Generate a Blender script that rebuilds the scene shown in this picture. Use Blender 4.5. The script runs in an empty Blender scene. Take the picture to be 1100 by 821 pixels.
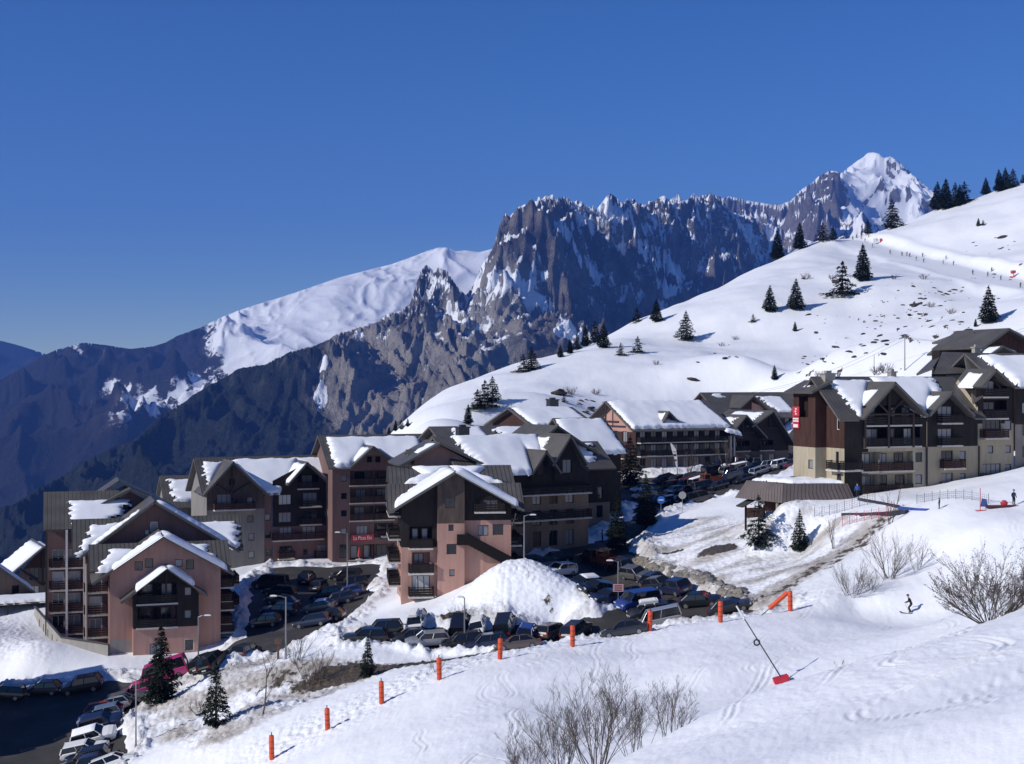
import bpy, bmesh, math, random
import numpy as np
from mathutils import Vector, Matrix

# ------------------------------------------------------------------ basics
F, CX, CY = 1500.0, 550.0, 410.5          # lens: 1 px at 1500 m = 1 m in a 1100 px wide frame
def P(px, py, d):                         # photo pixel at a known depth -> world point
    return ((px - CX) / F * d, d, (CY - py) / F * d)

scn = bpy.context.scene
COL = scn.collection
RNG = random.Random(7)

SUN_A, SUN_EL = math.radians(24.5), math.radians(31.0)
SUN_DIR = Vector((-math.cos(SUN_EL) * math.cos(SUN_A), -math.cos(SUN_EL) * math.sin(SUN_A), math.sin(SUN_EL)))

def link(o, parent=None):
    COL.objects.link(o)
    if parent is not None:
        o.parent = parent
    return o

def tag(o, label=None, cat=None, group=None, kind=None):
    if label: o['label'] = label
    if cat: o['category'] = cat
    if group: o['group'] = group
    if kind: o['kind'] = kind
    return o

def empty(name, loc=(0, 0, 0), rz=0.0):
    o = bpy.data.objects.new(name, None)
    o.empty_display_size = 0.3
    o.location = loc
    o.rotation_euler = (0, 0, rz)
    return link(o)

class MB:
    """collects faces (with uv and material slot) and links them as one mesh object"""
    def __init__(s):
        s.v, s.f, s.m, s.uv = [], [], [], []
    def face(s, pts, m=0, uv=None):
        i = len(s.v)
        s.v.extend([tuple(p) for p in pts])
        s.f.append(tuple(range(i, i + len(pts))))
        s.m.append(m)
        s.uv.append(uv if uv else [(0, 0)] * len(pts))
    def box(s, x0, x1, y0, y1, z0, z1, m=0, mat=None):
        c = [(x0, y0, z0), (x1, y0, z0), (x1, y1, z0), (x0, y1, z0), (x0, y0, z1), (x1, y0, z1), (x1, y1, z1), (x0, y1, z1)]
        if mat is not None:
            c = [tuple(mat @ Vector(p)) for p in c]
        for q in ((3, 2, 1, 0), (4, 5, 6, 7), (0, 1, 5, 4), (1, 2, 6, 5), (2, 3, 7, 6), (3, 0, 4, 7)):
            s.face([c[k] for k in q], m)
    def tube(s, pts, rad, n=6, m=0, cap=True):
        """tapered tube along a polyline"""
        pts = [Vector(p) for p in pts]
        if not hasattr(rad, '__len__'): rad = [rad] * len(pts)
        rings = []
        for k, p in enumerate(pts):
            d = (pts[min(k + 1, len(pts) - 1)] - pts[max(k - 1, 0)]).normalized()
            a = Vector((0, 0, 1)) if abs(d.z) < .9 else Vector((1, 0, 0))
            u = d.cross(a).normalized(); w = d.cross(u)
            rings.append([p + (u * math.cos(2 * math.pi * j / n) + w * math.sin(2 * math.pi * j / n)) * rad[k] for j in range(n)])
        for a, b in zip(rings, rings[1:]):
            for j in range(n):
                s.face([a[j], a[(j + 1) % n], b[(j + 1) % n], b[j]], m)
        if cap:
            s.face(rings[0], m); s.face(rings[-1][::-1], m)
    def mesh(s, name, mats, smooth=False):
        me = bpy.data.meshes.new(name)
        me.from_pydata(s.v, [], s.f)
        for mt in (mats if isinstance(mats, (list, tuple)) else [mats]):
            me.materials.append(mt)
        me.polygons.foreach_set('material_index', s.m)
        if smooth: me.polygons.foreach_set('use_smooth', [True] * len(s.f))
        ul = me.uv_layers.new(name='UVMap')
        ul.data.foreach_set('uv', [c for f in s.uv for p in f for c in p])
        me.update()
        return me
    def build(s, name, mats, parent=None, smooth=False):
        return link(bpy.data.objects.new(name, s.mesh(name, mats, smooth)), parent)

def mesh_obj(name, me, parent=None):
    return link(bpy.data.objects.new(name, me), parent)

# ------------------------------------------------------------------ noise (numpy)
def _hash(ix, iy, seed):
    h = (ix.astype(np.int64) * 374761393 + iy.astype(np.int64) * 668265263 + seed * 1442695041) & 0x7fffffff
    h = ((h ^ (h >> 13)) * 1274126177) & 0x7fffffff
    return h ^ (h >> 16)
def perlin(x, y, seed=0):
    x = np.asarray(x, float); y = np.asarray(y, float)
    x0 = np.floor(x); y0 = np.floor(y); fx = x - x0; fy = y - y0
    ux = fx * fx * fx * (fx * (fx * 6 - 15) + 10); uy = fy * fy * fy * (fy * (fy * 6 - 15) + 10)
    def g(i, j):
        a = _hash(x0 + i, y0 + j, seed) % 4096 * (2 * np.pi / 4096)
        return np.cos(a) * (fx - i) + np.sin(a) * (fy - j)
    return ((g(0, 0) * (1 - ux) + g(1, 0) * ux) * (1 - uy) + (g(0, 1) * (1 - ux) + g(1, 1) * ux) * uy) * 1.5
def fbm(x, y, o=4, seed=0, gain=.5):
    r = 0; a = 1.0
    for k in range(o):
        r = r + a * perlin(x * 2 ** k, y * 2 ** k, seed + k * 17); a *= gain
    return r
def ridged(x, y, o=5, seed=0, gain=.5):
    r = 0; a = 1.0; w = 1.0
    for k in range(o):
        n = 1 - np.abs(perlin(x * 2 ** k, y * 2 ** k, seed + k * 31)) * 1.6
        n = np.clip(n, 0, 1) ** 2 * w
        w = np.clip(n * 1.8, 0, 1)
        r = r + n * a; a *= gain
    return r
def sstep(a, b, x):
    t = np.clip((np.asarray(x, float) - a) / (b - a), 0, 1)
    return t * t * (3 - 2 * t)

class TPS:
    def __init__(s, pts, lam=1e-4):
        p = np.array(pts, float)
        s.c = p[:, :2].mean(0); s.sc = p[:, :2].std()
        q = (p[:, :2] - s.c) / s.sc; s.q = q
        n = len(q)
        K = s.k(((q[:, None] - q[None]) ** 2).sum(-1)) + lam * np.eye(n)
        Pm = np.c_[np.ones(n), q]
        A = np.zeros((n + 3, n + 3)); A[:n, :n] = K; A[:n, n:] = Pm; A[n:, :n] = Pm.T
        w = np.linalg.solve(A, np.r_[p[:, 2], 0, 0, 0]); s.w, s.a = w[:n], w[n:]
    @staticmethod
    def k(r2): return .5 * r2 * np.log(r2 + 1e-12)
    def __call__(s, x, y):
        x = np.asarray(x, float); y = np.asarray(y, float); sh = x.shape
        X = (x.ravel() - s.c[0]) / s.sc; Y = (y.ravel() - s.c[1]) / s.sc
        r = s.a[0] + s.a[1] * X + s.a[2] * Y
        for i in range(0, len(X), 20000):
            e = slice(i, i + 20000)
            r2 = (X[e, None] - s.q[None, :, 0]) ** 2 + (Y[e, None] - s.q[None, :, 1]) ** 2
            r[e] += s.k(r2) @ s.w
        return r.reshape(sh)

def poly_sdf(x, y, poly):
    """signed distance to a polygon, negative inside"""
    x = np.asarray(x, float); y = np.asarray(y, float)
    d = np.full(x.shape, 1e18); ins = np.zeros(x.shape, bool)
    n = len(poly)
    for i in range(n):
        ax, ay = poly[i]; bx, by = poly[(i + 1) % n]
        ex, ey = bx - ax, by - ay
        t = np.clip(((x - ax) * ex + (y - ay) * ey) / (ex * ex + ey * ey + 1e-12), 0, 1)
        d = np.minimum(d, (x - ax - t * ex) ** 2 + (y - ay - t * ey) ** 2)
        c = (ay > y) != (by > y)
        xi = ax + (y - ay) / (ey if abs(ey) > 1e-12 else 1e-12) * ex
        ins ^= c & (x < xi)
    return np.where(ins, -1, 1) * np.sqrt(d)

def grid_mesh(name, X, Y, Z, attrs=None, mats=None, smooth=True, keep=None):
    """regular (rows, cols) grid -> mesh; attrs: dict of float point attributes"""
    R, C = X.shape
    co = np.stack([X, Y, Z], -1).reshape(-1, 3)
    idx = np.arange(R * C).reshape(R, C)
    q = np.stack([idx[:-1, :-1], idx[:-1, 1:], idx[1:, 1:], idx[1:, :-1]], -1).reshape(-1, 4)
    if keep is not None:
        q = q[keep.reshape(-1)]
        used = np.unique(q); rem = np.full(R * C, -1); rem[used] = np.arange(len(used))
        co = co[used]; q = rem[q]
    me = bpy.data.meshes.new(name)
    me.vertices.add(len(co)); me.vertices.foreach_set('co', co.ravel().astype(np.float32))
    me.loops.add(q.size); me.loops.foreach_set('vertex_index', q.ravel().astype(np.int32))
    me.polygons.add(len(q)); me.polygons.foreach_set('loop_start', (np.arange(len(q)) * 4).astype(np.int32))
    me.polygons.foreach_set('use_smooth', np.full(len(q), smooth))
    for k, a in (attrs or {}).items():
        a = np.asarray(a).reshape(-1)
        if keep is not None: a = a[used]
        at = me.attributes.new(k, 'FLOAT', 'POINT'); at.data.foreach_set('value', a.astype(np.float32))
    for m in (mats or []): me.materials.append(m)
    me.update(calc_edges=True); me.validate()
    return me

# ------------------------------------------------------------------ materials
class NT:
    def __init__(s, name):
        s.mat = bpy.data.materials.new(name); s.mat.use_nodes = True
        s.t = s.mat.node_tree; s.t.nodes.clear()
        s.out = s.n('ShaderNodeOutputMaterial'); s.b = s.n('ShaderNodeBsdfPrincipled')
        s.l(s.b.outputs[0], s.out.inputs[0])
    def n(s, typ, **kw):
        x = s.t.nodes.new(typ)
        for k, v in kw.items():
            if k.startswith('i_'): x.inputs[k[2:].replace('_', ' ')].default_value = v
            else: setattr(x, k, v)
        return x
    def l(s, a, b): s.t.links.new(a, b)
    def attr(s, name):
        return s.n('ShaderNodeAttribute', attribute_name=name).outputs['Fac']
    def coord(s, kind='Object'):
        return s.n('ShaderNodeTexCoord').outputs[kind]
    def noise(s, scale, vec=None, detail=4, rough=.55, sc=(1, 1, 1)):
        x = s.n('ShaderNodeTexNoise'); x.inputs['Scale'].default_value = scale
        x.inputs['Detail'].default_value = detail; x.inputs['Roughness'].default_value = rough
        if vec is None: vec = s.coord()
        if sc != (1, 1, 1):
            mp = s.n('ShaderNodeMapping'); mp.inputs['Scale'].default_value = sc
            s.l(vec, mp.inputs[0]); vec = mp.outputs[0]
        s.l(vec, x.inputs['Vector'])
        return x.outputs[0]
    def ramp(s, fac, stops):
        r = s.n('ShaderNodeValToRGB'); e = r.color_ramp.elements
        while len(e) < len(stops): e.new(.5)
        for k, (p, c) in enumerate(stops):
            e[k].position = p; e[k].color = c if len(c) == 4 else (*c, 1)
        s.l(fac, r.inputs[0]); return r.outputs[0]
    def mix(s, fac, a, b):
        m = s.n('ShaderNodeMix', data_type='RGBA')
        for sock, v in ((m.inputs[0], fac), (m.inputs[6], a), (m.inputs[7], b)):
            if hasattr(v, 'links'): s.l(v, sock)
            else: sock.default_value = v if not isinstance(v, tuple) or len(v) == 4 else (*v, 1)
        return m.outputs[2]
    def math(s, op, a, b=0.0, clamp=False):
        m = s.n('ShaderNodeMath', operation=op, use_clamp=clamp)
        for sock, v in ((m.inputs[0], a), (m.inputs[1], b)):
            if hasattr(v, 'links'): s.l(v, sock)
            else: sock.default_value = v
        return m.outputs[0]
    def bump(s, h, strength=.5, dist=.1, prev=None):
        b = s.n('ShaderNodeBump'); b.inputs['Strength'].default_value = strength; b.inputs['Distance'].default_value = dist
        s.l(h, b.inputs['Height'])
        if prev is not None: s.l(prev, b.inputs['Normal'])
        return b.outputs[0]
    def base(s, c):
        if hasattr(c, 'links'): s.l(c, s.b.inputs['Base Color'])
        else: s.b.inputs['Base Color'].default_value = (*c, 1) if len(c) == 3 else c
    def set(s, rough=.6, metal=0.0, spec=None, normal=None):
        s.b.inputs['Roughness'].default_value = rough; s.b.inputs['Metallic'].default_value = metal
        if spec is not None: s.b.inputs['Specular IOR Level'].default_value = spec
        if normal is not None: s.l(normal, s.b.inputs['Normal'])
        return s.mat

def simple(name, col, rough=.6, metal=0.0, var=.0, scale=3.0, spec=None, bump=0.0):
    t = NT(name)
    if var > 0:
        n = t.noise(scale, detail=5)
        lo = tuple(c * (1 - var) for c in col); hi = tuple(min(1, c * (1 + var)) for c in col)
        t.base(t.ramp(n, [(.3, lo), (.7, hi)]))
        nb = t.bump(n, bump, .02) if bump else None
        return t.set(rough, metal, spec, nb)
    t.base(col)
    return t.set(rough, metal, spec)

def snow_terrain_mat():
    t = NT('snow_ground')
    co = t.coord()
    dirt = t.attr('dirt'); grime = t.attr('grime'); rough = t.attr('rough')
    n1 = t.noise(.9, co, 6, .65); n2 = t.noise(6, co, 5, .6); n3 = t.noise(.12, co, 3)
    snow = t.ramp(n3, [(.3, (.80, .82, .86)), (.7, (.86, .87, .89))])
    dsn = t.ramp(n1, [(.32, (.22, .19, .16)), (.5, (.42, .39, .36)), (.68, (.66, .64, .62))])
    earth = t.ramp(n2, [(.3, (.035, .028, .02)), (.55, (.09, .07, .05)), (.75, (.17, .14, .10))])
    g = t.math('ADD', grime, t.math('MULTIPLY', t.math('SUBTRACT', n1, .5), 1.5))
    gm = t.math('MULTIPLY', t.math('MULTIPLY', grime, 2.0, True), t.ramp(g, [(.25, (0, 0, 0)), (.75, (1, 1, 1))]))
    c = t.mix(gm, snow, dsn)
    d = t.math('ADD', dirt, t.math('MULTIPLY', t.math('SUBTRACT', n1, .5), 1.6))
    dm = t.math('MULTIPLY', t.math('MULTIPLY', dirt, 3.0, True), t.ramp(d, [(.42, (0, 0, 0)), (.55, (1, 1, 1))]))
    c = t.mix(dm, c, earth)
    t.base(c)
    # wind crust, lumps, small chunks
    h = t.math('ADD', t.math('MULTIPLY', t.noise(.7, co, 6, .6, (1, .35, 1)), .5), t.math('MULTIPLY', n2, .12))
    ch = t.n('ShaderNodeTexVoronoi'); ch.inputs['Scale'].default_value = 1.6; t.l(co, ch.inputs['Vector'])
    ch2 = t.math('MULTIPLY', t.math('SUBTRACT', 1.0, ch.outputs['Distance']), t.math('MULTIPLY', rough, 1.1))
    h = t.math('ADD', h, t.math('MULTIPLY', ch2, t.math('ADD', .35, n1)))
    nb = t.bump(h, .55, .32)
    return t.set(.55, 0, .3, nb)

def mountain_mat(name, rock=((.10, .085, .075), (.30, .26, .22)), forest=(.022, .028, .022), snowc=(.84, .86, .90), nz=1.4):
    t = NT(name)
    co = t.coord()
    n1 = t.noise(.012, co, 8, .62); n2 = t.noise(.05, co, 8, .68); n3 = t.noise(.2, co, 4, .6)
    rk = t.ramp(n1, [(.35, rock[0]), (.65, rock[1])])
    rk = t.mix(t.math('MULTIPLY', t.attr('pale'), t.ramp(n1, [(.3, (.35, .35, .35)), (.6, (1, 1, 1))])), rk, (.46, .42, .37))
    fr = t.ramp(n3, [(.3, tuple(c * .55 for c in forest)), (.7, tuple(c * 1.7 for c in forest))])
    c = t.mix(t.math('ADD', t.attr('forest'), t.math('MULTIPLY', t.math('SUBTRACT', n2, .5), .9), True), rk, fr)
    n4 = t.noise(.018, co, 9, .72, (1, 1, .45))
    s = t.math('ADD', t.attr('snow'), t.math('MULTIPLY', t.math('SUBTRACT', t.math('ADD', t.math('MULTIPLY', n2, .5), t.math('MULTIPLY', n4, .5)), .5), nz))
    sm = t.ramp(s, [(.44, (0, 0, 0)), (.56, (1, 1, 1))])
    c = t.mix(sm, c, snowc)
    t.base(c)
    h = t.math('ADD', n2, t.math('MULTIPLY', n3, .35))
    hh = t.math('MULTIPLY', h, t.math('SUBTRACT', 1.15, sm))
    return t.set(.8, 0, .1, t.bump(hh, .9, 24))
# ------------------------------------------------------------------ near terrain
def XY(px, d): return ((px - CX) / F * d, d)
CPX = [
 # foreground knoll
 (1100,821,30),(900,821,36),(760,821,44),(650,821,56),(1100,740,45),(1000,760,45),(850,770,52),(560,900,40),(550,1500,8),(300,1200,30),(1300,700,30),(0,1150,50),
 (1100,657,62),(1000,690,60),(900,715,60),(820,737,60),(740,775,60),(680,810,60),(1250,600,70),
 (1000,725,76),(1000,715,90),(900,745,78),(820,748,80),(740,790,78),(680,815,76),(1100,700,80),
 # piste
 (840,733,100),(680,790,88),(680,745,105),(680,700,120),(760,720,105),(760,690,117),(900,690,110),(900,668,120),(978,659,126),(1040,665,112),
 (560,821,80),(560,770,98),(560,730,112),(537,712,120),(440,821,93),(440,780,106),(440,748,117),(410,757,118),(352,787,116),(330,821,108),(292,817,116),
 (220,815,122),(330,755,127),(430,722,130),(520,705,130),(620,690,130),(700,677,132),(800,664,132),(850,656,133),(848,657,130),(200,900,110),(60,1000,105),
 # near parking strip and bank
 (690,667,144),(668,676,142),(600,676,146),(600,692,138),(540,690,140),(500,679,145),(440,686,144.5),(400,690,143),(400,700,139),(400,716,135.5),(450,712,136),(340,712,138),(400,727,132),(320,750,132),
 (330,690,146),(307,705,143),(350,681,151),(300,741,135),(232,779,133),(232,725,143),(200,742,146),(150,792,135),(146,806,133),(120,765,146),(180,800,128),(270,760,131),(240,710,149),
 (300,712,147),(280,705,152),
 # lower car park and left snow field
 (150,737,152),(100,771,142),(95,806,136),(60,822,133),(0,802,140),(0,752,150),(-80,760,146),(-80,820,134),(60,728,157),(0,728,159),(30,700,161),(0,690,166),(0,662,182),(40,658,182),(-100,690,165),(-120,660,190),
 (118,718,158),(200,712,160),(235,706,161),(90,690,172),(60,668,180),
 # middle car park
 (250,690,161),(290,680,166),(330,650,180),(390,632,190),(300,626,198),(390,614,208),(285,606,214),(355,605,215),(455,604,211),(390,607,207),(422,607,208),(360,608,206),(225,640,185),(250,650,178),(240,620,200),
 (420,640,173),(400,660,162),(370,672,156),(425,622,192),(400,628,186),
 # centre block and mound
 (430,642,164),(480,645,158),(505,648,150),(530,614,152),(545,604,154.5),(582,609,157),(562,603,156),(600,618,153),(620,630,150),(655,650,146.5),(668,668,143),(560,655,147),(560,667,144.5),(480,668,147),(430,668,151),(500,660,148),(620,655,145.5),(590,640,148),
 (600,612,170),(565,612,172),(620,640,158),(655,645,152),(690,662,144),(640,612,171),(700,640,153),(740,655,144),(770,664,138.5),(800,656,138),
 (690,580,195),(700,560,216),(655,600,178),(570,600,180),(605,580,192),(640,562,206),(690,546,228),(560,590,185),
 # upper car park
 (700,545,233),(760,530,241),(820,515,246),(850,498,276),(750,512,263),(700,521,261),(650,532,246),(850,489,303),(683,505,270),(775,503,272),(800,497,284),(840,489,303),(640,520,275),(900,480,300),(760,545,222),(780,535,215),
 # bank between road and right block
 (668,602,174),(730,633,153),(790,651,142),(680,590,179),(700,576,183),(720,561,196),(760,557,191),(735,600,166),(770,588,165),(800,612,154),(860,590,158),(815,583,164),(800,560,181),(830,548,171),(860,541,167),(910,535,165),(835,546,162.5),(870,546,161.5),(905,543,161),(960,530,161),(900,560,156),(960,545,151),(1030,531,149),
 (820,641,142),(870,610,147),(925,585,149),(960,562,151),(950,640,129),(920,652,129),(1000,600,136),(1040,570,136),(1090,545,141),(1100,512,151),(1000,556,144),(1060,650,108),(1100,640,98),(900,640,130),(860,640,136),(1200,520,140),(1200,600,100),
 (1050,521,156),(1100,502,159),(1010,531,158),(880,530,172),(960,525,180),(1060,512,178),(1150,480,180),(980,500,200),(900,500,205),
 # hill
 (1000,402,300),(1100,362,300),(900,425,345),(960,470,258),(1040,448,236),(1100,430,240),(800,432,335),(700,430,335),(600,430,302),(500,455,282),(440,470,268),(640,440,305),(560,445,292),(1200,320,270),(1250,420,190),
 (420,466,292),(460,447,312),(500,428,332),(560,400,362),(600,384,392),(640,368,422),(700,340,462),(760,315,502),(830,283,542),(870,265,562),(905,255,577),(925,256,592),(950,248,602),(1000,228,612),(1030,216,617),(1100,198,632),(1200,170,645),(1300,150,650),
 (1000,300,452),(1050,330,402),(950,290,482),(900,330,432),(900,380,332),(800,340,432),(800,390,342),(700,400,352),(1000,350,342),(1100,290,452),(1100,330,362),(620,410,345),(560,425,325),(720,365,420),
 (950,275,541),(1020,300,471),(1080,318,431),
]
CPW = [P(*c) for c in CPX]
for (px, py, d) in [(420,466,292),(460,447,312),(500,428,332),(560,400,362),(640,368,422),(700,340,462),(760,315,502),(830,283,542),(905,255,577),(1000,228,612),(1100,198,632),(1250,160,645)]:
    x, y, z = P(px, py, d)
    CPW += [(x - 12, y + 60, z - 14), (x - 25, y + 170, z - 75), (x - 40, y + 330, z - 190)]
for (px, z, d) in [(0,-75,250),(100,-66,250),(200,-52,255),(300,-45,262),(380,-36,275),(-200,-55,210),(-200,-110,300),(0,-140,340),(200,-120,350),(330,-90,370),(-200,-42,165),(-200,-250,520),(100,-250,540),(300,-230,560),(-250,-420,760),(150,-400,760)]:
    x, y = XY(px, d); CPW.append((x, y, z))
CPW += [(14, 0, -2.4), (14, 18, -5.2), (32, 8, -3.2), (32, 30, -6.2), (-14, 0, -4.5), (-14, 18, -8.5), (0, -8, -1.6), (0, 2, -2.2), (55, 20, -4), (45, 45, -7)]
TERR = TPS(CPW, 2e-5)

pxpoly = lambda L: [XY(*p) for p in L]
LOT_NEAR = pxpoly([(372,143),(372,147.5),(480,146.5),(560,144.6),(640,144.2),(664,146),(662,152),(640,157),(600,161),(570,164),(562,176),(600,184),(640,193),(676,214),(686,236),(642,238),(640,262),(700,264),(780,269),(795,282),(850,312),(885,312),(868,262),(836,246),(795,234),(745,234),(712,226),(702,206),(674,184),(690,172),(740,150.5),(800,140),(826,136),(790,134),(700,136),(600,136.5),(520,137.5),(480,139.5),(430,142)])
LOT_MID = pxpoly([(296,150),(262,160),(268,190),(292,208),(350,209),(408,203),(398,180),(384,166),(350,158),(325,154)])
LOT_LOW = pxpoly([(-120,150),(0,154),(60,155),(120,155),(165,153),(215,157),(262,163),(300,153),(270,151),(225,151),(180,149),(150,145),(132,139),(128,133),(118,128),(60,126),(-120,126)])
LOTS = [LOT_NEAR, LOT_MID, LOT_LOW]

def lots_sdf(x, y):
    d = poly_sdf(x, y, LOTS[0])
    for L in LOTS[1:]: d = np.minimum(d, poly_sdf(x, y, L))
    return d + 1.1 * fbm(x / 5.5, y / 5.5, 3, 19)
def near_w(y): return sstep(60, 110, y) * (1 - sstep(300, 380, y))

def ground_base(x, y):
    """smooth ground incl. undulation, without road cut"""
    x = np.asarray(x, float); y = np.asarray(y, float)
    z = TERR(x, y)
    r = sstep(200, 330, y)
    z = z + r * (fbm(x / 45, y / 45, 3, 5) * 1.6 + fbm(x / 11, y / 11, 2, 9) * .25)
    z = z + (1 - r) * fbm(x / 14, y / 14, 3, 11) * .28
    if PIST:                                       # level bench of the upper piste with a ploughed bank
        dmin = np.full(x.shape, 1e9); zc = np.zeros(x.shape)
        for p, q in zip(PIST, PIST[1:]):
            ex, ey = q[0] - p[0], q[1] - p[1]; tt = np.clip(((x - p[0]) * ex + (y - p[1]) * ey) / (ex * ex + ey * ey), 0, 1)
            dd = np.hypot(x - p[0] - tt * ex, y - p[1] - tt * ey); m = dd < dmin
            dmin = np.where(m, dd, dmin); zc = np.where(m, p[2] + (q[2] - p[2]) * tt, zc)
        w = sstep(13.5, 7.5, dmin + 1.2 * fbm(x / 30, y / 30, 2, 88))
        z = z * (1 - w) + (zc - .5) * w + .7 * np.exp(-((dmin - 12.5) / 2.2) ** 2)
    return z
PIST = []
def ground(x, y):
    x = np.atleast_1d(np.asarray(x, float)); y = np.atleast_1d(np.asarray(y, float))
    z = ground_base(x, y)
    return z
def gz(x, y): return float(ground(x, y)[0])
def hit(px, py, d0=25.0, d1=760.0):
    """where the view ray of a photo pixel meets the ground"""
    ds = np.exp(np.linspace(math.log(d0), math.log(d1), 900))
    xs = (px - CX) / F * ds; zr = (CY - py) / F * ds
    zg = ground(xs, ds)
    below = np.nonzero(zg >= zr)[0]
    if len(below) == 0: 
        k = int(np.argmax(zg - zr))
        return (float(xs[k]), float(ds[k]), float(zg[k]))
    k = below[0]
    if k == 0: return (float(xs[0]), float(ds[0]), float(zg[0]))
    a0 = zr[k-1] - zg[k-1]; a1 = zg[k] - zr[k]
    d = ds[k-1] + (ds[k] - ds[k-1]) * a0 / (a0 + a1 + 1e-9)
    x = (px - CX) / F * d
    return (float(x), float(d), gz(x, d))

PIST.extend([hit(*q) for q in [(905,254),(930,262),(985,278),(1040,292),(1080,302),(1135,311)]])

# surface-type regions (in plan): bare earth, dirty ploughed snow, lumpy snow
def blob(x, y, c, rx, ry, rot=0.0):
    dx, dy = x - c[0], y - c[1]; ca, sa = math.cos(rot), math.sin(rot)
    return 1 - np.sqrt(((dx * ca + dy * sa) / rx) ** 2 + ((-dx * sa + dy * ca) / ry) ** 2)
def seg_w(x, y, pts, w):
    d = np.full(np.shape(x), 1e9)
    for a, b in zip(pts, pts[1:]):
        ex, ey = b[0] - a[0], b[1] - a[1]
        t = np.clip(((x - a[0]) * ex + (y - a[1]) * ey) / (ex * ex + ey * ey), 0, 1)
        d = np.minimum(d, np.hypot(x - a[0] - t * ex, y - a[1] - t * ey))
    return np.clip(1 - d / w, 0, 1)

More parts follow.
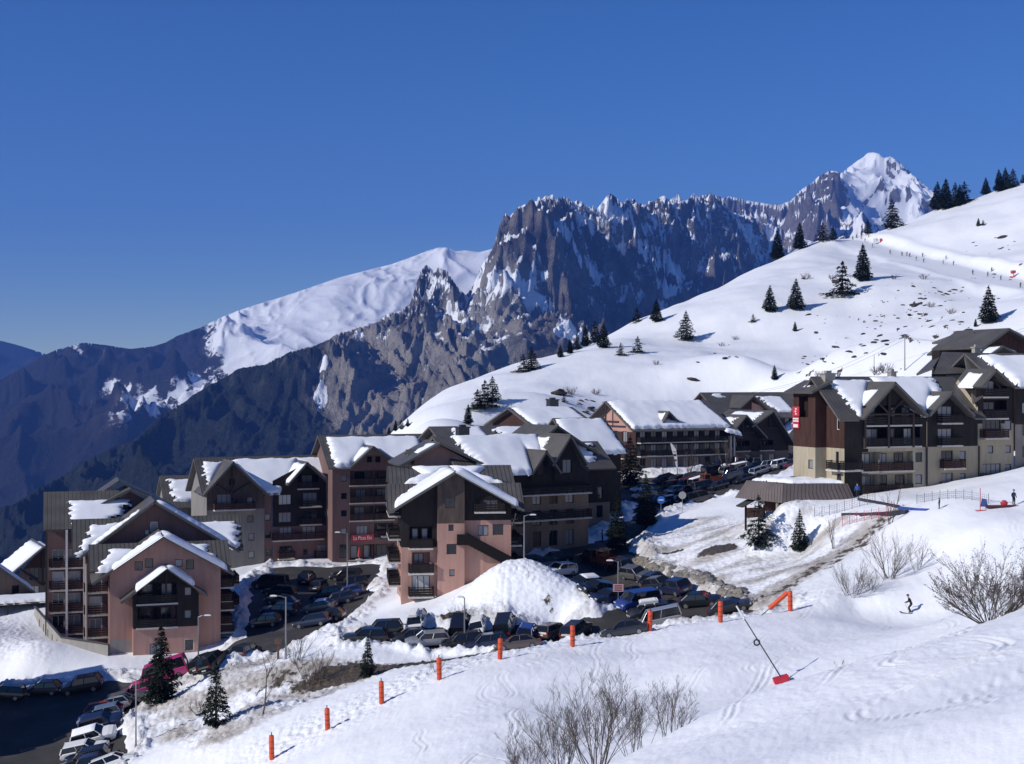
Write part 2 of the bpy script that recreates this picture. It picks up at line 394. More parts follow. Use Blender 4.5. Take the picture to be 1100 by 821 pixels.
def terrain():
    pxs = np.concatenate([np.arange(-420, -20, 8.0), np.arange(-20, 1120, 2.0), np.arange(1120, 1560, 8.0), np.arange(1560, 5200, 40.0)]); pxs = np.concatenate([np.arange(-3000, -420, 40.0), pxs])
    dep = np.exp(np.concatenate([np.linspace(math.log(2), math.log(50), 300, False), np.linspace(math.log(50), math.log(320), 620, False), np.linspace(math.log(320), math.log(900), 240)]))
    D, PX = np.meshgrid(dep, pxs, indexing='ij')
    X = (PX - CX) / F * D; Y = D
    Z = ground_base(X, Y)
    sd = lots_sdf(X, Y)
    m = sstep(.3, -.7, sd)
    nz = fbm(X / 1.7, Y / 1.7, 3, 21)
    berm = np.exp(-((sd - 1.3) / 1.0) ** 2) * (.45 + .5 * nz) * near_w(Y)
    # dirty / lumpy zones
    A = lambda px, py, d: XY(px, d)
    edge = seg_w(X, Y, [XY(292,118),XY(352,118),XY(410,121),XY(472,124),XY(537,127),XY(615,130),XY(698,132),XY(774,133),XY(850,134)], 7.0)
    bankL = np.clip(poly_sdf(X, Y, pxpoly([(150,134),(130,145),(200,150),(300,150),(345,140),(420,137),(520,134),(560,131),(430,130),(330,126),(230,121),(190,124)])) / -2.5, 0, 1)
    bankR = np.clip(poly_sdf(X, Y, pxpoly([(672,176),(690,190),(740,198),(800,188),(850,168),(920,158),(965,152),(900,146),(850,138),(800,139),(735,151)])) / -3, 0, 1)
    path = seg_w(X, Y, [XY(800,139.5),XY(850,142),XY(890,146),XY(935,150),XY(962,152)], 4.2)
    brown = np.clip(1.3 * blob(X, Y, XY(460,133), 11, 2.6), 0, 1) + np.clip(1.3 * blob(X, Y, XY(370,134), 6, 4), 0, 1) + np.clip(blob(X, Y, XY(300,137), 6, 6), 0, 1) * .55
    brown = brown + 1.8 * np.clip(1.2 * blob(X, Y, XY(772,165), 3.2, 2.6), 0, 1) + 0.5 * np.clip(blob(X, Y, XY(588,147.8), 2.8, 2.0) * 1.0, 0, 1) + 1.2 * np.clip(blob(X, Y, XY(722,171), 2, 1.2), 0, 1)
    brown = brown + np.clip(blob(X, Y, XY(850,152), 3, 3), 0, 1) * .2 + np.clip(path - .25, 0, 1) * .75
    brown = brown + np.clip(blob(X, Y, XY(487,148.2), 2.4, 1.3) * 1.3, 0, 1) + .35 * np.clip(blob(X, Y, XY(180, 138), 5, 5), 0, 1)
    rocks = np.zeros_like(X)
    hillz = sstep(260, 330, Y)
    rk = fbm(X / 3.2, Y / 7, 3, 77)
    rz = sum(np.clip(blob(X, Y, hit(px, py)[:2], rx, ry), 0, 1) for px, py, rx, ry in [(985,325,26,40),(940,350,30,30),(900,385,34,20),(960,375,22,22),(1060,300,28,26),(640,440,14,14)])
    rocks = hillz * np.clip(rz, 0, 1) * sstep(.5, .8, rk)
    bn = fbm(X / 6, Y / 3.5, 3, 23)
    grime = np.clip(.62 * bankL * (1 + .9 * bn) + .42 * bankR * (1 + 1.2 * bn) + .6 * path + .25 * edge + .5 * np.exp(-((sd - .8) / 1.4) ** 2) * near_w(Y), 0, 1)
    mound = np.clip(blob(X, Y, XY(565,153), 14, 9), 0, 1)
    grime = np.clip(grime + .16 * mound, 0, 1)
    rough = np.clip(edge * .9 + bankL * .9 + bankR * .6 + np.exp(-((sd - 1.2) / 1.4) ** 2) * near_w(Y) + mound * 1.0, 0, 1)
    rough = np.maximum(rough, .55 * np.clip(poly_sdf(X, Y, pxpoly([(-30,160),(60,158),(66,166),(38,182),(-40,186)])) / -3, 0, 1))
    Z = Z - .4 * m + np.clip(berm, -.1, 2)
    lump = fbm(X / .9, Y / .9, 3, 41)
    Z = Z + rough * (np.abs(lump) * .32 + .12 * fbm(X / .35, Y / .35, 2, 43))
    # shallow trails and drift relief on the slopes
    Z = Z + (1 - rough) * .03 * fbm(X / 1.3, Y / 3.5, 3, 51) * sstep(20, 40, Y)
    Z = Z + rocks * .35 * np.abs(fbm(X / 2, Y / 2, 2, 78))
    # ski tracks: pairs of shallow grooves winding down the piste and over the knoll
    rt = np.random.RandomState(4)
    fg = (Y < 150) & (Y > 22)
    tr = np.zeros_like(Z)
    for k in range(84):
        an = math.radians(rt.uniform(18, 52) if k % 3 else rt.uniform(60, 100)); c0 = rt.uniform(-70, 60); A = rt.uniform(.2, 2.6); lam = rt.uniform(9, 24); ph = rt.uniform(0, 6.28)
        e = X * math.cos(an) + Y * math.sin(an); nn = -X * math.sin(an) + Y * math.cos(an)
        c = c0 + A * np.sin(e / lam * 6.28 + ph) + .004 * rt.uniform(-1, 1) * e * e * .3
        sl = A * 6.28 / lam * np.cos(e / lam * 6.28 + ph)
        win = sstep(0, 8, e - rt.uniform(20, 80)) * sstep(0, 8, rt.uniform(90, 165) - e)
        for off in (-.22, .22):
            dd = np.abs(nn - c - off) / np.sqrt(1 + sl * sl)
            tr += win * (-.055 * np.exp(-(dd / .10) ** 2) + .03 * np.exp(-((dd - .2) / .09) ** 2))
    Z = Z + np.where(fg, np.clip(tr, -.12, .08) * (1 - rough) * sstep(.2, 3, sd), 0)
    Z = Z + np.where(Y < 140, .022 * fbm(X / .28, Y / .5, 3, 57) + .03 * np.abs(fbm(X / .8, Y / 1.6, 3, 58)), 0) * sstep(15, 30, Y)
    dirt = np.clip(brown + rocks * .9, 0, 1)
    kp = (X > -235) & (X < 300); kp = kp | (np.abs(PX - 550) < 1000); kp = kp[:-1, :-1] & kp[1:, 1:] & kp[:-1, 1:] & kp[1:, :-1]
    me = grid_mesh('ground', X, Y, Z, {'dirt': dirt, 'grime': grime, 'rough': rough}, [snow_terrain_mat()], True, kp)
    return tag(mesh_obj('ground', me), kind='structure')

def asphalt_mat():
    t = NT('asphalt')
    co = t.coord()
    n = t.noise(.35, co, 6, .65); n2 = t.noise(14, co, 3)
    c = t.ramp(n, [(.3, (.014, .013, .013)), (.55, (.034, .031, .028)), (.70, (.08, .073, .065)), (.82, (.45, .45, .46))])
    c = t.mix(t.math('MULTIPLY', n2, .35), c, (.12, .11, .10))
    t.base(c)
    return t.set(.7, 0, .35, t.bump(n2, .3, .02))
def roads():
    mt = asphalt_mat()
    for name, L in (('road', LOT_NEAR), ('car_park', LOT_MID), ('car_park', LOT_LOW)):
        a = np.array(L); x0, y0 = a.min(0) - 1; x1, y1 = a.max(0) + 1
        xs = np.arange(x0, x1, .5); ys = np.arange(y0, y1, .5)
        Yg, Xg = np.meshgrid(ys, xs, indexing='ij')
        sd = poly_sdf(Xg, Yg, L)
        keep = (sd < 1.6); keep = keep[:-1, :-1] & keep[1:, 1:] & keep[:-1, 1:] & keep[1:, :-1]
        me = grid_mesh(name, Xg, Yg, ground_base(Xg, Yg) - .06, None, [mt], True, keep)
        tag(mesh_obj(name, me), kind='structure')

# ------------------------------------------------------------------ far mountains
def mountain(name, ctrl, skyline, pxr, dr, nx, nd, mat, disp, attrs, fit=1.0, wd=900.0):
    tp = TPS([P(*c) for c in ctrl], 1e-5)
    pxs = np.linspace(*pxr, nx); dep = np.linspace(*dr, nd)
    D, PX = np.meshgrid(dep, pxs, indexing='ij')
    X = (PX - CX) / F * D; Y = D
    Z = tp(X, Y)
    Z = Z + disp(X, Y, Z)
    # bring the crest of every column to the height of the real skyline
    sx = [s[0] for s in skyline]; sy = [s[1] for s in skyline]
    tgt = (CY - np.interp(pxs, sx, sy)) / F
    ker = np.exp(-np.linspace(-2, 2, 41) ** 2); ker /= ker.sum()
    sm = lambda a: np.convolve(np.pad(a, 20, mode='edge'), ker, 'valid')
    for _ in range(3):                     # broad correction, smooth along the ridge
        el = Z / D; k = el.argmax(0); dk = sm(dep[k])
        dz = sm((tgt - el.max(0)) * dep[k])
        Z = Z + dz[None, :] * np.exp(-((D - dk[None, :]) / wd) ** 2)
    for _ in range(2):                     # the jagged crest itself, only close to the ridge
        el = Z / D; k = el.argmax(0); dk = dep[k]
        dz = (tgt - el.max(0)) * dk
        Z = Z + dz[None, :] * np.exp(-((D - dk[None, :]) / (wd * .12 + 15)) ** 2)
    el = Z / D
    gy, gx = np.gradient(Z)
    dX = np.gradient(X, axis=1); dY = np.gradient(Y, axis=0)
    # true slope: Z(px, d) -> dz/dx at constant y, dz/dy at constant x
    zx = gx / dX; zy = gy / dY - zx * (np.gradient(X, axis=0) / dY)
    nz = 1 / np.sqrt(1 + zx * zx + zy * zy)
    at = attrs(X, Y, Z, nz, PX, CY - F * Z / D, zx, zy)
    me = grid_mesh(name, X, Y, Z, at, [mat])
    return tag(mesh_obj(name, me), kind='structure')

def mountains():
    # massif and its forested spur
    sky3 = [(-160,600),(-60,570),(0,545),(50,520),(100,492),(150,468),(180,442),(205,425),(230,410),(255,398),(290,385),(320,375),(350,366),(380,354),(400,345),(425,335),(440,328),(446,308),(452,290),(458,284),(466,292),(472,287),(480,291),(490,306),(500,318),(508,306),(516,288),(526,272),(531,262),(536,242),(541,232),(548,230),(556,221),(564,218),(570,211),(576,216),(584,210),(592,206),(598,212),(606,211),(614,216),(622,212),(630,219),(640,223),(648,216),(656,211),(662,211),(670,216),(680,211),(688,217),(696,214),(704,212),(712,207),(718,212),(728,209),(736,214),(748,210),(760,210),(768,209),(776,214),(784,223),(795,229),(806,231),(818,238),(835,244),(852,251),(870,258),(890,264),(930,278),(1000,300)]
    _r = np.random.RandomState(3)
    sky3 = [(float(x), float(np.interp(x, [q[0] for q in sky3], [q[1] for q in sky3]) - (4.0 * (ridged(np.array([x / 17.0]), np.array([.3]), 3, 44)[0] - .75) + 2.5 * perlin(np.array([x / 3.1]), np.array([.7]), 45)[0]) * (1 if 534 < x < 800 else .35 if x > 300 else .25) + (5.0 * perlin(np.array([x / 38.0]), np.array([.2]), 46)[0] if x < 420 else 0))) for x in np.arange(-160, 1001, 1.5)]
    c3 = [(-160,600,3000),(0,545,3000),(100,494,3200),(205,425,3500),(290,385,3750),(340,370,3900),(400,345,4150),(440,328,4300),(457,288,4500),(475,290,4500),(500,318,4250),(526,272,4350),(540,236,4420),(568,213,4500),(592,208,4600),(615,214,4750),(640,222,4900),(660,211,5050),(690,216,5300),(715,208,5500),(740,211,5700),(765,210,5900),(785,222,6050),(820,239,6250),(850,250,6400),(950,284,6700),
          (540,395,3650),(600,430,3500),(480,430,3400),(700,400,4300),(800,360,5200),(400,480,3000),(300,480,2950),(200,520,2750),(100,570,2600),(0,620,2500),(-150,680,2400),(550,520,2600),(300,610,2200),(0,720,2100),(800,450,3600),(900,400,4600),
          (580,300,4380),(560,335,4200),(650,330,4750),(720,305,5260),(500,360,4000),(460,360,3950),(440,380,3800),(620,380,3900),(780,290,5750),(640,272,4830),(600,255,4510)]
    ctrl = list(c3)
    for px, py, d in c3[:26]: ctrl.append((px, py + 105, d + 700))
    G = {}
    def disp(X, Y, Z):
        h = sstep(-150, 450, Z)
        px = X / Y * F + CX
        n1 = fbm(X / 420, Y / 420, 4, 3); n2 = fbm(X / 420, Y / 420, 4, 4)
        wx = X + 120 * n1; wy = Y + 120 * n2
        q = np.interp(px, [c[0] for c in c3[:26]], [c[2] for c in c3[:26]]) - Y      # metres in front of the crest
        L = (px - 525) * 3.5
        c = L - .62 * q + 120 * n1                                                   # buttresses running down to the right
        but = ridged(c / 330, q / 1500 + 5, 4, 12, .55) - .8
        rib = ridged(c / 105 + 3, q / 330, 4, 15, .55) - .72
        cross = ridged((L + .6 * q) / 150, q / 190, 3, 16, .5) - .7
        fine = (ridged(wx / 50, wy / 58, 4, 19, .55) - .7)
        fl = ridged(wx / 620, wy / 900, 6, 18, .5) - .7
        g = sstep(420, 540, px)
        down = .25 + .75 * sstep(-50, 350, q)
        G['but'], G['rib'] = but, rib
        return ((but * 150 * down + rib * 52 * down) * (.3 + .7 * g) + cross * 30) * (.3 + .7 * h) + fine * (6 + 16 * h) + fl * 110 * (1 - h) * (1 - .5 * g)
    def at(X, Y, Z, nz, PX, PY, zx, zy):
        n = fbm(X / 160, Y / 160, 4, 61); n2 = fbm(X / 60, Y / 60, 3, 62)
        up = sstep(400, 290, PY + 30 * n)
        strata = np.sin((Z + .35 * X - .12 * Y) / 21 + 2.2 * n) * .10 + np.sin((Z - .5 * X) / 47 + 1.5 * n2) * .07
        gul = sstep(-.15, -.62, G['rib']) * .30 + sstep(-.1, -.6, G['but']) * .16
        snow = (.07 + .26 * sstep(-.3, .3, fbm(X / 240, Y / 240, 3, 65)) + 1.15 * gul + .62 * sstep(.44, .70, nz + .14 * n + .08 * n2 + strata) + .13 * sstep(330, 215, PY) - .16 * sstep(330, 400, PY)) * up
        snow = np.maximum(snow, .42 * sstep(465, 360, PY + 40 * n2) * sstep(.5, .85, nz) * sstep(395, 470, PX))
        # snow couloir and apron on the main face
        for a, b, w in (((604,352),(655,388),11),((545,300),(590,330),5),((350,385),(342,440),6),((600,240),(640,300),4),((690,260),(735,300),6)):
            ex, ey = b[0]-a[0], b[1]-a[1]
            tt = np.clip(((PX-a[0])*ex+(PY-a[1])*ey)/(ex*ex+ey*ey), 0, 1)
            dd = np.hypot(PX-a[0]-tt*ex, PY-a[1]-tt*ey) + 6 * n2
            snow = np.maximum(snow, sstep(w, w * .4, dd))
        spur = sstep(455, 395, PX + 25 * n) * sstep(350, 362, PY + 10 * n2)
        low = sstep(372, 408, PY + 22 * n + (PX - 560) * -.03)
        cliff = sstep(66, 22, np.hypot((PX - 385), (PY - 395) * .7) + 14 * n)
        scree = sstep(66, 25, np.hypot((PX - 478) * .7 + (PY - 390) * .6, (PY - 385) * .45) + 12 * n)
        forest = np.clip(np.maximum(spur, low) - .9 * cliff - .75 * scree - .25 * sstep(.6, .4, nz) * sstep(480, 400, PY), 0, 1)
        snow = np.where(PX < 300, snow * .3, snow) * (1 - forest * .9)
        pale = np.clip(cliff + scree, 0, 1); snow = snow + pale * (.12 + .2 * sstep(-.3, -.7, G['rib']))
        return {'snow': np.clip(snow, 0, 1), 'forest': forest, 'pale': pale}
    mountain('mountain', ctrl, sky3, (-260, 1000), (1700, 7600), 900, 560, mountain_mat('massif_rock', ((.058, .054, .055), (.33, .29, .26)), nz=2.0), disp, at, 1.0, 260)

    # snow dome behind, with forested lower slopes
    sky2 = [(-200,470),(-80,438),(0,408),(30,392),(45,383),(60,376),(90,368),(115,371),(140,375),(165,372),(178,368),(190,361),(215,352),(240,340),(255,334),(270,329),(300,320),(330,310),(365,298),(400,289),(420,284),(440,277),(458,270),(470,266),(480,266),(490,270),(500,269),(515,271),(530,267),(560,275),(700,300)]
    ridge = [(-200,470,6500),(-80,438,6700),(0,408,7000),(45,383,7300),(90,369,7600),(140,375,7900),(190,361,8100),(240,340,8400),(300,320,8600),(365,298,8800),(440,277,9000),(475,267,9100),(530,268,9200),(620,285,9300)]
    face = [(300,375,7200),(200,400,6900),(150,425,6500),(100,450,6000),(50,480,5600),(0,510,5200),(-100,560,4800),(250,440,6000),(350,360,7600),(430,330,8000),(500,320,8200),(200,470,5400),(300,460,5700),(420,420,6600),(100,520,4900),(550,420,6500),(0,620,4400),(250,560,4600),(120,405,6900),(60,420,6600)]
    ctrl = ridge + face + [(px, py + 60, d + 800) for px, py, d in ridge]
    def disp2(X, Y, Z):
        h = sstep(-400, 200, Z); s = sstep(200, 320, X / Y * F + CX)
        wx = X + 120 * fbm(X / 700, Y / 700, 3, 8); wy = Y + 120 * fbm(X / 700, Y / 700, 3, 9)
        return (ridged(wx / 800, wy / 1100, 6, 22) - .7) * (150 * (1 - s) + 45 * s) + (ridged(wx / 260, wy / 300, 4, 24) - .7) * (40 * (1 - .75 * s))
    def at2(X, Y, Z, nz, PX, PY, zx, zy):
        n = fbm(X / 300, Y / 300, 5, 71); n2 = fbm(X / 110, Y / 110, 4, 72)
        bound = np.interp(PX, [0, 190, 225, 260, 300, 380], [300, 352, 385, 400, 410, 440])
        snow = sstep(34, -16, PY - bound + 12 * n) * sstep(185, 262, PX + 10 * n2)
        ml = np.interp(PX, [60, 130, 200, 260, 340], [430, 412, 400, 385, 372]); mid = (.35 + .4 * sstep(-.3, .3, n2)) * sstep(-6, 6, PY - ml + 12 * n) * sstep(66, 30, PY - ml + 16 * n) * sstep(70, 150, PX + 20 * n)
        sm = sstep(.05, .3, n) * sstep(60, 90, PX) * sstep(150, 120, PX) * sstep(392, 372, PY)
        snow = np.clip(np.maximum(snow, np.maximum(mid, .8 * sm)), 0, 1)
        snow = np.where(snow > .9, 1.5, snow); return {'snow': snow, 'forest': np.clip(1.2 * (1 - snow) - .25 * sstep(.0, .4, n2), 0, 1)}
    mountain('mountain', ctrl, sky2, (-320, 640), (4300, 10300), 620, 420, mountain_mat('dome_slopes', ((.10, .08, .07), (.17, .13, .11)), (.030, .027, .024), nz=2.2), disp2, at2, 1.0, 450)

    # far white peak
    sky4 = [(600,260),(700,225),(745,213),(761,208),(772,214),(783,211),(806,216),(825,219),(838,220),(848,216),(856,209),(862,203),(870,198),(880,189),(886,186),(891,183.5),(898,184),(904,186),(914,178),(922,172),(927,169),(932,164.5),(938,163.5),(944,165),(950,170),(956,168),(960,170),(967,175),(975,182),(983,190),(993,198),(1003,207),(1015,222),(1040,245),(1100,280)]
    ridge = [(600,260,9000),(700,225,8800),(761,209,8600),(838,219,8400),(862,203,8200),(891,184,8100),(904,186,8400),(937,164,8700),(967,175,8800),(1003,207,9000),(1060,260,9200)]
    face = [(760,250,7900),(830,250,7800),(880,225,7600),(860,270,7200),(930,215,8000),(960,230,7900),(1000,250,7800),(900,260,7200),(800,320,6900),(950,300,6800),(1050,330,7000),(700,330,7400),(905,205,8000)]
    ctrl = ridge + face + [(px, py + 70, d + 700) for px, py, d in ridge]
    def disp4(X, Y, Z):
        wx = X + 90 * fbm(X / 500, Y / 500, 3, 31); wy = Y + 90 * fbm(X / 500, Y / 500, 3, 32)
        s = sstep(915, 880, X / Y * F + CX)
        return (ridged(wx / 520, wy / 800, 6, 33, .52) - .7) * (110 + 90 * s) + (ridged(wx / 170, wy / 200, 4, 35) - .7) * (18 + 55 * s)
    def at4(X, Y, Z, nz, PX, PY, zx, zy):
        n = fbm(X / 200, Y / 200, 4, 81)
        left = sstep(925, 885, PX + 10 * n) * sstep(845, 865, PX)
        lim = .40 + .12 * left
        snow = sstep(lim - .08, lim + .12, nz + .10 * n)
        return {'snow': np.clip(.20 + 1.0 * snow, 0, 1.3), 'forest': np.zeros_like(X)}
    mountain('mountain', ctrl, sky4, (600, 1180), (6600, 9900), 520, 360, mountain_mat('peak_rock', ((.12, .105, .10), (.30, .27, .25))), disp4, at4, 1.0, 300)

    # hazy ridge at the far left
    sky1 = [(-400,352),(-200,358),(-60,363),(0,366),(20,371),(45,379),(70,388),(110,405),(200,440)]
    ridge = [(-400,352,12400),(-200,358,12200),(-60,363,12000),(0,366,12000),(45,379,11800),(110,405,11600),(200,440,11400)]
    face = [(-300,480,9500),(-100,480,9500),(50,500,9300),(200,520,9300),(0,430,10500)]
    ctrl = ridge + face + [(px, py + 50, d + 800) for px, py, d in ridge]
    disp1 = lambda X, Y, Z: (ridged(X / 1100, Y / 1400, 6, 91) - .7) * 160
    at1 = lambda X, Y, Z, nz, PX, PY, zx, zy: {'snow': np.zeros_like(X), 'forest': np.ones_like(X)}
    mountain('mountain', ctrl, sky1, (-500, 260), (9200, 13300), 240, 140, mountain_mat('far_ridge'), disp1, at1, 1.0, 500)

def valley_floor():
    mb = MB(); S = 26000; n = 24
    X, Y = np.meshgrid(np.linspace(-S, S, n), np.linspace(-S, S, n))
    Z = np.full_like(X, -1500.0)
    z = np.zeros_like(X)
    me = grid_mesh('valley_floor', X, Y, Z, {'snow': z, 'forest': z + 1}, [mountain_mat('valley_forest')])
    tag(mesh_obj('valley_floor', me), kind='structure')

HAZE_DENSITY = 6.2e-5
def haze():
    t = bpy.data.materials.new('haze_air'); t.use_nodes = True
    nt = t.node_tree; nt.nodes.clear()
    out = nt.nodes.new('ShaderNodeOutputMaterial'); v = nt.nodes.new('ShaderNodeVolumePrincipled')
    v.inputs['Color'].default_value = (.13, .31, 1.0, 1)
    v.inputs['Density'].default_value = HAZE_DENSITY
    v.inputs['Anisotropy'].default_value = 0.0
    nt.links.new(v.outputs[0], out.inputs['Volume'])
    mb = MB(); mb.box(-12000, 12000, -600, 14500, -1502, 1750)
    tag(mb.build('haze', t), kind='stuff')

def sky_sun_camera():
    w = bpy.data.worlds.new('World'); scn.world = w; w.use_nodes = True
    nt = w.node_tree; nt.nodes.clear()
    o = nt.nodes.new('ShaderNodeOutputWorld'); bg = nt.nodes.new('ShaderNodeBackground'); sk = nt.nodes.new('ShaderNodeTexSky')
    sk.sky_type = 'NISHITA'; sk.sun_disc = False
    sk.sun_elevation = SUN_EL; sk.sun_rotation = math.atan2(SUN_DIR.x, SUN_DIR.y)
    sk.altitude = 2400; sk.air_density = 1.0; sk.dust_density = 0.0; sk.ozone_density = 4.0
    bg.inputs['Strength'].default_value = .075
    hs = nt.nodes.new('ShaderNodeHueSaturation'); hs.inputs['Hue'].default_value = .512; hs.inputs['Saturation'].default_value = 1.25; hs.inputs['Value'].default_value = 1.37
    nt.links.new(sk.outputs[0], hs.inputs['Color']); nt.links.new(hs.outputs[0], bg.inputs[0]); nt.links.new(bg.outputs[0], o.inputs[0])
    L = bpy.data.lights.new('sun', 'SUN'); L.energy = 4.5; L.angle = math.radians(.5); L.color = (1, .955, .89)
    so = bpy.data.objects.new('sun', L); link(so)
    so.rotation_euler = SUN_DIR.to_track_quat('Z', 'Y').to_euler()
    so.location = (-60, 0, 80)
    c = bpy.data.cameras.new('camera'); c.sensor_width = 36; c.lens = 36 * F / 1100.0
    c.clip_start = 1; c.clip_end = 60000
    co = bpy.data.objects.new('camera', c); link(co); co.location = (0, 0, 0); co.rotation_euler = (math.radians(90), 0, 0)
    scn.camera = co
    vs = scn.view_settings; vs.view_transform = 'Standard'; vs.look = 'None'; vs.exposure = 0; vs.gamma = 1; vs.use_curve_mapping = False
    scn.render.engine = 'CYCLES'
    cy = scn.cycles
    cy.use_denoising = True
    cy.max_bounces = 6; cy.diffuse_bounces = 3; cy.glossy_bounces = 3; cy.volume_bounces = 0; cy.transparent_max_bounces = 8
    cy.caustics_reflective = False; cy.caustics_refractive = False
# ------------------------------------------------------------------ building kit
def roof_mat(name, col=(.098, .09, .079)):
    t = NT(name)
    uv = t.n('ShaderNodeUVMap').outputs[0]
    w = t.n('ShaderNodeTexWave', wave_type='BANDS', bands_direction='X', wave_profile='SAW')
    w.inputs['Scale'].default_value = .62; w.inputs['Distortion'].default_value = 0.0
    t.l(uv, w.inputs['Vector'])
    rib = t.ramp(w.outputs['Fac'], [(.0, (1, 1, 1)), (.16, (1, 1, 1)), (.2, (0, 0, 0)), (1, (0, 0, 0))])
    n = t.noise(.5, None, 5, .6)
    c = t.ramp(n, [(.3, tuple(x * .8 for x in col)), (.7, tuple(x * 1.25 for x in col))])
    t.base(t.mix(t.math('MULTIPLY', rib, .62), c, (.02, .019, .018)))
    return t.set(.5, 0, .4, t.bump(rib, .9, .07))
def clad_mat(name, col, vert=True, var=.35):
    """timber boards"""
    t = NT(name)
    uv = t.n('ShaderNodeUVMap').outputs[0]
    w = t.n('ShaderNodeTexWave', wave_type='BANDS', bands_direction='X' if vert else 'Y', wave_profile='SAW')
    w.inputs['Scale'].default_value = 1.3; t.l(uv, w.inputs['Vector'])
    g = t.ramp(w.outputs['Fac'], [(.0, (0, 0, 0)), (.12, (1, 1, 1)), (1, (1, 1, 1))])
    n = t.noise(.8, t.coord(), 5, .6, (2.5, 2.5, .5))
    c = t.ramp(n, [(.3, tuple(x * (1 - var) for x in col)), (.7, tuple(x * (1 + var) for x in col))])
    t.base(t.mix(g, tuple(x * .4 for x in col), c))
    return t.set(.75, 0, .2, t.bump(g, .5, .02))
def render_mat(name, col):
    t = NT(name)
    n = t.noise(.35, t.coord(), 5, .6, (1, 1, .4)); n2 = t.noise(9, t.coord(), 3)
    c = t.ramp(n, [(.3, tuple(x * .78 for x in col)), (.7, tuple(min(1, x * 1.12) for x in col))])
    st = t.noise(1.6, t.coord(), 4, .6, (1.2, 1.2, .09))
    c = t.mix(t.math('MULTIPLY', t.ramp(st, [(.48, (0, 0, 0)), (.72, (1, 1, 1))]), .42), c, tuple(x * .5 for x in col))
    t.base(t.mix(t.math('MULTIPLY', n2, .18), c, tuple(x * .7 for x in col)))
    return t.set(.85, 0, .2, t.bump(n2, .25, .02))
def glass_mat(name, col, rough=.06):
    t = NT(name); t.base(col); return t.set(rough, 0, .6)
def snow_mat():
    t = NT('roof_snow_white')
    n = t.noise(.9, None, 5, .6)
    t.base(t.ramp(n, [(.3, (.84, .86, .89)), (.7, (.88, .89, .91))]))
    return t.set(.6, 0, .25, t.bump(n, .22, .2))

M = {}
def mats():
    M['roof'] = roof_mat('ribbed_roof')
    M['fascia'] = simple('roof_edge_board', (.10, .092, .082), .6, var=.2)
    M['pink'] = render_mat('pink_render', (.46, .268, .215))
    M['rust'] = render_mat('brick_red_render', (.19, .115, .105))
    M['cream'] = render_mat('cream_render', (.40, .345, .255))
    M['grey'] = render_mat('grey_render', (.22, .205, .19))
    M['taupe'] = render_mat('taupe_render', (.14, .115, .10))
    M['tan'] = render_mat('tan_render', (.23, .175, .135))
    M['concrete'] = render_mat('weathered_concrete', (.33, .31, .28))
    M['white'] = simple('white_paint', (.72, .72, .70), .6, var=.1)
    M['slab'] = simple('balcony_slab_edge', (.50, .47, .42), .8, var=.15)
    M['black'] = clad_mat('black_brown_boards', (.022, .017, .015))
    M['brown'] = clad_mat('dark_red_brown_boards', (.055, .026, .02))
    M['ply'] = clad_mat('grey_brown_boards', (.085, .062, .052))
    M['rail'] = clad_mat('balcony_boards', (.05, .026, .02), False)
    M['railb'] = clad_mat('balcony_dark_boards', (.022, .017, .015), False)
    M['beam'] = simple('timber_beam', (.04, .026, .02), .8, var=.3)
    M['frame'] = simple('window_frame_brown', (.045, .03, .024), .6)
    M['framew'] = simple('window_frame_white', (.60, .60, .58), .5)
    M['glass'] = glass_mat('dark_glass', (.012, .014, .018))
    M['glassl'] = glass_mat('curtained_glass', (.22, .23, .25), .15)
    M['curtain'] = glass_mat('net_curtain', (.50, .50, .50), .3)
    M['shutter'] = simple('wooden_shutter', (.10, .05, .035), .7, var=.2)
    M['inside'] = simple('dark_interior', (.03, .026, .024), .9)
    M['metal'] = simple('galvanised_steel', (.30, .30, .31), .4, .7)
    M['darkmetal'] = simple('dark_steel', (.05, .05, .052), .5, .4)
    M['snow'] = snow_mat()

_wc = {}
def window_mesh(w, h, fm):
    k = ('w', round(w, 2), round(h, 2), fm)
    if k not in _wc:
        mb = MB(); t = .08
        mb.box(-w/2, w/2, -.03, .06, 0, t); mb.box(-w/2, w/2, -.03, .06, h - t, h)
        mb.box(-w/2, -w/2 + t, -.03, .06, t, h - t); mb.box(w/2 - t, w/2, -.03, .06, t, h - t)
        n = max(1, round(w / .75))
        for i in range(1, n):
            x = -w/2 + w * i / n; mb.box(x - .035, x + .035, -.025, .05, t, h - t)
        a = mb.mesh('window', M[fm])
        _wc[k] = a
    return _wc[k]
def pane_mesh(w, h, gm):
    k = ('p', round(w, 2), round(h, 2), gm)
    if k not in _wc:
        mb = MB(); t = .06; mb.box(-w/2 + t, w/2 - t, .005, .02, t, h - t)
        _wc[k] = mb.mesh('pane', M[gm])
    return _wc[k]
def balcony_mesh(L, dp):
    k = ('b', round(L, 2), round(dp, 2))
    if k not in _wc:
        mb = MB(); mb.box(-L/2, L/2, -dp, .02, -.2, 0)
        _wc[k] = mb.mesh('balcony', M['slab'])
    return _wc[k]
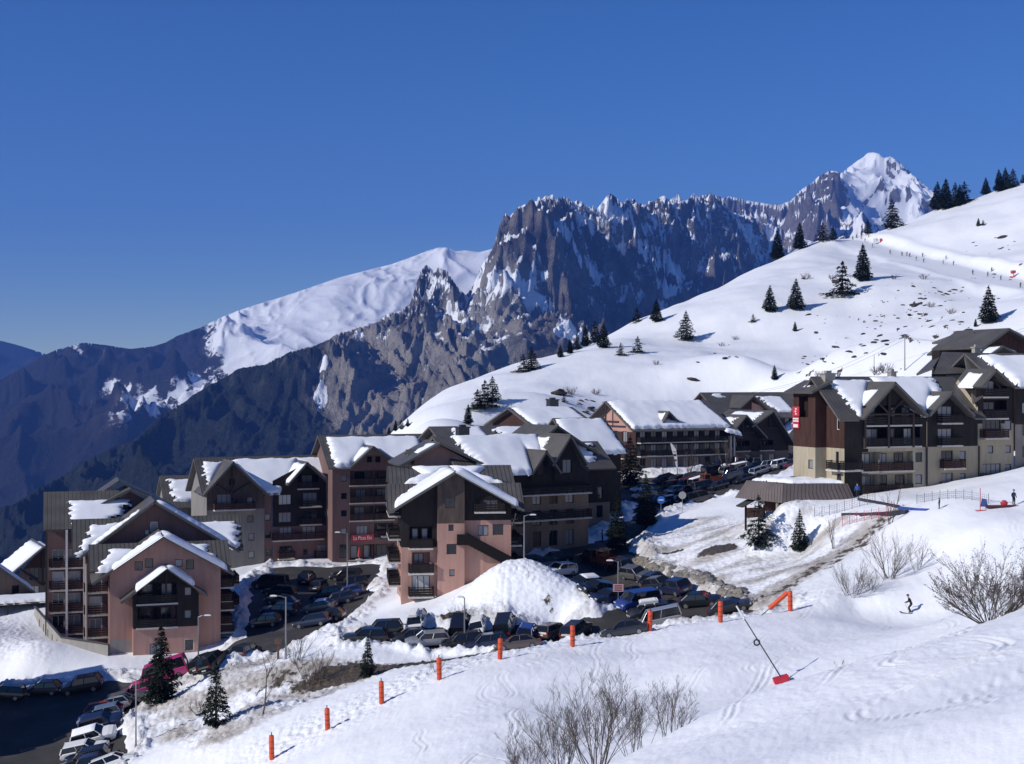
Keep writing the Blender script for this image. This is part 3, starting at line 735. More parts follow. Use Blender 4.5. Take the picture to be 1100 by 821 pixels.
def railing_mesh(L, dp, h=1.0, rm='rail', sides=True):
    k = ('r', round(L, 2), round(dp, 2), rm, h, sides)
    if k not in _wc:
        mb = MB()
        def run(x0, y0, x1, y1):
            n = max(1, round(math.hypot(x1 - x0, y1 - y0) / 1.3)); 
            ln = math.hypot(x1 - x0, y1 - y0); a = math.atan2(y1 - y0, x1 - x0)
            mt = Matrix.Translation((x0, y0, 0)) @ Matrix.Rotation(a, 4, 'Z')
            for i in range(n + 1): mb.box(i * ln / n - .04, i * ln / n + .04, -.04, .04, 0, h, 0, mt)
            for z0, z1 in ((.10, .34), (.39, .62), (.67, .90)):
                i = len(mb.f); mb.box(.0, ln, -.065, -.04, z0, z1, 0, mt)
                for q in range(i, len(mb.f)): mb.uv[q] = [(p[0] + p[1], p[2]) for p in (mb.v[vi] for vi in mb.f[q])]
            mb.box(-.05, ln + .05, -.08, .06, h, h + .07, 0, mt)
        run(-L/2 + .06, -dp + .08, L/2 - .06, -dp + .08)
        if sides and dp > .4:
            run(-L/2 + .06, 0, -L/2 + .06, -dp + .08); run(L/2 - .06, -dp + .08, L/2 - .06, 0)
        _wc[k] = mb.mesh('railing', M[rm])
    return _wc[k]

class Bld:
    """a house in its own frame: u along the facade, v away from the viewer's side, w up"""
    def __init__(s, name, label, px, d, py_or_z, th, cat='building', group=None, isz=False):
        s.th = math.radians(th); s.d = d
        s.x0, s.y0 = XY(px, d); s.z0 = py_or_z if isz else (CY - py_or_z) / F * d
        s.root = empty(name, (s.x0, s.y0, s.z0), s.th)
        tag(s.root, label, cat, group)
        s.wall = MB(); s.wm = []
        s.r = random.Random(hash(label) % 1000 if False else sum(map(ord, label)))
    # ---- pixel helpers (used once, to read real measures off the photo)
    def U(s, px, v=0.0):
        k = (px - CX) / F; c, sn = math.cos(s.th), math.sin(s.th)
        return (k * (s.y0 + v * c) - s.x0 + v * sn) / (c - k * sn)
    def W(s, py, u, v=0.0):
        y = s.y0 + u * math.sin(s.th) + v * math.cos(s.th)
        return (CY - py) / F * y - s.z0
    def slot(s, m):
        if m not in s.wm: s.wm.append(m)
        return s.wm.index(m)
    # ---- a wall face with openings
    def face(s, side, u0, u1, v0, v1, w0, top, matf, holes=()):
        """side f/l/r/b; top = list of (a, w) points from left to right; holes: (a0, a1, w0, w1, kind, opts)"""
        if side == 'f': L = u1 - u0; pt = lambda a, w, dp: (u0 + a, v0 + dp, w); flip = False; rz = 0
        elif side == 'b': L = u1 - u0; pt = lambda a, w, dp: (u1 - a, v1 - dp, w); flip = False; rz = math.pi
        elif side == 'r': L = v1 - v0; pt = lambda a, w, dp: (u1 - dp, v0 + a, w); flip = False; rz = math.pi / 2
        else: L = v1 - v0; pt = lambda a, w, dp: (u0 + dp, v1 - a, w); flip = False; rz = -math.pi / 2
        if not isinstance(top, (list, tuple)): top = [(0, top), (L, top)]
        mf = matf if callable(matf) else (lambda a, w: matf)
        cuts_a = getattr(matf, 'ca', []); cuts_w = getattr(matf, 'cw', [])
        wt = max(p[1] for p in top)
        A = sorted(set([0, L] + [min(max(x, 0), L) for h in holes for x in h[:2]] + [x for x in cuts_a if 0 < x < L]))
        W = sorted(set([w0, wt] + [x for h in holes for x in h[2:4]] + [x for x in cuts_w if w0 < x < wt]))
        def clip(poly):
            for (ax, aw), (bx, bw) in zip(top, top[1:]):
                out = []
                f = lambda p: (bx - ax) * (p[1] - aw) - (bw - aw) * (p[0] - ax)
                for i in range(len(poly)):
                    p, q = poly[i - 1], poly[i]; fp, fq = f(p), f(q)
                    if (fp <= 1e-9) != (fq <= 1e-9):
                        t = fp / (fp - fq); out.append((p[0] + (q[0] - p[0]) * t, p[1] + (q[1] - p[1]) * t))
                    if fq <= 1e-9: out.append(q)
                poly = out
                if len(poly) < 3: return None
            return poly
        for a0, a1 in zip(A, A[1:]):
            for b0, b1 in zip(W, W[1:]):
                if a1 - a0 < 1e-4 or b1 - b0 < 1e-4: continue
                ca, cb = (a0 + a1) / 2, (b0 + b1) / 2
                if any(h[0] < ca < h[1] and h[2] < cb < h[3] for h in holes): continue
                pl = clip([(a0, b0), (a1, b0), (a1, b1), (a0, b1)])
                if not pl: continue
                s.wall.face([pt(a, w, 0) for a, w in pl], s.slot(mf(ca, cb)), [(a, w) for a, w in pl])
        for h in holes:
            a0, a1, b0, b1, kind = h[:5]; o = h[5] if len(h) > 5 else {}
            dp = {'win': .16, 'door': .2, 'log': o.get('dp', 1.3), 'dark': .8}[kind]
            m = s.slot(mf((a0 + a1) / 2, (b0 + b1) / 2)); md = s.slot(o.get('back', 'inside' if kind != 'log' else mf((a0 + a1) / 2, (b0 + b1) / 2)))
            s.wall.face([pt(a0, b0, 0), pt(a1, b0, 0), pt(a1, b0, dp), pt(a0, b0, dp)], m)
            s.wall.face([pt(a1, b1, 0), pt(a0, b1, 0), pt(a0, b1, dp), pt(a1, b1, dp)], m)
            s.wall.face([pt(a0, b0, 0), pt(a0, b0, dp), pt(a0, b1, dp), pt(a0, b1, 0)], m)
            s.wall.face([pt(a1, b0, 0), pt(a1, b1, 0), pt(a1, b1, dp), pt(a1, b0, dp)], m)
            s.wall.face([pt(a0, b0, dp), pt(a1, b0, dp), pt(a1, b1, dp), pt(a0, b1, dp)], md)
            if kind in ('win', 'door'):
                s.window(pt((a0 + a1) / 2, b0, dp - .03), rz, a1 - a0, b1 - b0, o)
                if o.get('bal'):
                    L_, d_ = o['bal'][:2]
                    off = o['bal'][2] if len(o['bal']) > 2 else 0
                    s.balcony(pt((a0 + a1) / 2 + off, b0 - .02, 0), rz, L_, d_, o.get('rail', 'rail'))
            elif kind == 'log':
                n = o.get('doors', 1); wd = a1 - a0
                for i in range(n):
                    dw = min(1.7, wd / n * .55)
                    s.window(pt(a0 + wd * (i + .5) / n + s.r.uniform(-.2, .2), b0 + .02, dp - .05), rz, dw, min(2.1, b1 - b0 - .25), o)
                if o.get('railing', True):
                    q = mesh_obj('railing', railing_mesh(wd, .18, .95, o.get('rail', 'rail'), False), s.root)
                    q.location = pt((a0 + a1) / 2, b0, 0); q.rotation_euler = (0, 0, rz)
                if o.get('slab', True):
                    mbs = MB(); mbs.box(-wd/2 - .15, wd/2 + .15, -.22, -.003, -.22, -.02)
                    q = mbs.build('balcony_edge', M['slab'], s.root); q.location = pt((a0 + a1) / 2, b0, 0); q.rotation_euler = (0, 0, rz)
    def window(s, loc, rz, w, h, o):
        fm = o.get('frame', 'frame')
        f = mesh_obj('window', window_mesh(w, h, fm), s.root); f.location = loc; f.rotation_euler = (0, 0, rz)
        q = s.r.random(); g = o.get('glass') or 'glass'
        if g != 'shutter': g = 'curtain' if q < .14 else 'glassl' if q < (.5 if g == 'glass' else .75) else 'glass'
        mesh_obj('pane', pane_mesh(w, h, g), f)
        return f
    def balcony(s, loc, rz, L, dp, rail='rail'):
        b = mesh_obj('balcony', balcony_mesh(L, dp), s.root); b.location = loc; b.rotation_euler = (0, 0, rz)
        mesh_obj('railing', railing_mesh(L, dp, 1.0, rail), b)
        return b
    # ---- roofs: list of slabs (ridge0, ridge1, eave1, eave0) each with thickness
    def roof(s, quads, th=.28, name='roof', m='roof'):
        mb = MB()
        for q in quads:
            q = [Vector(p) for p in q]
            n = (q[1] - q[0]).cross(q[3] - q[0]).normalized()
            if n.z < 0: n = -n; 
            lo = [p - n * th for p in q]
            e = (q[1] - q[0]).normalized(); dn = n.cross(e)
            if dn.z > 0: dn = -dn
            uv = [((p - q[0]).dot(e), (p - q[0]).dot(dn)) for p in q]
            mb.face(q, 0, uv); mb.face(lo[::-1], 1)
            for i in range(4):
                j = (i + 1) % 4; mb.face([q[j], q[i], lo[i], lo[j]], 1)
        return mb.build(name, [M[m], M['fascia']], s.root)
    def sroof(s, uL, uR, vr, wr, ve, we, vb, wb, gables=(), name='roof', th=.28):
        """ridge along u; the front slope is cut out where front gables (uc, wa, sl, sr) pass through it"""
        v = lambda w: vr + (ve - vr) * (wr - w) / (wr - we)
        low = []
        for uc, wa, sl, sr in sorted(gables):
            a, b_ = uc - (wa - we) / sl, uc + (wa - we) / sr
            low += [(a, we)]
            if wa < wr - .06: low += [(uc, wa)]
            else: low += [(uc - (wa - wr + .05) / sl, wr - .05), (uc + (wa - wr + .05) / sr, wr - .05)]
            low += [(b_, we)]
        pts = []
        for k, p in enumerate(low):          # merge feet of neighbouring gables into one valley point
            if pts and p[1] == we and pts[-1][1] == we and p[0] < pts[-1][0] and k % 1 == 0:
                q = pts.pop(); g = sorted(gables)
                i = next(i for i in range(len(g) - 1) if g[i][0] < (p[0] + q[0]) / 2 < g[i + 1][0])
                u0, w0, _, sr = g[i]; u1, w1, sl, _ = g[i + 1]
                u = (w0 + sr * u0 - w1 + sl * u1) / (sl + sr); pts.append((u, w0 - sr * (u - u0)))
            else: pts.append(p)
        pts = [p for p in pts]
        pts = ([(uL, we)] if (not pts or pts[0][0] > uL + .05) else []) + [(min(max(u, uL), uR), w) for u, w in pts] + ([(uR, we)] if (not pts or pts[-1][0] < uR - .05) else [])
        poly = [Vector((uL, vr, wr)), Vector((uR, vr, wr))] + [Vector((u, v(w), w)) for u, w in pts[::-1]]
        n = Vector((0, ve - vr, we - wr)).cross(Vector((1, 0, 0))).normalized()
        if n.z < 0: n = -n
        dn = Vector((0, ve - vr, we - wr)).normalized()
        mb = MB(); lo = [p - n * th for p in poly]
        mb.face(poly[::-1], 0, [((p - poly[0]).x, (p - poly[0]).dot(dn)) for p in poly[::-1]]); mb.face(lo, 1)
        for i in range(len(poly)):
            j = (i + 1) % len(poly); mb.face([poly[i], poly[j], lo[j], lo[i]], 1)
        Bq = [Vector(p) for p in ((uR, vr, wr), (uL, vr, wr), (uL, vb, wb), (uR, vb, wb))]
        nb = Vector((0, vb - vr, wb - wr)).cross(Vector((1, 0, 0))).normalized()
        if nb.z < 0: nb = -nb
        db = Vector((0, vb - vr, wb - wr)).normalized(); lo = [p - nb * th for p in Bq]
        mb.face(Bq, 0, [((p - Bq[0]).x, (p - Bq[0]).dot(db)) for p in Bq]); mb.face(lo[::-1], 1)
        for i in range(4):
            j = (i + 1) % 4; mb.face([Bq[j], Bq[i], lo[i], lo[j]], 1)
        r = mb.build(name, [M['roof'], M['fascia']], s.root)
        return r, [(uL, vr, wr), (uR, vr, wr), (uR, ve, we), (uL, ve, we)]
    def loc(s, px, py, d):
        x, y, z = P(px, py, d); x -= s.x0; y -= s.y0
        c, sn = math.cos(s.th), math.sin(s.th)
        return (x * c + y * sn, -x * sn + y * c, z - s.z0)
    def snow(s, roof, q, s0, s1, t0, t1, th=.38, teeth=(1, 1), seed=0, step=.22, rough=.25, gables=()):
        """snow lying on slab q = (ridge0, ridge1, eave1, eave0); s0/s1 = (at ridge, at eave) in metres along the ridge, t0/t1 down the slope"""
        th = th * .8
        q = [Vector(p) for p in q]
        e = (q[1] - q[0]).normalized(); n = (q[1] - q[0]).cross(q[3] - q[0]).normalized()
        if n.z < 0: n = -n
        dn = n.cross(e); 
        if dn.z > 0: dn = -dn
        Lt = (q[3] - q[0]).dot(dn)
        if not hasattr(s0, '__len__'): s0 = (s0, s0)
        if not hasattr(s1, '__len__'): s1 = (s1, s1)
        sa, sb = min(min(s0), min(s1)) - 1, max(max(s1), max(s0)) + 1
        S, T = np.meshgrid(np.arange(sa, sb, step), np.arange(max(t0 - .8, .02), t1 + .5, step))
        fr = np.clip(T / max(Lt, .1), 0, 1.2)
        saw = lambda t, k: (np.abs(((t / .95 + k) % 1) - .5) * 2)
        nn = fbm(T / 1.6, S * 0 + seed, 3, seed); n2 = fbm(T / 1.6, S * 0 + seed + 9, 3, seed + 1)
        nt = fbm(S / 2.2, T * 0 + seed, 3, seed + 2); nb = fbm(S / 1.3, T * 0 + seed, 3, seed + 3)
        a = s0[0] + (s0[1] - s0[0]) * fr + teeth[0] * (.75 * saw(T, .2) + .8 * nn); b = s1[0] + (s1[1] - s1[0]) * fr - teeth[1] * (.75 * saw(T, .6) + .8 * n2)
        f = np.minimum.reduce([S - a, b - S, T - t0 - rough * (.5 + nt) , t1 + .2 * nb - T])
        for uc, wa, sl, sr in gables:            # nothing lies inside a gable that cuts through this slope
            Ug = q[0].x + S * e.x + T * dn.x; Wg = q[0].z + T * dn.z
            g = wa - np.where(Ug < uc, sl, sr) * np.abs(Ug - uc) - Wg
            f = np.minimum(f, .22 - g)
        h = np.where(f > 0, th * (1 - np.exp(-np.maximum(f, 0) / .30)) * (1 + .22 * fbm(S / 4.5, T / 4.5, 2, seed + 5)), -.12)
        # creep: the lower rim bulges
        h = h * (1 + .35 * np.exp(-((t1 - T) / .7) ** 2) * (f > 0))
        pos = np.array(q[0])[None, None] + S[..., None] * np.array(e) + T[..., None] * np.array(dn) + h[..., None] * np.array(n)
        ok = f > -step * 1.2
        keep = ok[:-1, :-1] & ok[1:, 1:] & ok[:-1, 1:] & ok[1:, :-1]
        if not keep.any(): return None
        me = grid_mesh('roof_snow', pos[..., 0], pos[..., 1], pos[..., 2], None, [M['snow']], True, keep)
        return mesh_obj('roof_snow', me, roof)
    def valley_snow(s, r, Fq, g, side, th, seed, back=3.2, top=.9, t0=.3):
        """snow lying on a side roof against the flank of the gable that cuts through it"""
        uL, uR, wr, we = Fq[0][0], Fq[1][0], Fq[0][2], Fq[2][2]; uc, wa, sl, sr = g
        Lt = math.hypot(Fq[0][1] - Fq[3][1], wr - we); w_ = min(wr, wa - .05)
        if side < 0:
            gr, ge = uc - (wa - w_) / sl - uL, uc - (wa - we) / sl - uL
            return s.snow(r, Fq, (gr - top, max(.35, ge - back)), (gr + 5, ge + 5), t0, Lt, th, (.8, 0), seed, gables=[g])
        gr, ge = uc + (wa - w_) / sr - uL, uc + (wa - we) / sr - uL
        return s.snow(r, Fq, (gr - 5, ge - 5), (gr + top, min(uR - uL - .5, ge + back)), t0, Lt, th, (0, .8), seed, gables=[g])
    def beam(s, pts, w=.22, name='beam', m='beam'):
        mb = MB()
        for a, b in zip(pts[::2], pts[1::2]):
            mb.tube([a, b], w * .7, 4)
        return mb.build(name, M[m], s.root)
    def chimney(s, u, v, w0, w1, a=1.2, b=.9, m='concrete'):
        mb = MB(); mb.box(u - a/2, u + a/2, v - b/2, v + b/2, w0, w1); mb.box(u - a/2 - .12, u + a/2 + .12, v - b/2 - .12, v + b/2 + .12, w1, w1 + .16)
        mb.box(u - a/4, u + a/4, v - b/4, v + b/4, w1 + .16, w1 + .45)
        return mb.build('chimney', M[m], s.root)
    def done(s):
        s.wall.build('wall', [M[m] for m in s.wm], s.root)
        return s.root

def split(lo, hi, w):
    """wall finish: lo below height w, hi above"""
    f = lambda a, b: lo if b < w else hi
    f.cw = [w]; f.ca = []
    return f

def gable_q(u0, u1, uc, wa, we0, we1, vf, vb):
    """two slabs of a gable roof whose ridge runs back along v"""
    L = [(uc, vb, wa), (uc, vf, wa), (u0, vf, we0), (u0, vb, we0)]
    R = [(uc, vf, wa), (uc, vb, wa), (u1, vb, we1), (u1, vf, we1)]
    return L, R
def side_q(u0, u1, vr, wr, ve, we, vb, wb):
    Fq = [(u0, vr, wr), (u1, vr, wr), (u1, ve, we), (u0, ve, we)]
    Bq = [(u1, vr, wr), (u0, vr, wr), (u0, vb, wb), (u1, vb, wb)]
    return Fq, Bq
# ------------------------------------------------------------------ the village
def opening(b, u0, v, px, py, w, h, kind='win', **o):
    u = b.U(px, v); c = b.W(py, u, v)
    return (u - u0 - w / 2, u - u0 + w / 2, c - h / 2, c + h / 2, kind, o)
def grid_open(L, w_first, n, cols, w=.95, h=1.15, kind='win', dw=2.7, **o):
    return [(c - w / 2, c + w / 2, w_first + i * dw, w_first + i * dw + h, kind, o) for i in range(n) for c in cols if 0 < c - w/2 and c + w/2 < L]

def building_a():
    b = Bld('apartment_block', 'stepped terracotta pink apartment block with three nested snowy gables and a dark timber bay', 118, 163, 714, 18)
    U, W = b.U, b.W
    # front tier: black timber bay under its own gable
    a0, a1, vf = U(143, -1.3), U(213.5, -1.3), -1.3
    uc = (a0 + a1) / 2; we = W(641, a0, -2.2); wa = W(609, uc, -2.2)
    pb = W(676, a0, vf)
    L = a1 - a0
    holes = [(.5, L * .66, pb + .1, pb + 2.45, 'log', {'doors': 2, 'rail': 'railb'}), (.5, L * .66, pb + 2.9, pb + 5.3, 'log', {'doors': 2, 'rail': 'railb'}),
             (L * .78, L * .78 + .8, pb + .9, pb + 1.9, 'win', {'glass': 'glassl'}), (L * .78, L * .78 + .8, pb + 3.6, pb + 4.6, 'win', {'glass': 'glassl'}),
             (L * .25, L * .25 + 1.5, .3, 2.4, 'door', {}), (L * .78, L * .78 + 1.1, 1.3, 2.7, 'win', {'frame': 'framew'})]
    b.face('f', a0, a1, vf, 0, -1.5, [(0, we - .15), (L / 2, wa - .3), (L, we - .15)], split('pink', 'black', pb), holes)
    b.face('l', a0, a1, vf, .05, -1.5, we - .15, split('pink', 'black', pb)); b.face('r', a0, a1, vf, .05, -1.5, we - .15, split('pink', 'black', pb))
    Lq, Rq = gable_q(U(129, -2.2), U(224, -2.2), uc, wa, W(647, U(129, -2.2), -2.2), W(639, U(224, -2.2), -2.2), -2.4, 2.0)
    r = b.roof([Lq, Rq]); b.snow(r, Lq, .3, 4.4, .0, 4.3, .55, (0, 0), 3); b.snow(r, Rq, .0, 4.2, .0, 3.9, .6, (0, 0), 4)
    b.beam([(uc, vf - .12, pb + 2.6), (uc, vf - .12, wa - .4)], .16, 'post')
    # second tier
    u1 = U(237, 0); uc2 = U(175, -.8)
    wa2 = W(575, uc2, -.9); wl = W(627, U(98, -.9), -.9); wr = W(616, U(252, -.9), -.9)
    sl = (wa2 - wl) / (uc2 - U(98, -.9)); sr = (wa2 - wr) / (U(252, -.9) - uc2)
    top2 = [(0, wa2 - sl * uc2 - .35), (uc2, wa2 - .35), (u1, wa2 - sr * (u1 - uc2) - .35)]
    h2 = [opening(b, 0, 0, 149, 608, .95, 1.1), opening(b, 0, 0, 160, 605, .95, 1.1), opening(b, 0, 0, 192, 605, .9, .9), opening(b, 0, 0, 204, 606.5, .95, 1.2)]
    lo = lambda a, w: 'concrete' if w < 2.9 and a < 2.4 else 'pink'
    lo.ca = [2.4]; lo.cw = [2.9]
    b.face('f', 0, u1, 0, 8, -1.5, top2, lo, h2)
    b.face('l', 0, u1, 0, 8, -1.5, top2[0][1], 'rust'); b.face('r', 0, u1, 0, 8, -1.5, top2[2][1], 'rust', grid_open(8, 1.2, 3, [2.2, 5.2], 1.4, 2.1, 'door', bal=(2.6, 1.5)))
    Lq, Rq = gable_q(U(98, -.9), U(252, -.9), uc2, wa2, wl, wr, -1.1, 7.4)
    r = b.roof([Lq, Rq]); b.snow(r, Lq, (4.6, 7.0), 8.45, .0, 6.9, .5, (1, 0), 5); b.snow(r, Rq, .0, (5.5, 6.5), .0, 8.6, .6, (0, .6), 6)
    r, Fq = b.sroof(U(95, 3.4), u1 + 1.2, 3.4, W(585, U(95, 3.4), 3.4), -.5, W(614, U(95, -.5), -.5), 7.2, W(600, 0, 7), [(uc2, wa2, sl, sr)], 'side_roof')
    b.valley_snow(r, Fq, (uc2, wa2, sl, sr), -1, .5, 11, 3.0, 3.4, .9); b.valley_snow(r, Fq, (uc2, wa2, sl, sr), 1, .45, 12, 2.6, 2.6, .5)
    for k in range(3):
        b.balcony((u1 + .01, 3.0, 2.9 + 2.7 * k), math.pi / 2, 4.2, 1.7)
    # third tier
    v3 = 7.6; l3, r3 = -2.6, U(246, v3)
    uc3 = U(166, 6.7); wa3 = W(538, uc3, 6.6); ul, ur = U(86, 6.6), U(258, 6.6); w3l, w3r = W(598, ul, 6.6), W(592, ur, 6.6)
    s3l = (wa3 - w3l) / (uc3 - ul); s3r = (wa3 - w3r) / (ur - uc3)
    top3 = [(0, wa3 - s3l * (uc3 - l3) - .35), (uc3 - l3, wa3 - .35), (r3 - l3, wa3 - s3r * (r3 - uc3) - .35)]
    h3 = [opening(b, l3, v3, 165.5, 566, .9, 1.2, frame='framew'), opening(b, l3, v3, 158, 572, .6, .7, glass='glassl')]
    h3 += grid_open(3, 2.2, 3, [1.2], 1.5, 2.0, 'door', bal=(2.8, 1.3), glass='glassl', frame='framew')
    b.face('f', l3, r3, v3, 15, -1.5, top3, 'rust', h3)
    b.face('l', l3, r3, v3, 15, -1.5, top3[0][1], 'rust'); b.face('r', l3, r3, v3, 15, -1.5, top3[2][1], 'rust', grid_open(7, 2.2, 3, [2.0, 5], 1.3, 2, 'door', bal=(2.4, 1.4)))
    Lq, Rq = gable_q(ul, ur, uc3, wa3, w3l, w3r, 6.4, 15)
    r = b.roof([Lq, Rq]); b.snow(r, Lq, (6.5, 4.6), (7.4, 8.2), 2.0, 9.6, .4, (1, .4), 7); b.snow(r, Rq, .25, (4.5, 7.8), .4, 11.2, .5, (.1, 1), 8)
    gs = [(uc3, wa3, s3l, s3r)]
    r, Fq = b.sroof(U(77, 10.5), U(258, 10.5), 10.5, W(558, U(77, 10.5), 10.5), 7.0, W(597, U(77, 7), 7), 15, W(580, 0, 14), gs, 'side_roof'); b.snow(r, Fq, 12.5, 20.3, .8, 5.2, .5, (0, 1), 9, gables=gs); b.valley_snow(r, Fq, gs[0], -1, .5, 13, 5.0, 4.2, .7)
    mb = MB(); mb.tube([(l3 + .1, v3 - 1.2, -1), (l3 + .1, v3 - 1.2, 11)], .16, 6); mb.build('post', M['concrete'], b.root)
    # rear left wing
    v4 = 14.6; l4, r4 = U(49, v4), 2.5
    wr4 = W(528.5, l4, 19); we4 = W(569, l4, v4 - .8)
    h4 = grid_open(r4 - l4, 1.6, 4, [1.5, 3.4], 1.5, 2.1, 'door', 2.75, bal=(2.2, 1.4), glass='glassl', frame='framew')
    b.face('f', l4, r4, v4, 23.4, -3, we4 + .5, 'rust', h4)
    tl = [(0, we4 + .5), (4.4, wr4 - .4), (8.8, we4 + .5)]
    b.face('l', l4, r4, v4, 23.4, -3, tl, split('rust', 'black', we4 - .5), grid_open(8.8, 1.6, 4, [2.5, 6], 1.2, 2.0, 'door', 2.75))
    Fq, Bq = side_q(U(46.5, 19), U(128, 19), 19, wr4, v4 - .9, we4, 23.6, we4)
    r = b.roof([Fq, Bq]); b.snow(r, Fq, (2.6, 3.0), (12.5, 8.5), 1.6, 6.6, .4, (1.1, 1.3), 10)
    for k, uu in enumerate((l4 + .1, l4 + 2.5, l4 + 4.6)):
        mb = MB(); mb.box(uu - .13, uu + .13, v4 - 1.45, v4 - 1.2, -2.5, we4 - .1); mb.build('post', M['white' if k else 'beam'], b.root)
    ug = U(140, 17.2); wg = W(525, ug, 17); we = W(551, U(110, 17), 17)
    hw = 6.2
    b.face('f', ug - 4.8, ug + 4.8, 17.6, 24, 9, [(0, we - .2), (4.8, wg - .4), (9.6, we - .2)], 'rust', [opening(b, ug - 4.8, 17.6, 138, 543, .9, 1.1)])
    Lq, Rq = gable_q(ug - hw, ug + hw, ug, wg, we, we, 16.6, 26); b.roof([Lq, Rq])
    Lq, Rq = gable_q(ug - 6, ug + 5, ug - 1.3, wg + .9, we + .7, we + .7, 20, 27); b.roof([Lq, Rq], name='rear_roof')
    b.done()
    # concrete terrace below the left flank
    t = empty('terrace_wall', (0, 0, 0)); tag(t, 'pale grey concrete terrace wall with small slots at the foot of the stepped pink block', 'retaining wall')
    mb = MB()
    pts = [XY(37, 181), XY(66, 164.5), XY(116, 162.2)]
    tops = [-29.2, -30.2, -30.6]
    for (p, q, za, zb) in zip(pts, pts[1:], tops, tops[1:]):
        d = Vector((q[0] - p[0], q[1] - p[1])); L = d.length; nrm = Vector((d.y, -d.x)).normalized()
        for o0, o1 in ((0, .35),):
            A = [(p[0], p[1]), (q[0], q[1])]; B = [(x - nrm.x * .35, y - nrm.y * .35) for x, y in A]
            z0 = -36.0
            mb.face([(A[0][0], A[0][1], z0), (A[1][0], A[1][1], z0), (A[1][0], A[1][1], zb), (A[0][0], A[0][1], za)])
            mb.face([(B[1][0], B[1][1], z0), (B[0][0], B[0][1], z0), (B[0][0], B[0][1], za), (B[1][0], B[1][1], zb)])
            mb.face([(A[0][0], A[0][1], za), (A[1][0], A[1][1], zb), (B[1][0], B[1][1], zb), (B[0][0], B[0][1], za)])
    mb.build('wall', M['concrete'], t)
    mb = MB()
    for (p, q, za, zb) in zip(pts, pts[1:], tops, tops[1:]):
        mb.tube([(p[0], p[1] + .17, za + .06), (q[0], q[1] + .17, zb + .06)], .16, 4)
    mb.build('coping', M['darkmetal'], t)
    sl = MB()
    for k in range(5):
        f = .2 + .16 * k; x = pts[0][0] + (pts[1][0] - pts[0][0]) * f; y = pts[0][1] + (pts[1][1] - pts[0][1]) * f
        d = Vector((pts[1][0] - pts[0][0], pts[1][1] - pts[0][1])).normalized()
        mt = Matrix.Translation((x, y, tops[0] - 1.7 - f)) @ Matrix.Rotation(math.atan2(d.y, d.x), 4, 'Z')
        sl.box(-.22, .22, -.02, .05, 0, .9, 0, mt)
    sl.build('slots', M['inside'], t)

def small_chalets():
    b = Bld('chalet', 'small brown chalet with cross-braced gable and a white snow roof at the far left', 14, 205, 650, 28)
    U, W = b.U, b.W; L = 10.5; uc = U(47, -1)
    wa = W(586, uc, -1); we = wa - 5.2
    b.face('f', 0, L, 0, 9, -3, [(0, we), (uc, wa - .3), (L, we)], split('taupe', 'brown', 5.2), grid_open(L, .8, 2, [3, 7], 1.4, 1.8, 'door'))
    b.face('l', 0, L, 0, 9, -3, we, 'taupe'); b.face('r', 0, L, 0, 9, -3, we, 'taupe')
    Lq, Rq = gable_q(uc - 7.6, uc + 6.5, uc, wa, wa - 6.2, wa - 5.4, -1.4, 10); r = b.roof([Lq, Rq])
    b.snow(r, Lq, 1.0, 11.2, .2, 8.6, .5, (1, 0), 21); b.snow(r, Rq, .4, 9, .3, 6, .5, (0, 1), 22)
    b.beam([(uc - 3.2, -.15, wa - 3.4), (uc, -.15, wa - 6.0), (uc + 3.2, -.15, wa - 3.4), (uc, -.15, wa - 6.0), (uc, -.15, wa - .6), (uc, -.15, wa - 6.0)], .2, 'gable_bracing')
    b.done()
    b = Bld('chalet', 'low white-walled chalet with a blue-shaded snow roof cut off by the left edge', -30, 188, 648, 30)
    U, W = b.U, b.W; L = 8.0; uc = U(-8, -1); wa = W(604, uc, -1)
    we = wa - 4.4
    b.face('f', 0, L, 0, 9, -3, [(0, we), (uc, wa - .3), (L, we)], 'tan', grid_open(L, .7, 1, [2.4, 5.6], 1.0, 1.3))
    b.face('l', 0, L, 0, 9, -3, we, 'tan'); b.face('r', 0, L, 0, 9, -3, we, 'tan')
    Lq, Rq = gable_q(uc - 6, uc + 5.6, uc, wa, wa - 4.8, wa - 4.4, -1.2, 10); r = b.roof([Lq, Rq])
    b.snow(r, Rq, .2, 11, .1, 6.6, .5, (0, 0), 23); b.snow(r, Lq, .2, 11, .1, 6.6, .5, (0, 0), 24)
    b.done()
    # long snowy roof of a covered parking beside it
    b = Bld('carport', 'low parking shed with thin snow roof left of the stepped pink block', 8, 183, 668, 24)
    q = [(-4, 3.5, 3.0), (9, 3.5, 3.0), (9, -1, 2.5), (-4, -1, 2.5)]
    r = b.roof([q], .2); b.snow(r, q, .1, 12.9, .05, 4.4, .35, (0, 0), 25)
    for u in (-3.6, 0, 4, 8.6):
        mb = MB(); mb.box(u - .1, u + .1, -.8, -.6, -2, 2.4); mb.build('post', M['beam'], b.root)
    b.face('f', -4, 9, 3.2, 3.4, -2, 2.5, 'brown'); b.done()

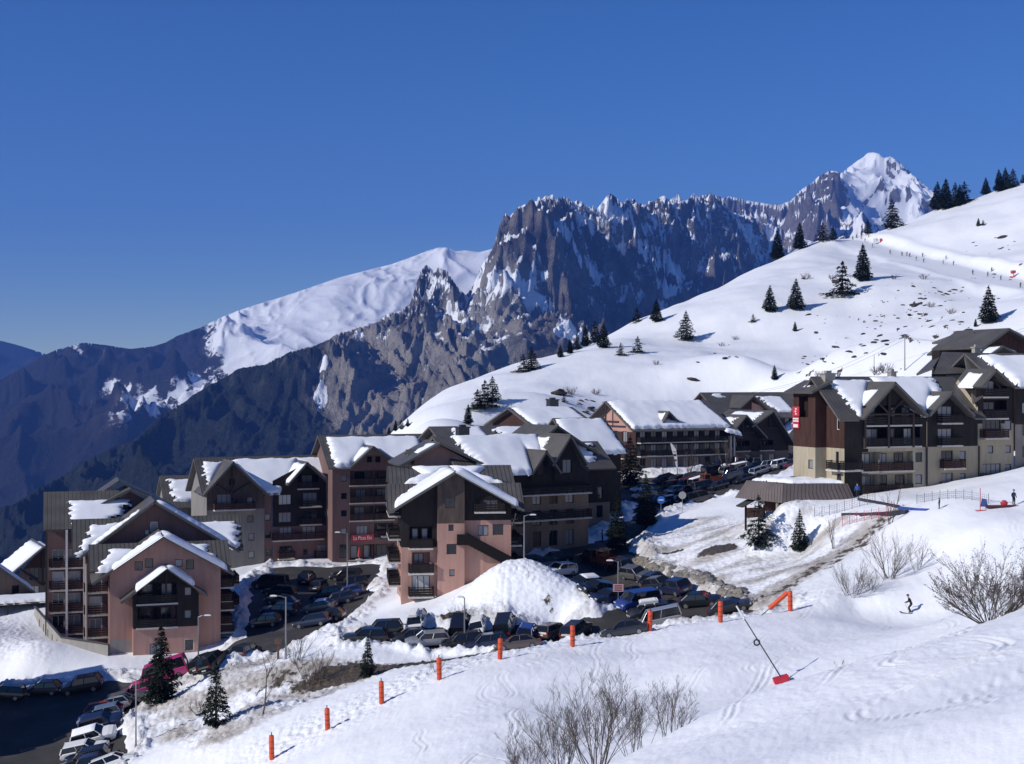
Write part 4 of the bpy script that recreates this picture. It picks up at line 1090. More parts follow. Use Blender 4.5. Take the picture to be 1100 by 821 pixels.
def building_c():
    # low wing at the left end of the back row
    b = Bld('apartment_block', 'low grey wing with one square roof snow patch, left of the twin-gabled block', 180, 224, 606, 22, group=None)
    U, W = b.U, b.W; L = U(226); we = W(546, 0, -.8); wr = W(511, 0, 5)
    b.face('f', 0, L, 0, 10, -3, we + .3, 'grey', grid_open(L, 1.2, 3, [2.5, 5], 1.0, 1.2))
    b.face('l', 0, L, 0, 10, -3, [(0, we + .3), (5, wr - .3), (10, we + .3)], 'grey')
    Fq, Bq = side_q(-.6, L + 1.5, 5, wr, -.9, we, 10.9, we); r = b.roof([Fq, Bq]); b.snow(r, Fq, 1.0, 6.6, .8, 6.2, .45, (1, 1), 31)
    Fq, Bq = side_q(1.0, L + .8, 1.2, W(556, 1, 1), -2, W(566, 1, -2), 3, W(566, 1, -2)); b.roof([Fq, Bq], name='porch_roof')
    b.done()
    # twin-gabled block
    b = Bld('apartment_block', 'long shaded block with two gables, left bay grey render and right bay black timber', 222, 212, 607, 24)
    U, W = b.U, b.W; L = U(360)
    wr = W(490, 10, 6); we = W(533, 0, -.6)
    def gable(pc, pa, pl, pr, yl, yr, mf, seed):
        uc = U(pc, -1); wa = W(pa, uc, -1); ul, ur = U(pl, -1), U(pr, -1); wl, w2 = W(yl, ul, -1), W(yr, ur, -1)
        Lq, Rq = gable_q(ul, ur, uc, wa, wl, w2, -1.3, 6.2); r = b.roof([Lq, Rq], name='gable_roof')
        return uc, wa, ul, ur, wl, w2, r, Lq, Rq
    g1 = gable(250.5, 495.5, 218, 288, 532, 531, None, 1); g2 = gable(330, 496, 308, 361, 521, 524, None, 2)
    m1 = U(284); m2 = U(293)
    f1 = lambda a, w: 'grey' if w < W(548, 2) else 'ply'
    f1.ca = []; f1.cw = [W(548, 2)]
    hs = [opening(b, 0, 0, x, y, .95, 1.1) for x, y in ((268.5, 538), (269, 557.5), (270, 577), (270, 596), (249, 518))]
    hs += [opening(b, 0, 0, 241, 539, 2.3, 2.3, 'door', bal=(6.2, 1.2, 1.4)), opening(b, 0, 0, 253, 540, .6, 1.2)]
    hs += [opening(b, 0, 0, 262, 565, 2.0, 1.0, 'log', doors=0, dp=.8)] if False else []
    b.face('f', 0, m1, 0, 12, -3, [(0, g1[4] + .1), (g1[0], g1[1] - .35), (m1, g1[5] + .3)], f1, hs)
    # middle strip
    hs = [opening(b, m1, 0, x, y, .9, 1.0) for x, y in ((288, 556), (288.5, 575), (289, 594))]
    b.face('f', m1, m2, .3, 12, -3, we, 'rust', hs)
    top = [(0, g2[4] + .6), (g2[0] - m2, g2[1] - .35), (L - m2, g2[5] + .2)]
    hs = []
    for y in (537, 556): hs += [opening(b, m2, .1, 306, y, 2.0, 1.6, glass='glassl'), opening(b, m2, .1, 333, y - .5, 2.3, 2.1, 'door', glass='glassl', bal=(3.4, .9), rail='railb'), opening(b, m2, .1, 351.5, y - 4, .8, 1.0, glass='glassl')]
    hs += [opening(b, m2, .1, 331, 517, 3.2, 2.2, 'log', doors=1, rail='railb')]
    hs += [opening(b, m2, .1, 307, 573, 2.0, 1.9, 'door', bal=(4.4, .9)), opening(b, m2, .1, 332, 572, 2.2, 1.9, 'door', glass='glassl', bal=(4.4, .9)), opening(b, m2, .1, 352.5, 572.5, .9, 1.1, glass='glassl')]
    hs += [opening(b, m2, .1, 307, 593, 2.0, 1.9, 'door', bal=(2.6, .8)), opening(b, m2, .1, 348, 592, 2.4, 2.0, 'door', bal=(3.2, .8)), opening(b, m2, .1, 328, 593, .7, 1.0)]
    f2 = split('rust', 'black', W(565, 15)); b.face('f', m2, L, .1, 12, -3, top, f2, hs)
    b.face('l', 0, L, 0, 12, -3, [(0, we), (6, wr - .4), (12, we)], 'grey'); b.face('r', 0, L, .1, 12, -3, [(0, we), (6, wr - .4), (12, we)], 'rust')
    gs = [(g[0], g[1], (g[1] - g[4]) / (g[0] - g[2]), (g[1] - g[5]) / (g[3] - g[0])) for g in (g1, g2)]
    r, Fq = b.sroof(-.8, L + 1.2, 6, wr, -.7, we, 12.7, we, gs)
    b.snow(r, Fq, .9, 7.2, .9, 6.5, .45, (.8, 0), 33, gables=gs); b.snow(r, Fq, 6.0, (23.5, 23.0), .5, 8.6, .6, (0, .5), 34, gables=gs)
    b.snow(g1[6], g1[8], .2, 7.2, .6, 6.0, .45, (0, 0), 35); b.snow(g2[6], g2[7], 1.5, 7.2, .4, 4.4, .4, (0, 0), 36); b.snow(g2[6], g2[8], .3, 5.5, .8, 4.6, .4, (0, 0), 38)
    uc, wa = g1[0], g1[1]
    b.beam([(uc, -.15, wa - .6), (uc, -.15, wa - 6.2), (uc - 2.6, -.15, wa - 3.5), (uc, -.15, wa - 5), (uc + 2.6, -.15, wa - 3.5), (uc, -.15, wa - 5)], .18, 'gable_bracing')
    b.chimney(L * .5, 6.4, wr - 1, wr + .6, .8, .8, 'darkmetal') if False else None
    b.done()
    # taller block with the restaurant
    b = Bld('apartment_block', 'taller brown block with one gable and a red restaurant sign above the ground floor', 357, 216, 604, 22)
    U, W = b.U, b.W; L = U(462); wr = W(467, 5, 6); we = W(503, 0, -.7)
    uc = U(401, -1); wa = W(479, uc, -1); ul, ur = U(375, -1), U(431, -1)
    wl, w2 = W(503, ul, -1), W(500, ur, -1)
    mu = U(376); mu2 = U(430)
    hs = [opening(b, 0, 0, 369.5, y, .95, 1.0) for y in (514, 533, 551.5, 571)] + [opening(b, 0, 0, 369, 592, 1.3, 2.1, 'door')]
    b.face('f', 0, mu, 0, 12, -3, we + .3, 'rust', hs)
    hs = [opening(b, mu, .1, 397, 493.5, .9, 1.0), opening(b, mu, .1, 406, 493.5, .9, 1.0)]
    h = W(513, 6) - 1.15
    a = U(389) - mu; c = U(412.5) - mu
    for k in range(4):
        w0 = h - k * 2.75
        if k < 3:
            hs += [(a - 1.9, a + 1.9, w0, w0 + 2.25, 'log', {'doors': 1, 'glass': 'glassl'}), (c - 1.6, c + 1.6, w0, w0 + 2.25, 'log', {'doors': 1})]
        else:
            hs += [opening(b, mu, .1, 389, 571, 1.9, 1.8, glass='glassl'), (c - 1.6, c + 1.6, w0, w0 + 2.2, 'log', {'doors': 1, 'slab': False})]
    hs += [(a - 2, a + 2, .2, 2.5, 'log', {'doors': 2, 'railing': False, 'glass': 'glassl'}), (c - 1.8, c + 1.8, .2, 2.5, 'log', {'doors': 1, 'railing': False})]
    b.face('f', mu, mu2, .1, 12, -3, [(0, wl + .2), (uc - mu, wa - .35), (mu2 - mu, w2 + .2)], split('rust', 'tan', W(489, 6)), hs)
    hs = grid_open(L - mu2, 3.0, 3, [1.3, 3.3], .95, 1.3, kind='win', dw=2.75)
    b.face('f', mu2, L, .3, 12, -3, we + .3, 'rust', hs)
    b.face('l', 0, L, 0, 12, -3, [(0, we), (6, wr - .4), (12, we)], 'rust'); b.face('r', 0, L, .3, 12, -3, [(0, we), (6, wr - .4), (12, we)], 'rust')
    gs = [(uc, wa, (wa - wl) / (uc - ul), (wa - w2) / (ur - uc))]
    r, Fq = b.sroof(-.8, L + .9, 6, wr, -.8, we, 12.8, we, gs)
    b.snow(r, Fq, 1.0, 16.4, .5, 8.2, .6, (.5, .2), 41, gables=gs)
    Lq, Rq = gable_q(ul, ur, uc, wa, wl, w2, -1.4, 4.6); r2 = b.roof([Lq, Rq], name='gable_roof'); b.snow(r2, Rq, .2, 5, .5, 4.6, .45, (0, 0), 42); b.snow(r2, Lq, .8, 4.8, .4, 3.8, .4, (0, 0), 43)
    # signs over the restaurant and the shop
    def sign(name, px, py, w, h, txt, bg, fg, lab):
        u = U(px, -.35); ww = W(py, u, -.35)
        mb = MB(); mb.box(u - w / 2, u + w / 2, -.42, -.34, ww - h / 2, ww + h / 2); sg = mb.build(name, simple(name + '_board', bg, .5), b.root)
        sg['label'] = lab
        cu = bpy.data.curves.new('lettering', 'FONT'); cu.body = txt; cu.align_x = 'CENTER'; cu.align_y = 'CENTER'; cu.size = h * .82; cu.extrude = .012
        cu.materials.append(simple(name + '_letters', fg, .5))
        t = bpy.data.objects.new('lettering', cu); link(t, sg); t.location = (u, -.46, ww); t.rotation_euler = (math.pi / 2, 0, 0)
        bpy.context.view_layer.update(); sx = w * .84 / max(t.dimensions.x, .1); t.scale = (sx, 1, 1); bpy.context.view_layer.update()
        me = bpy.data.meshes.new_from_object(t.evaluated_get(bpy.context.evaluated_depsgraph_get())); m4 = t.matrix_basis.copy(); bpy.data.objects.remove(t)
        me.transform(m4); mesh_obj('lettering', me, sg)
    sign('restaurant_sign', 389.5, 578, 3.5, 1.0, 'La Pizza Etc', (.42, .02, .045), (.8, .76, .74), 'red restaurant sign with white lettering')
    sign('shop_sign', 414.5, 577, 1.9, .62, 'MARKET', (.02, .02, .025), (.75, .75, .75), 'black shop sign reading MARKET')
    b.done()

def building_d():
    b = Bld('apartment_block', 'pink block with black timber upper storeys, snow-capped gable and a diagonal outside stair', 431, 161, 642, 7)
    U, W = b.U, b.W; L = U(549)
    uc = U(489, -1); wa = W(506, uc, -1); ul, ur = U(417, -1), U(563.5, -1); wl, wr = W(550, ul, -1), W(547.5, ur, -1)
    sl = (wa - wl) / (uc - ul); sr = (wa - wr) / (ur - uc)
    wt = lambda u: wa - .35 - (sl * (uc - u) if u < uc else sr * (u - uc))
    a1, a2 = U(469.5), U(498.5)
    pb = W(588, 2)
    hs = [opening(b, 0, 0, 452, 604, 2.1, 2.3, 'log', doors=1, dp=1.2), opening(b, 0, 0, 452, 629, 2.1, 2.3, 'door', bal=(2.9, 1.0), rail='railb'),
          opening(b, 0, 0, 452, 577, 2.6, 2.4, 'log', doors=2, dp=1.0, rail='railb', glass='glassl')]
    b.face('f', 0, a1, 0, 12, -3, [(0, wt(0)), (a1, wt(a1))], split('pink', 'black', pb), hs)
    u, w = U(452), W(604, 2); b.balcony((u, 0, w - 1.17), 0, 2.9, 1.0, 'railb'); b.balcony((u, 0, W(577, 2) - 1.22), 0, 2.8, .8, 'railb')
    # stair tower
    sp = W(562, 5)
    hs = [opening(b, a1, -.6, 483.5, 540.5, 1.15, 1.2, glass='glass'), opening(b, a1, -.6, 484.5, 567, .6, .75), opening(b, a1, -.6, 485, 590, 1.15, 1.2), opening(b, a1, -.6, 485.5, 615.5, .6, .8)]
    b.face('f', a1, a2, -.6, 0, -3, [(0, wt(a1) - .05), (uc - a1, wt(uc) - .05), (a2 - a1, wt(a2) - .05)], split('pink', 'ply', sp), hs)
    b.face('l', a1, a2, -.6, .02, -3, wt(a1) - .05, split('pink', 'ply', sp)); b.face('r', a1, a2, -.6, .02, -3, wt(a2) - .05, split('pink', 'ply', sp))
    # right half
    rp = W(559, 10)
    hs = [opening(b, a2, 0, 519, 570, 1.25, 1.25), opening(b, a2, 0, 535, 569, 1.25, 1.25), opening(b, a2, 0, 527, 543, 1.7, 1.3, glass='glassl')]
    b.face('f', a2, L, 0, 12, -3, [(0, wt(a2)), (L - a2, wt(L))], split('pink', 'black', rp), hs)
    b.balcony((U(526), 0, W(549.5, 9)), 0, 3.6, .7, 'railb')
    b.face('r', 0, L, 0, 12, -3, wt(L), split('pink', 'black', rp), grid_open(12, 3, 3, [3, 7.5], 1.4, 2.0, 'door', bal=(3.0, 1.5), rail='railb'))
    b.face('l', 0, L, 0, 12, -3, wt(0), split('pink', 'black', pb), grid_open(12, 1.2, 4, [9, 4.5], 1.4, 2.0, 'door', bal=(3.0, 1.4), rail='railb'))
    b.face('b', 0, L, 0, 12, -3, [(0, wt(L)), (L - uc, wt(uc)), (L, wt(0))], 'pink')
    # diagonal stair with solid dark balustrade
    x0, x1 = U(502), U(551); z0, z1 = W(578, x0), W(604, x1)
    mb = MB(); vv = -1.15
    for yy in (vv, -.08):
        mb.face([(x0, yy, z0 - .7), (x1, yy, z1 - .7), (x1, yy, z1 + .55), (x0, yy, z0 + .55)])
        mb.face([(x0, yy + .07, z0 - .7), (x0, yy + .07, z0 + .55), (x1, yy + .07, z1 + .55), (x1, yy + .07, z1 - .7)])
        mb.face([(x0, yy, z0 + .55), (x1, yy, z1 + .55), (x1, yy + .07, z1 + .55), (x0, yy + .07, z0 + .55)])
    mb.box(x0 - 1.3, x0, vv, -.02, z0 - .7, z0 - .5); mb.box(x0 - 1.3, x0, vv, vv + .07, z0 - .5, z0 + .55)
    n = 14
    for i in range(n):
        xa = x0 + (x1 - x0) * i / n; xb = x0 + (x1 - x0) * (i + 1) / n; zz = z0 - .55 + (z1 - z0) * (i + .5) / n
        mb.box(xa, xb, vv + .08, -.1, zz - .12, zz)
    b_ = mb.build('outside_stair', M['railb'], b.root)
    Lq, Rq = gable_q(ul, ur, uc, wa, wl, wr, -1.3, 9.5); r = b.roof([Lq, Rq])
    b.snow(r, Lq, (3.0, 7.5), 10.75, .0, 8.0, .75, (1.0, 0), 51); b.snow(r, Rq, .05, (7.5, 3.0), .0, 8.3, .8, (0, 1.0), 52)
    g_ = (uc, wa, sl, sr)
    r, Fq = b.sroof(ul - .1, ur + .1, 3.4, W(520, ul, 3.4), -.5, W(548.5, ul, -.5), 6.5, W(535, ul, 6), [(uc, wa, sl, sr)], 'side_roof')
    b.valley_snow(r, Fq, g_, -1, .6, 53, 1.4, 1.8, .2); b.valley_snow(r, Fq, g_, 1, .6, 54, .6, 1.0, .2)
    r, Fq = b.sroof(ul + .2, ur - .4, 9, W(500.5, ul, 9), 4.6, W(521, ul, 4.6), 12.6, W(521, ul, 4.6), [(uc, wa, sl, sr)], 'side_roof')
    b.valley_snow(r, Fq, g_, -1, .6, 55, 3.0, .8, .3); b.valley_snow(r, Fq, g_, 1, .6, 56, 3.0, 1.2, .2)
    b.beam([(ur - .9, -.3, wr - .5), (L + .1, -.3, wr - 2.0)], .14, 'eave_strut')
    b.done()

def building_e():
    # gabled block directly behind the pink block
    b = Bld('apartment_block', 'pinkish gable with broad grey eaves peeping out behind the snow-capped pink block', 448, 177, 590, 14)
    U, W = b.U, b.W; uc = U(473, -.8); wa = W(475.5, uc, -.8); ul, ur = U(429, -.8), U(523, -.8); wl, wr = W(500, ul, -.8), W(499, ur, -.8)
    l, r_ = U(446), U(512)
    wt = lambda u: wa - .35 - abs(u - uc) * (wa - wl) / (uc - ul)
    b.face('f', l, r_, 0, 12, -3, [(0, wt(l)), (uc - l, wt(uc)), (r_ - l, wt(r_))], 'pink')
    b.face('l', l, r_, 0, 12, -3, wt(l), 'pink'); b.face('r', l, r_, 0, 12, -3, wt(r_), 'pink')
    Lq, Rq = gable_q(ul, ur, uc, wa, wl, wr, -1, 9); r = b.roof([Lq, Rq]); b.snow(r, Lq, 5.5, 8.2, .3, 3, .3, (1, 0), 60)
    Fq, Bq = side_q(U(436, 5), U(505, 5), 5, W(483, U(436, 5), 5), 1, W(497, U(436, 1), 1), 9, W(495, 0, 9)); b.roof([Fq, Bq], name='side_roof')
    b.chimney(U(494, 6), 6, W(484, 0, 6), W(474, 0, 6), 1.3, .9, 'darkmetal'); b.done()
    # long block along the road
    b = Bld('apartment_block', 'long dark block along the road with two steep gables', 563, 181, 596, 31)
    U, W = b.U, b.W; lu, ru = U(500), U(632)
    wr = W(467.5, 0, 7); we = W(508, 0, -.9)
    hs = []
    for k in range(3):
        for i in range(9):
            a = 3 + i * 2.55
            if a + 1 > ru - lu: continue
            hs.append((a - .65, a + .65, .9 + 2.75 * k, 2.9 + 2.75 * k, 'door', {'glass': 'shutter' if (i + k) % 3 == 0 else None}))
    b.face('f', lu, ru, 0, 14, -4, we + .4, split('tan', 'black', W(527, 4)), hs)
    b.balcony(((lu + ru) / 2, 0, W(530, 4)), 0, ru - lu - .5, 1.3, 'railb'); b.balcony(((lu + ru) / 2, 0, W(557, 4)), 0, ru - lu - .5, 1.3, 'railb')
    b.face('r', lu, ru, 0, 14, -4, [(0, we), (7, wr - .4), (14, we)], split('tan', 'black', 3)); b.face('l', lu, ru, 0, 14, -4, [(0, we), (7, wr - .4), (14, we)], 'tan')
    gs = []
    for pc, pa, pl, pr, yb in ((586, 483.5, 570, 603, 509), (612.5, 466.5, 592, 631, 500)):
        uc = U(pc, -1.2); wa = W(pa, uc, -1.2); ul, ur = U(pl, -1.2), U(pr, -1.2); gs.append((uc, wa, (wa - W(yb, ul, -1.2)) / (uc - ul), (wa - W(yb - 1, ur, -1.2)) / (ur - uc)))
    r, Fq = b.sroof(lu - 1, ru - .6, 7, wr, -1.2, we, 15.2, we, gs)
    b.snow(r, Fq, (2.4, 3.2), (ru - lu - 2.0, ru - lu - 3.0), .0, 9.6, .7, (.6, 1), 61, gables=gs)
    for pc, pa, pl, pr, yb, nm in ((586, 483.5, 570, 603, 509, 62), (612.5, 466.5, 592, 631, 500, 63)):
        uc = U(pc, -1.2); wa = W(pa, uc, -1.2); ul, ur = U(pl, -1.2), U(pr, -1.2); wl, w2 = W(yb, ul, -1.2), W(yb - 1, ur, -1.2)
        hl = uc - ul; hr = ur - uc
        b.face('f', ul + .5, ur - .5, -.35, 5, we - 1.2, [(0, wl + .1), (uc - ul - .5, wa - .4), (ur - ul - 1, w2 + .1)], 'black', [(hl - 1.1, hl + .3, we - .3, we + 1.5, 'door', {})])
        Lq, Rq = gable_q(ul, ur, uc, wa, wl, w2, -1.5, 6.5); rr = b.roof([Lq, Rq], name='gable_roof')
        b.snow(rr, Lq, .4, (3.5, 5.0), .6, 4.5, .5, (0, 1), nm)
    b.chimney(lu + 4, 8, wr - .5, wr + 1.0, 1.6, 1.0, 'darkmetal')
    b.done()
    # block continuing behind
    b = Bld('apartment_block', 'brown gabled house with ribbed roof corner and snow streaks beside the dark road firs', 604, 200, 566, 31)
    U, W = b.U, b.W; L = U(655); wr = W(474, L, 4); we = W(503, L, -.8)
    b.face('f', 0, L, 0, 8, -4, we + .2, split('tan', 'black', 3.2), grid_open(L, 1, 2, [1.5, 4, 6.5, 9], 1.1, 1.8, 'door'))
    b.face('r', 0, L, 0, 8, -4, [(0, we), (4, wr - .3), (8, we)], 'black')
    Fq, Bq = side_q(-1, L + .6, 4, wr, -.9, we, 8.9, we); r = b.roof([Fq, Bq]); b.snow(r, Fq, 3.5, (9.0, L - 1.5), .3, 4.6, .45, (0, 1.3), 64)
    uc = U(608, -.5); wa = W(457, uc, 2); ul, ur = uc - 6.5, U(650, -.5)
    b.face('f', uc - 4.5, uc + 8, 3, 9, 3, [(0, wa - 3.2), (4.5, wa - .35), (12.5, wa - 4.6)], 'ply')
    Lq, Rq = gable_q(ul, uc + 9.5, uc, wa, wa - 4.2, wa - 5.6, 1.5, 11); rr = b.roof([Lq, Rq], name='gable_roof'); b.snow(rr, Rq, 2, 9.2, .8, 6, .4, (0, .8), 65)
    b.done()
    # upper houses behind the long block
    b = Bld('apartment_block', 'upper house with gable end facing left and smooth snow roof', 575, 232, 530, 31)
    U, W = b.U, b.W; L = U(634); wr = W(438, 0, 7); we = W(457, 0, -.8)
    b.face('f', 0, L, 0, 14, -4, we + .3, 'black'); b.face('l', 0, L, 0, 14, -4, [(0, we), (7, wr - .4), (14, we)], 'brown'); b.face('r', 0, L, 0, 14, -4, [(0, we), (7, wr - .4), (14, we)], 'brown')
    Fq, Bq = side_q(-1.2, L + 1, 7, wr, -1.2, we - .3, 15.2, we - .3); r = b.roof([Fq, Bq]); b.snow(r, Fq, .6, L + 1.4, .0, 8.6, .6, (.2, .2), 66)
    b.chimney(L - 2.5, 8, wr - .5, wr + 1.2, 1.8, 1.2, 'darkmetal'); b.done()
    b = Bld('apartment_block', 'low house whose long snow slope runs down to the dark firs', 622, 222, 540, 31)
    U, W = b.U, b.W; L = U(667); wr = W(449, 0, 7); we = W(486, 0, -.8)
    b.face('f', 0, L, 0, 12, -4, we + .3, 'black', grid_open(L, 1, 2, [2, 5, 8], 1.1, 1.8, 'door')); b.face('r', 0, L, 0, 12, -4, [(0, we), (6, wr - .6), (12, we)], 'black')
    Fq, Bq = side_q(-1.2, L + .8, 6, wr, -1.2, we - .2, 13.2, we - .2); r = b.roof([Fq, Bq]); b.snow(r, Fq, .2, L + 1.6, .1, 9.2, .6, (.2, .3), 67)
    b.done()
    b = Bld('apartment_block', 'flat-looking grey roof with two tongues of snow behind the pinkish gable', 478, 206, 560, 20)
    U, W = b.U, b.W; L = U(590); wr = W(457.5, 8, 5); we = W(474, 0, -.8)
    b.face('f', 0, L, 0, 10, -4, we + .2, 'ply'); b.face('l', 0, L, 0, 10, -4, [(0, we), (5, wr - .4), (10, we)], 'ply'); b.face('r', 0, L, 0, 10, -4, [(0, we), (5, wr - .4), (10, we)], 'ply')
    Fq, Bq = side_q(-1, L, 5, wr, -1, we, 11, we); r = b.roof([Fq, Bq]); b.snow(r, Fq, 2.8, 8.0, .3, 5.8, .4, (.9, .3), 68); b.snow(r, Fq, 9.6, L + .4, .5, 5.8, .4, (1.2, .3), 69)
    b.done()

def truss(b, uc, v, wa, half, drop):
    b.beam([(uc, v, wa - .6), (uc, v, wa - drop), (uc - half, v, wa - drop), (uc + half, v, wa - drop), (uc - half * .55, v, wa - drop * .56), (uc, v, wa - drop), (uc + half * .55, v, wa - drop * .56), (uc, v, wa - drop)], .2, 'gable_truss')

def building_f():
    b = Bld('apartment_block', 'long hotel with salmon gable end, one dormer and big snow roof', 683, 268, 507, 30)
    U, W = b.U, b.W; L = U(779)
    wr = W(431, 0, 8); we = W(463, 0, -1)
    hs = []
    for k in range(3):
        for i in range(8): hs.append((1 + i * 2.6, 2.3 + i * 2.6, .5 + 2.6 * k, 2.5 + 2.6 * k, 'door', {}))
    b.face('f', 0, L, 0, 16, -4, we + .3, split('taupe', 'black', 5.0), hs)
    for k in (1, 2): b.balcony((L / 2, 0, 2.6 * k + .4), 0, L - .5, 1.3, 'railb')
    top = [(0, we + .3), (8, wr - .5), (16, we + .3)]
    b.face('l', 0, L, 0, 16, -4, top, split('brown', 'pink', 7.6), [(5, 6.6, 5.6, 7.7, 'door', {}), (8.2, 9.8, 5.6, 7.7, 'door', {}), (11.5, 13, 5.6, 7.7, 'door', {}), (3, 13, 2.4, 4.8, 'log', {'doors': 3})])
    b.face('r', 0, L, 0, 16, -4, top, 'black')
    Fq, Bq = side_q(-1.8, L + 1.5, 8, wr, -1.6, we, 17.6, we); r = b.roof([Fq, Bq])
    b.snow(r, Fq, .4, (L + 1.4, L + 2.6), .0, 10.4, .7, (.2, .2), 71)
    for k in range(1): b.beam([(-1.6, 3.5, we + 1.6), (-1.6, 12.5, we + 1.6), (-1.6, 8, we + 1.4), (-1.6, 8, wr - .6)], .3, 'gable_truss')
    uc = U(721.5, -1); wa = W(441.5, uc, 1); ul, ur = U(711.5, -.5), U(735, -.5); wl = W(457.5, ul, 0)
    b.face('f', ul + .3, ur - .3, .4, 5, we, [(0, wl), (uc - ul - .3, wa - .3), (ur - ul - .6, wl)], 'brown', [(uc - ul - 1.1, uc - ul + .5, we + .6, we + 2.2, 'win', {})])
    Lq, Rq = gable_q(ul, ur, uc, wa, wl, wl, -.3, 5.5); rr = b.roof([Lq, Rq], name='dormer_roof'); b.snow(rr, Rq, 1, 5.5, .3, 3.4, .4, (0, 0), 72); b.snow(rr, Lq, .5, 4.8, .3, 2.4, .35, (0, 0), 73)
    # low snow-filled valley roof at the corner, then two front gables
    q = [(L - 1.0, 6.0, wr - 3.0), (L + 6.5, 6.0, wr - 4.5), (L + 2.6, -2.4, we - 1.7), (L - 1.0, -1.8, we - .35)]
    rr = b.roof([q], name='valley_roof'); b.snow(rr, q, (.3, .2), (7.2, 4.4), .5, 9.0, .6, (0, .3), 74)
    for k, uu in enumerate((L + .3, L + 1.2)):
        mb = MB(); mb.box(uu - .16, uu + .16, -1.5, -1.2, -1, we - 1.0); mb.build('post', M['slab'], b.root)
    for pc, pa, pl, pr, yl, yr, sd in ((800.5, 445.5, 780, 823, 470, 470, 75), (829.5, 441, 806, 853, 458, 478, 76)):
        uc = U(pc, -1); wa = W(pa, uc, -1); ul, ur = U(pl, -1), U(pr, -1); wl, w2 = W(yl, ul, -1), W(yr, ur, -1)
        b.face('f', ul + .8, ur - .6, 0, 12, -4, [(0, wl + .4), (uc - ul - .8, wa - .5), (ur - ul - 1.4, w2 + .4)], split('taupe', 'black', 3.2),
               [(2, 3.4, .6, 2.6, 'door', {}), (5, 6.4, .6, 2.6, 'door', {}), (2.5, 6.0, 3.4, 5.4, 'log', {'doors': 2, 'rail': 'railb'})])
        Lq, Rq = gable_q(ul, ur, uc, wa, wl, w2, -1.6, 13); rr = b.roof([Lq, Rq], name='gable_roof'); b.snow(rr, Lq, 3.5, (12.5, 13.5), .8, 6.5, .5, (0, 1.0), sd); b.snow(rr, Rq, 3, 13.5, .3, 6, .5, (0, 0), sd + 5)
        b.beam([(uc, -.3, wa - .6), (uc, -.3, wa - 4), (uc - 3, -.3, wa - 3.6), (uc + 3, -.3, wa - 3.6)], .22, 'gable_truss')
    b.done()
    b = Bld('apartment_block', 'grey-roofed rear hotel wing with a pink trussed gable and melting snow patches', 776, 306, 490, 28)
    U, W = b.U, b.W; L = U(872); wr = W(421.5, 5, 7); we = W(449, 5, -1)
    b.face('f', 0, L, 0, 14, -4, we + .3, 'brown', grid_open(L, 1, 3, [3, 7, 11, 15, 18, 21], 1.2, 1.9, 'door')); b.face('l', 0, L, 0, 14, -4, [(0, we), (7, wr - .4), (14, we)], 'brown')
    Fq, Bq = side_q(-1, L + 2, 7, wr, -1.2, we, 15.2, we); r = b.roof([Fq, Bq]); b.snow(r, Fq, (13.5, 17), 21.5, 1.6, 8, .45, (1.4, .4), 80); b.snow(r, Fq, 2.5, 6, .3, 2, .3, (1, 1), 81)
    uc = U(809, -1.5); wa = W(424.5, uc, -1.5); ul, ur = U(794, -1.5), U(829, -1.5); wl = W(438, ul, -1.5)
    b.face('f', ul + .8, ur - .8, -.4, 6, we - 2, [(0, wl), (uc - ul - .8, wa - .5), (ur - ul - 1.6, wl - 1)], 'brown')
    b.face('f', uc + .3, ur - 1.6, -.6, -.5, we + .3, [(0, wa - 1.6), (ur - 1.9 - uc, wl + .1)], 'pink')
    Lq, Rq = gable_q(ul, ur, uc, wa, wl, wl - 1.2, -1.9, 7); b.roof([Lq, Rq], name='gable_roof')
    b.done()

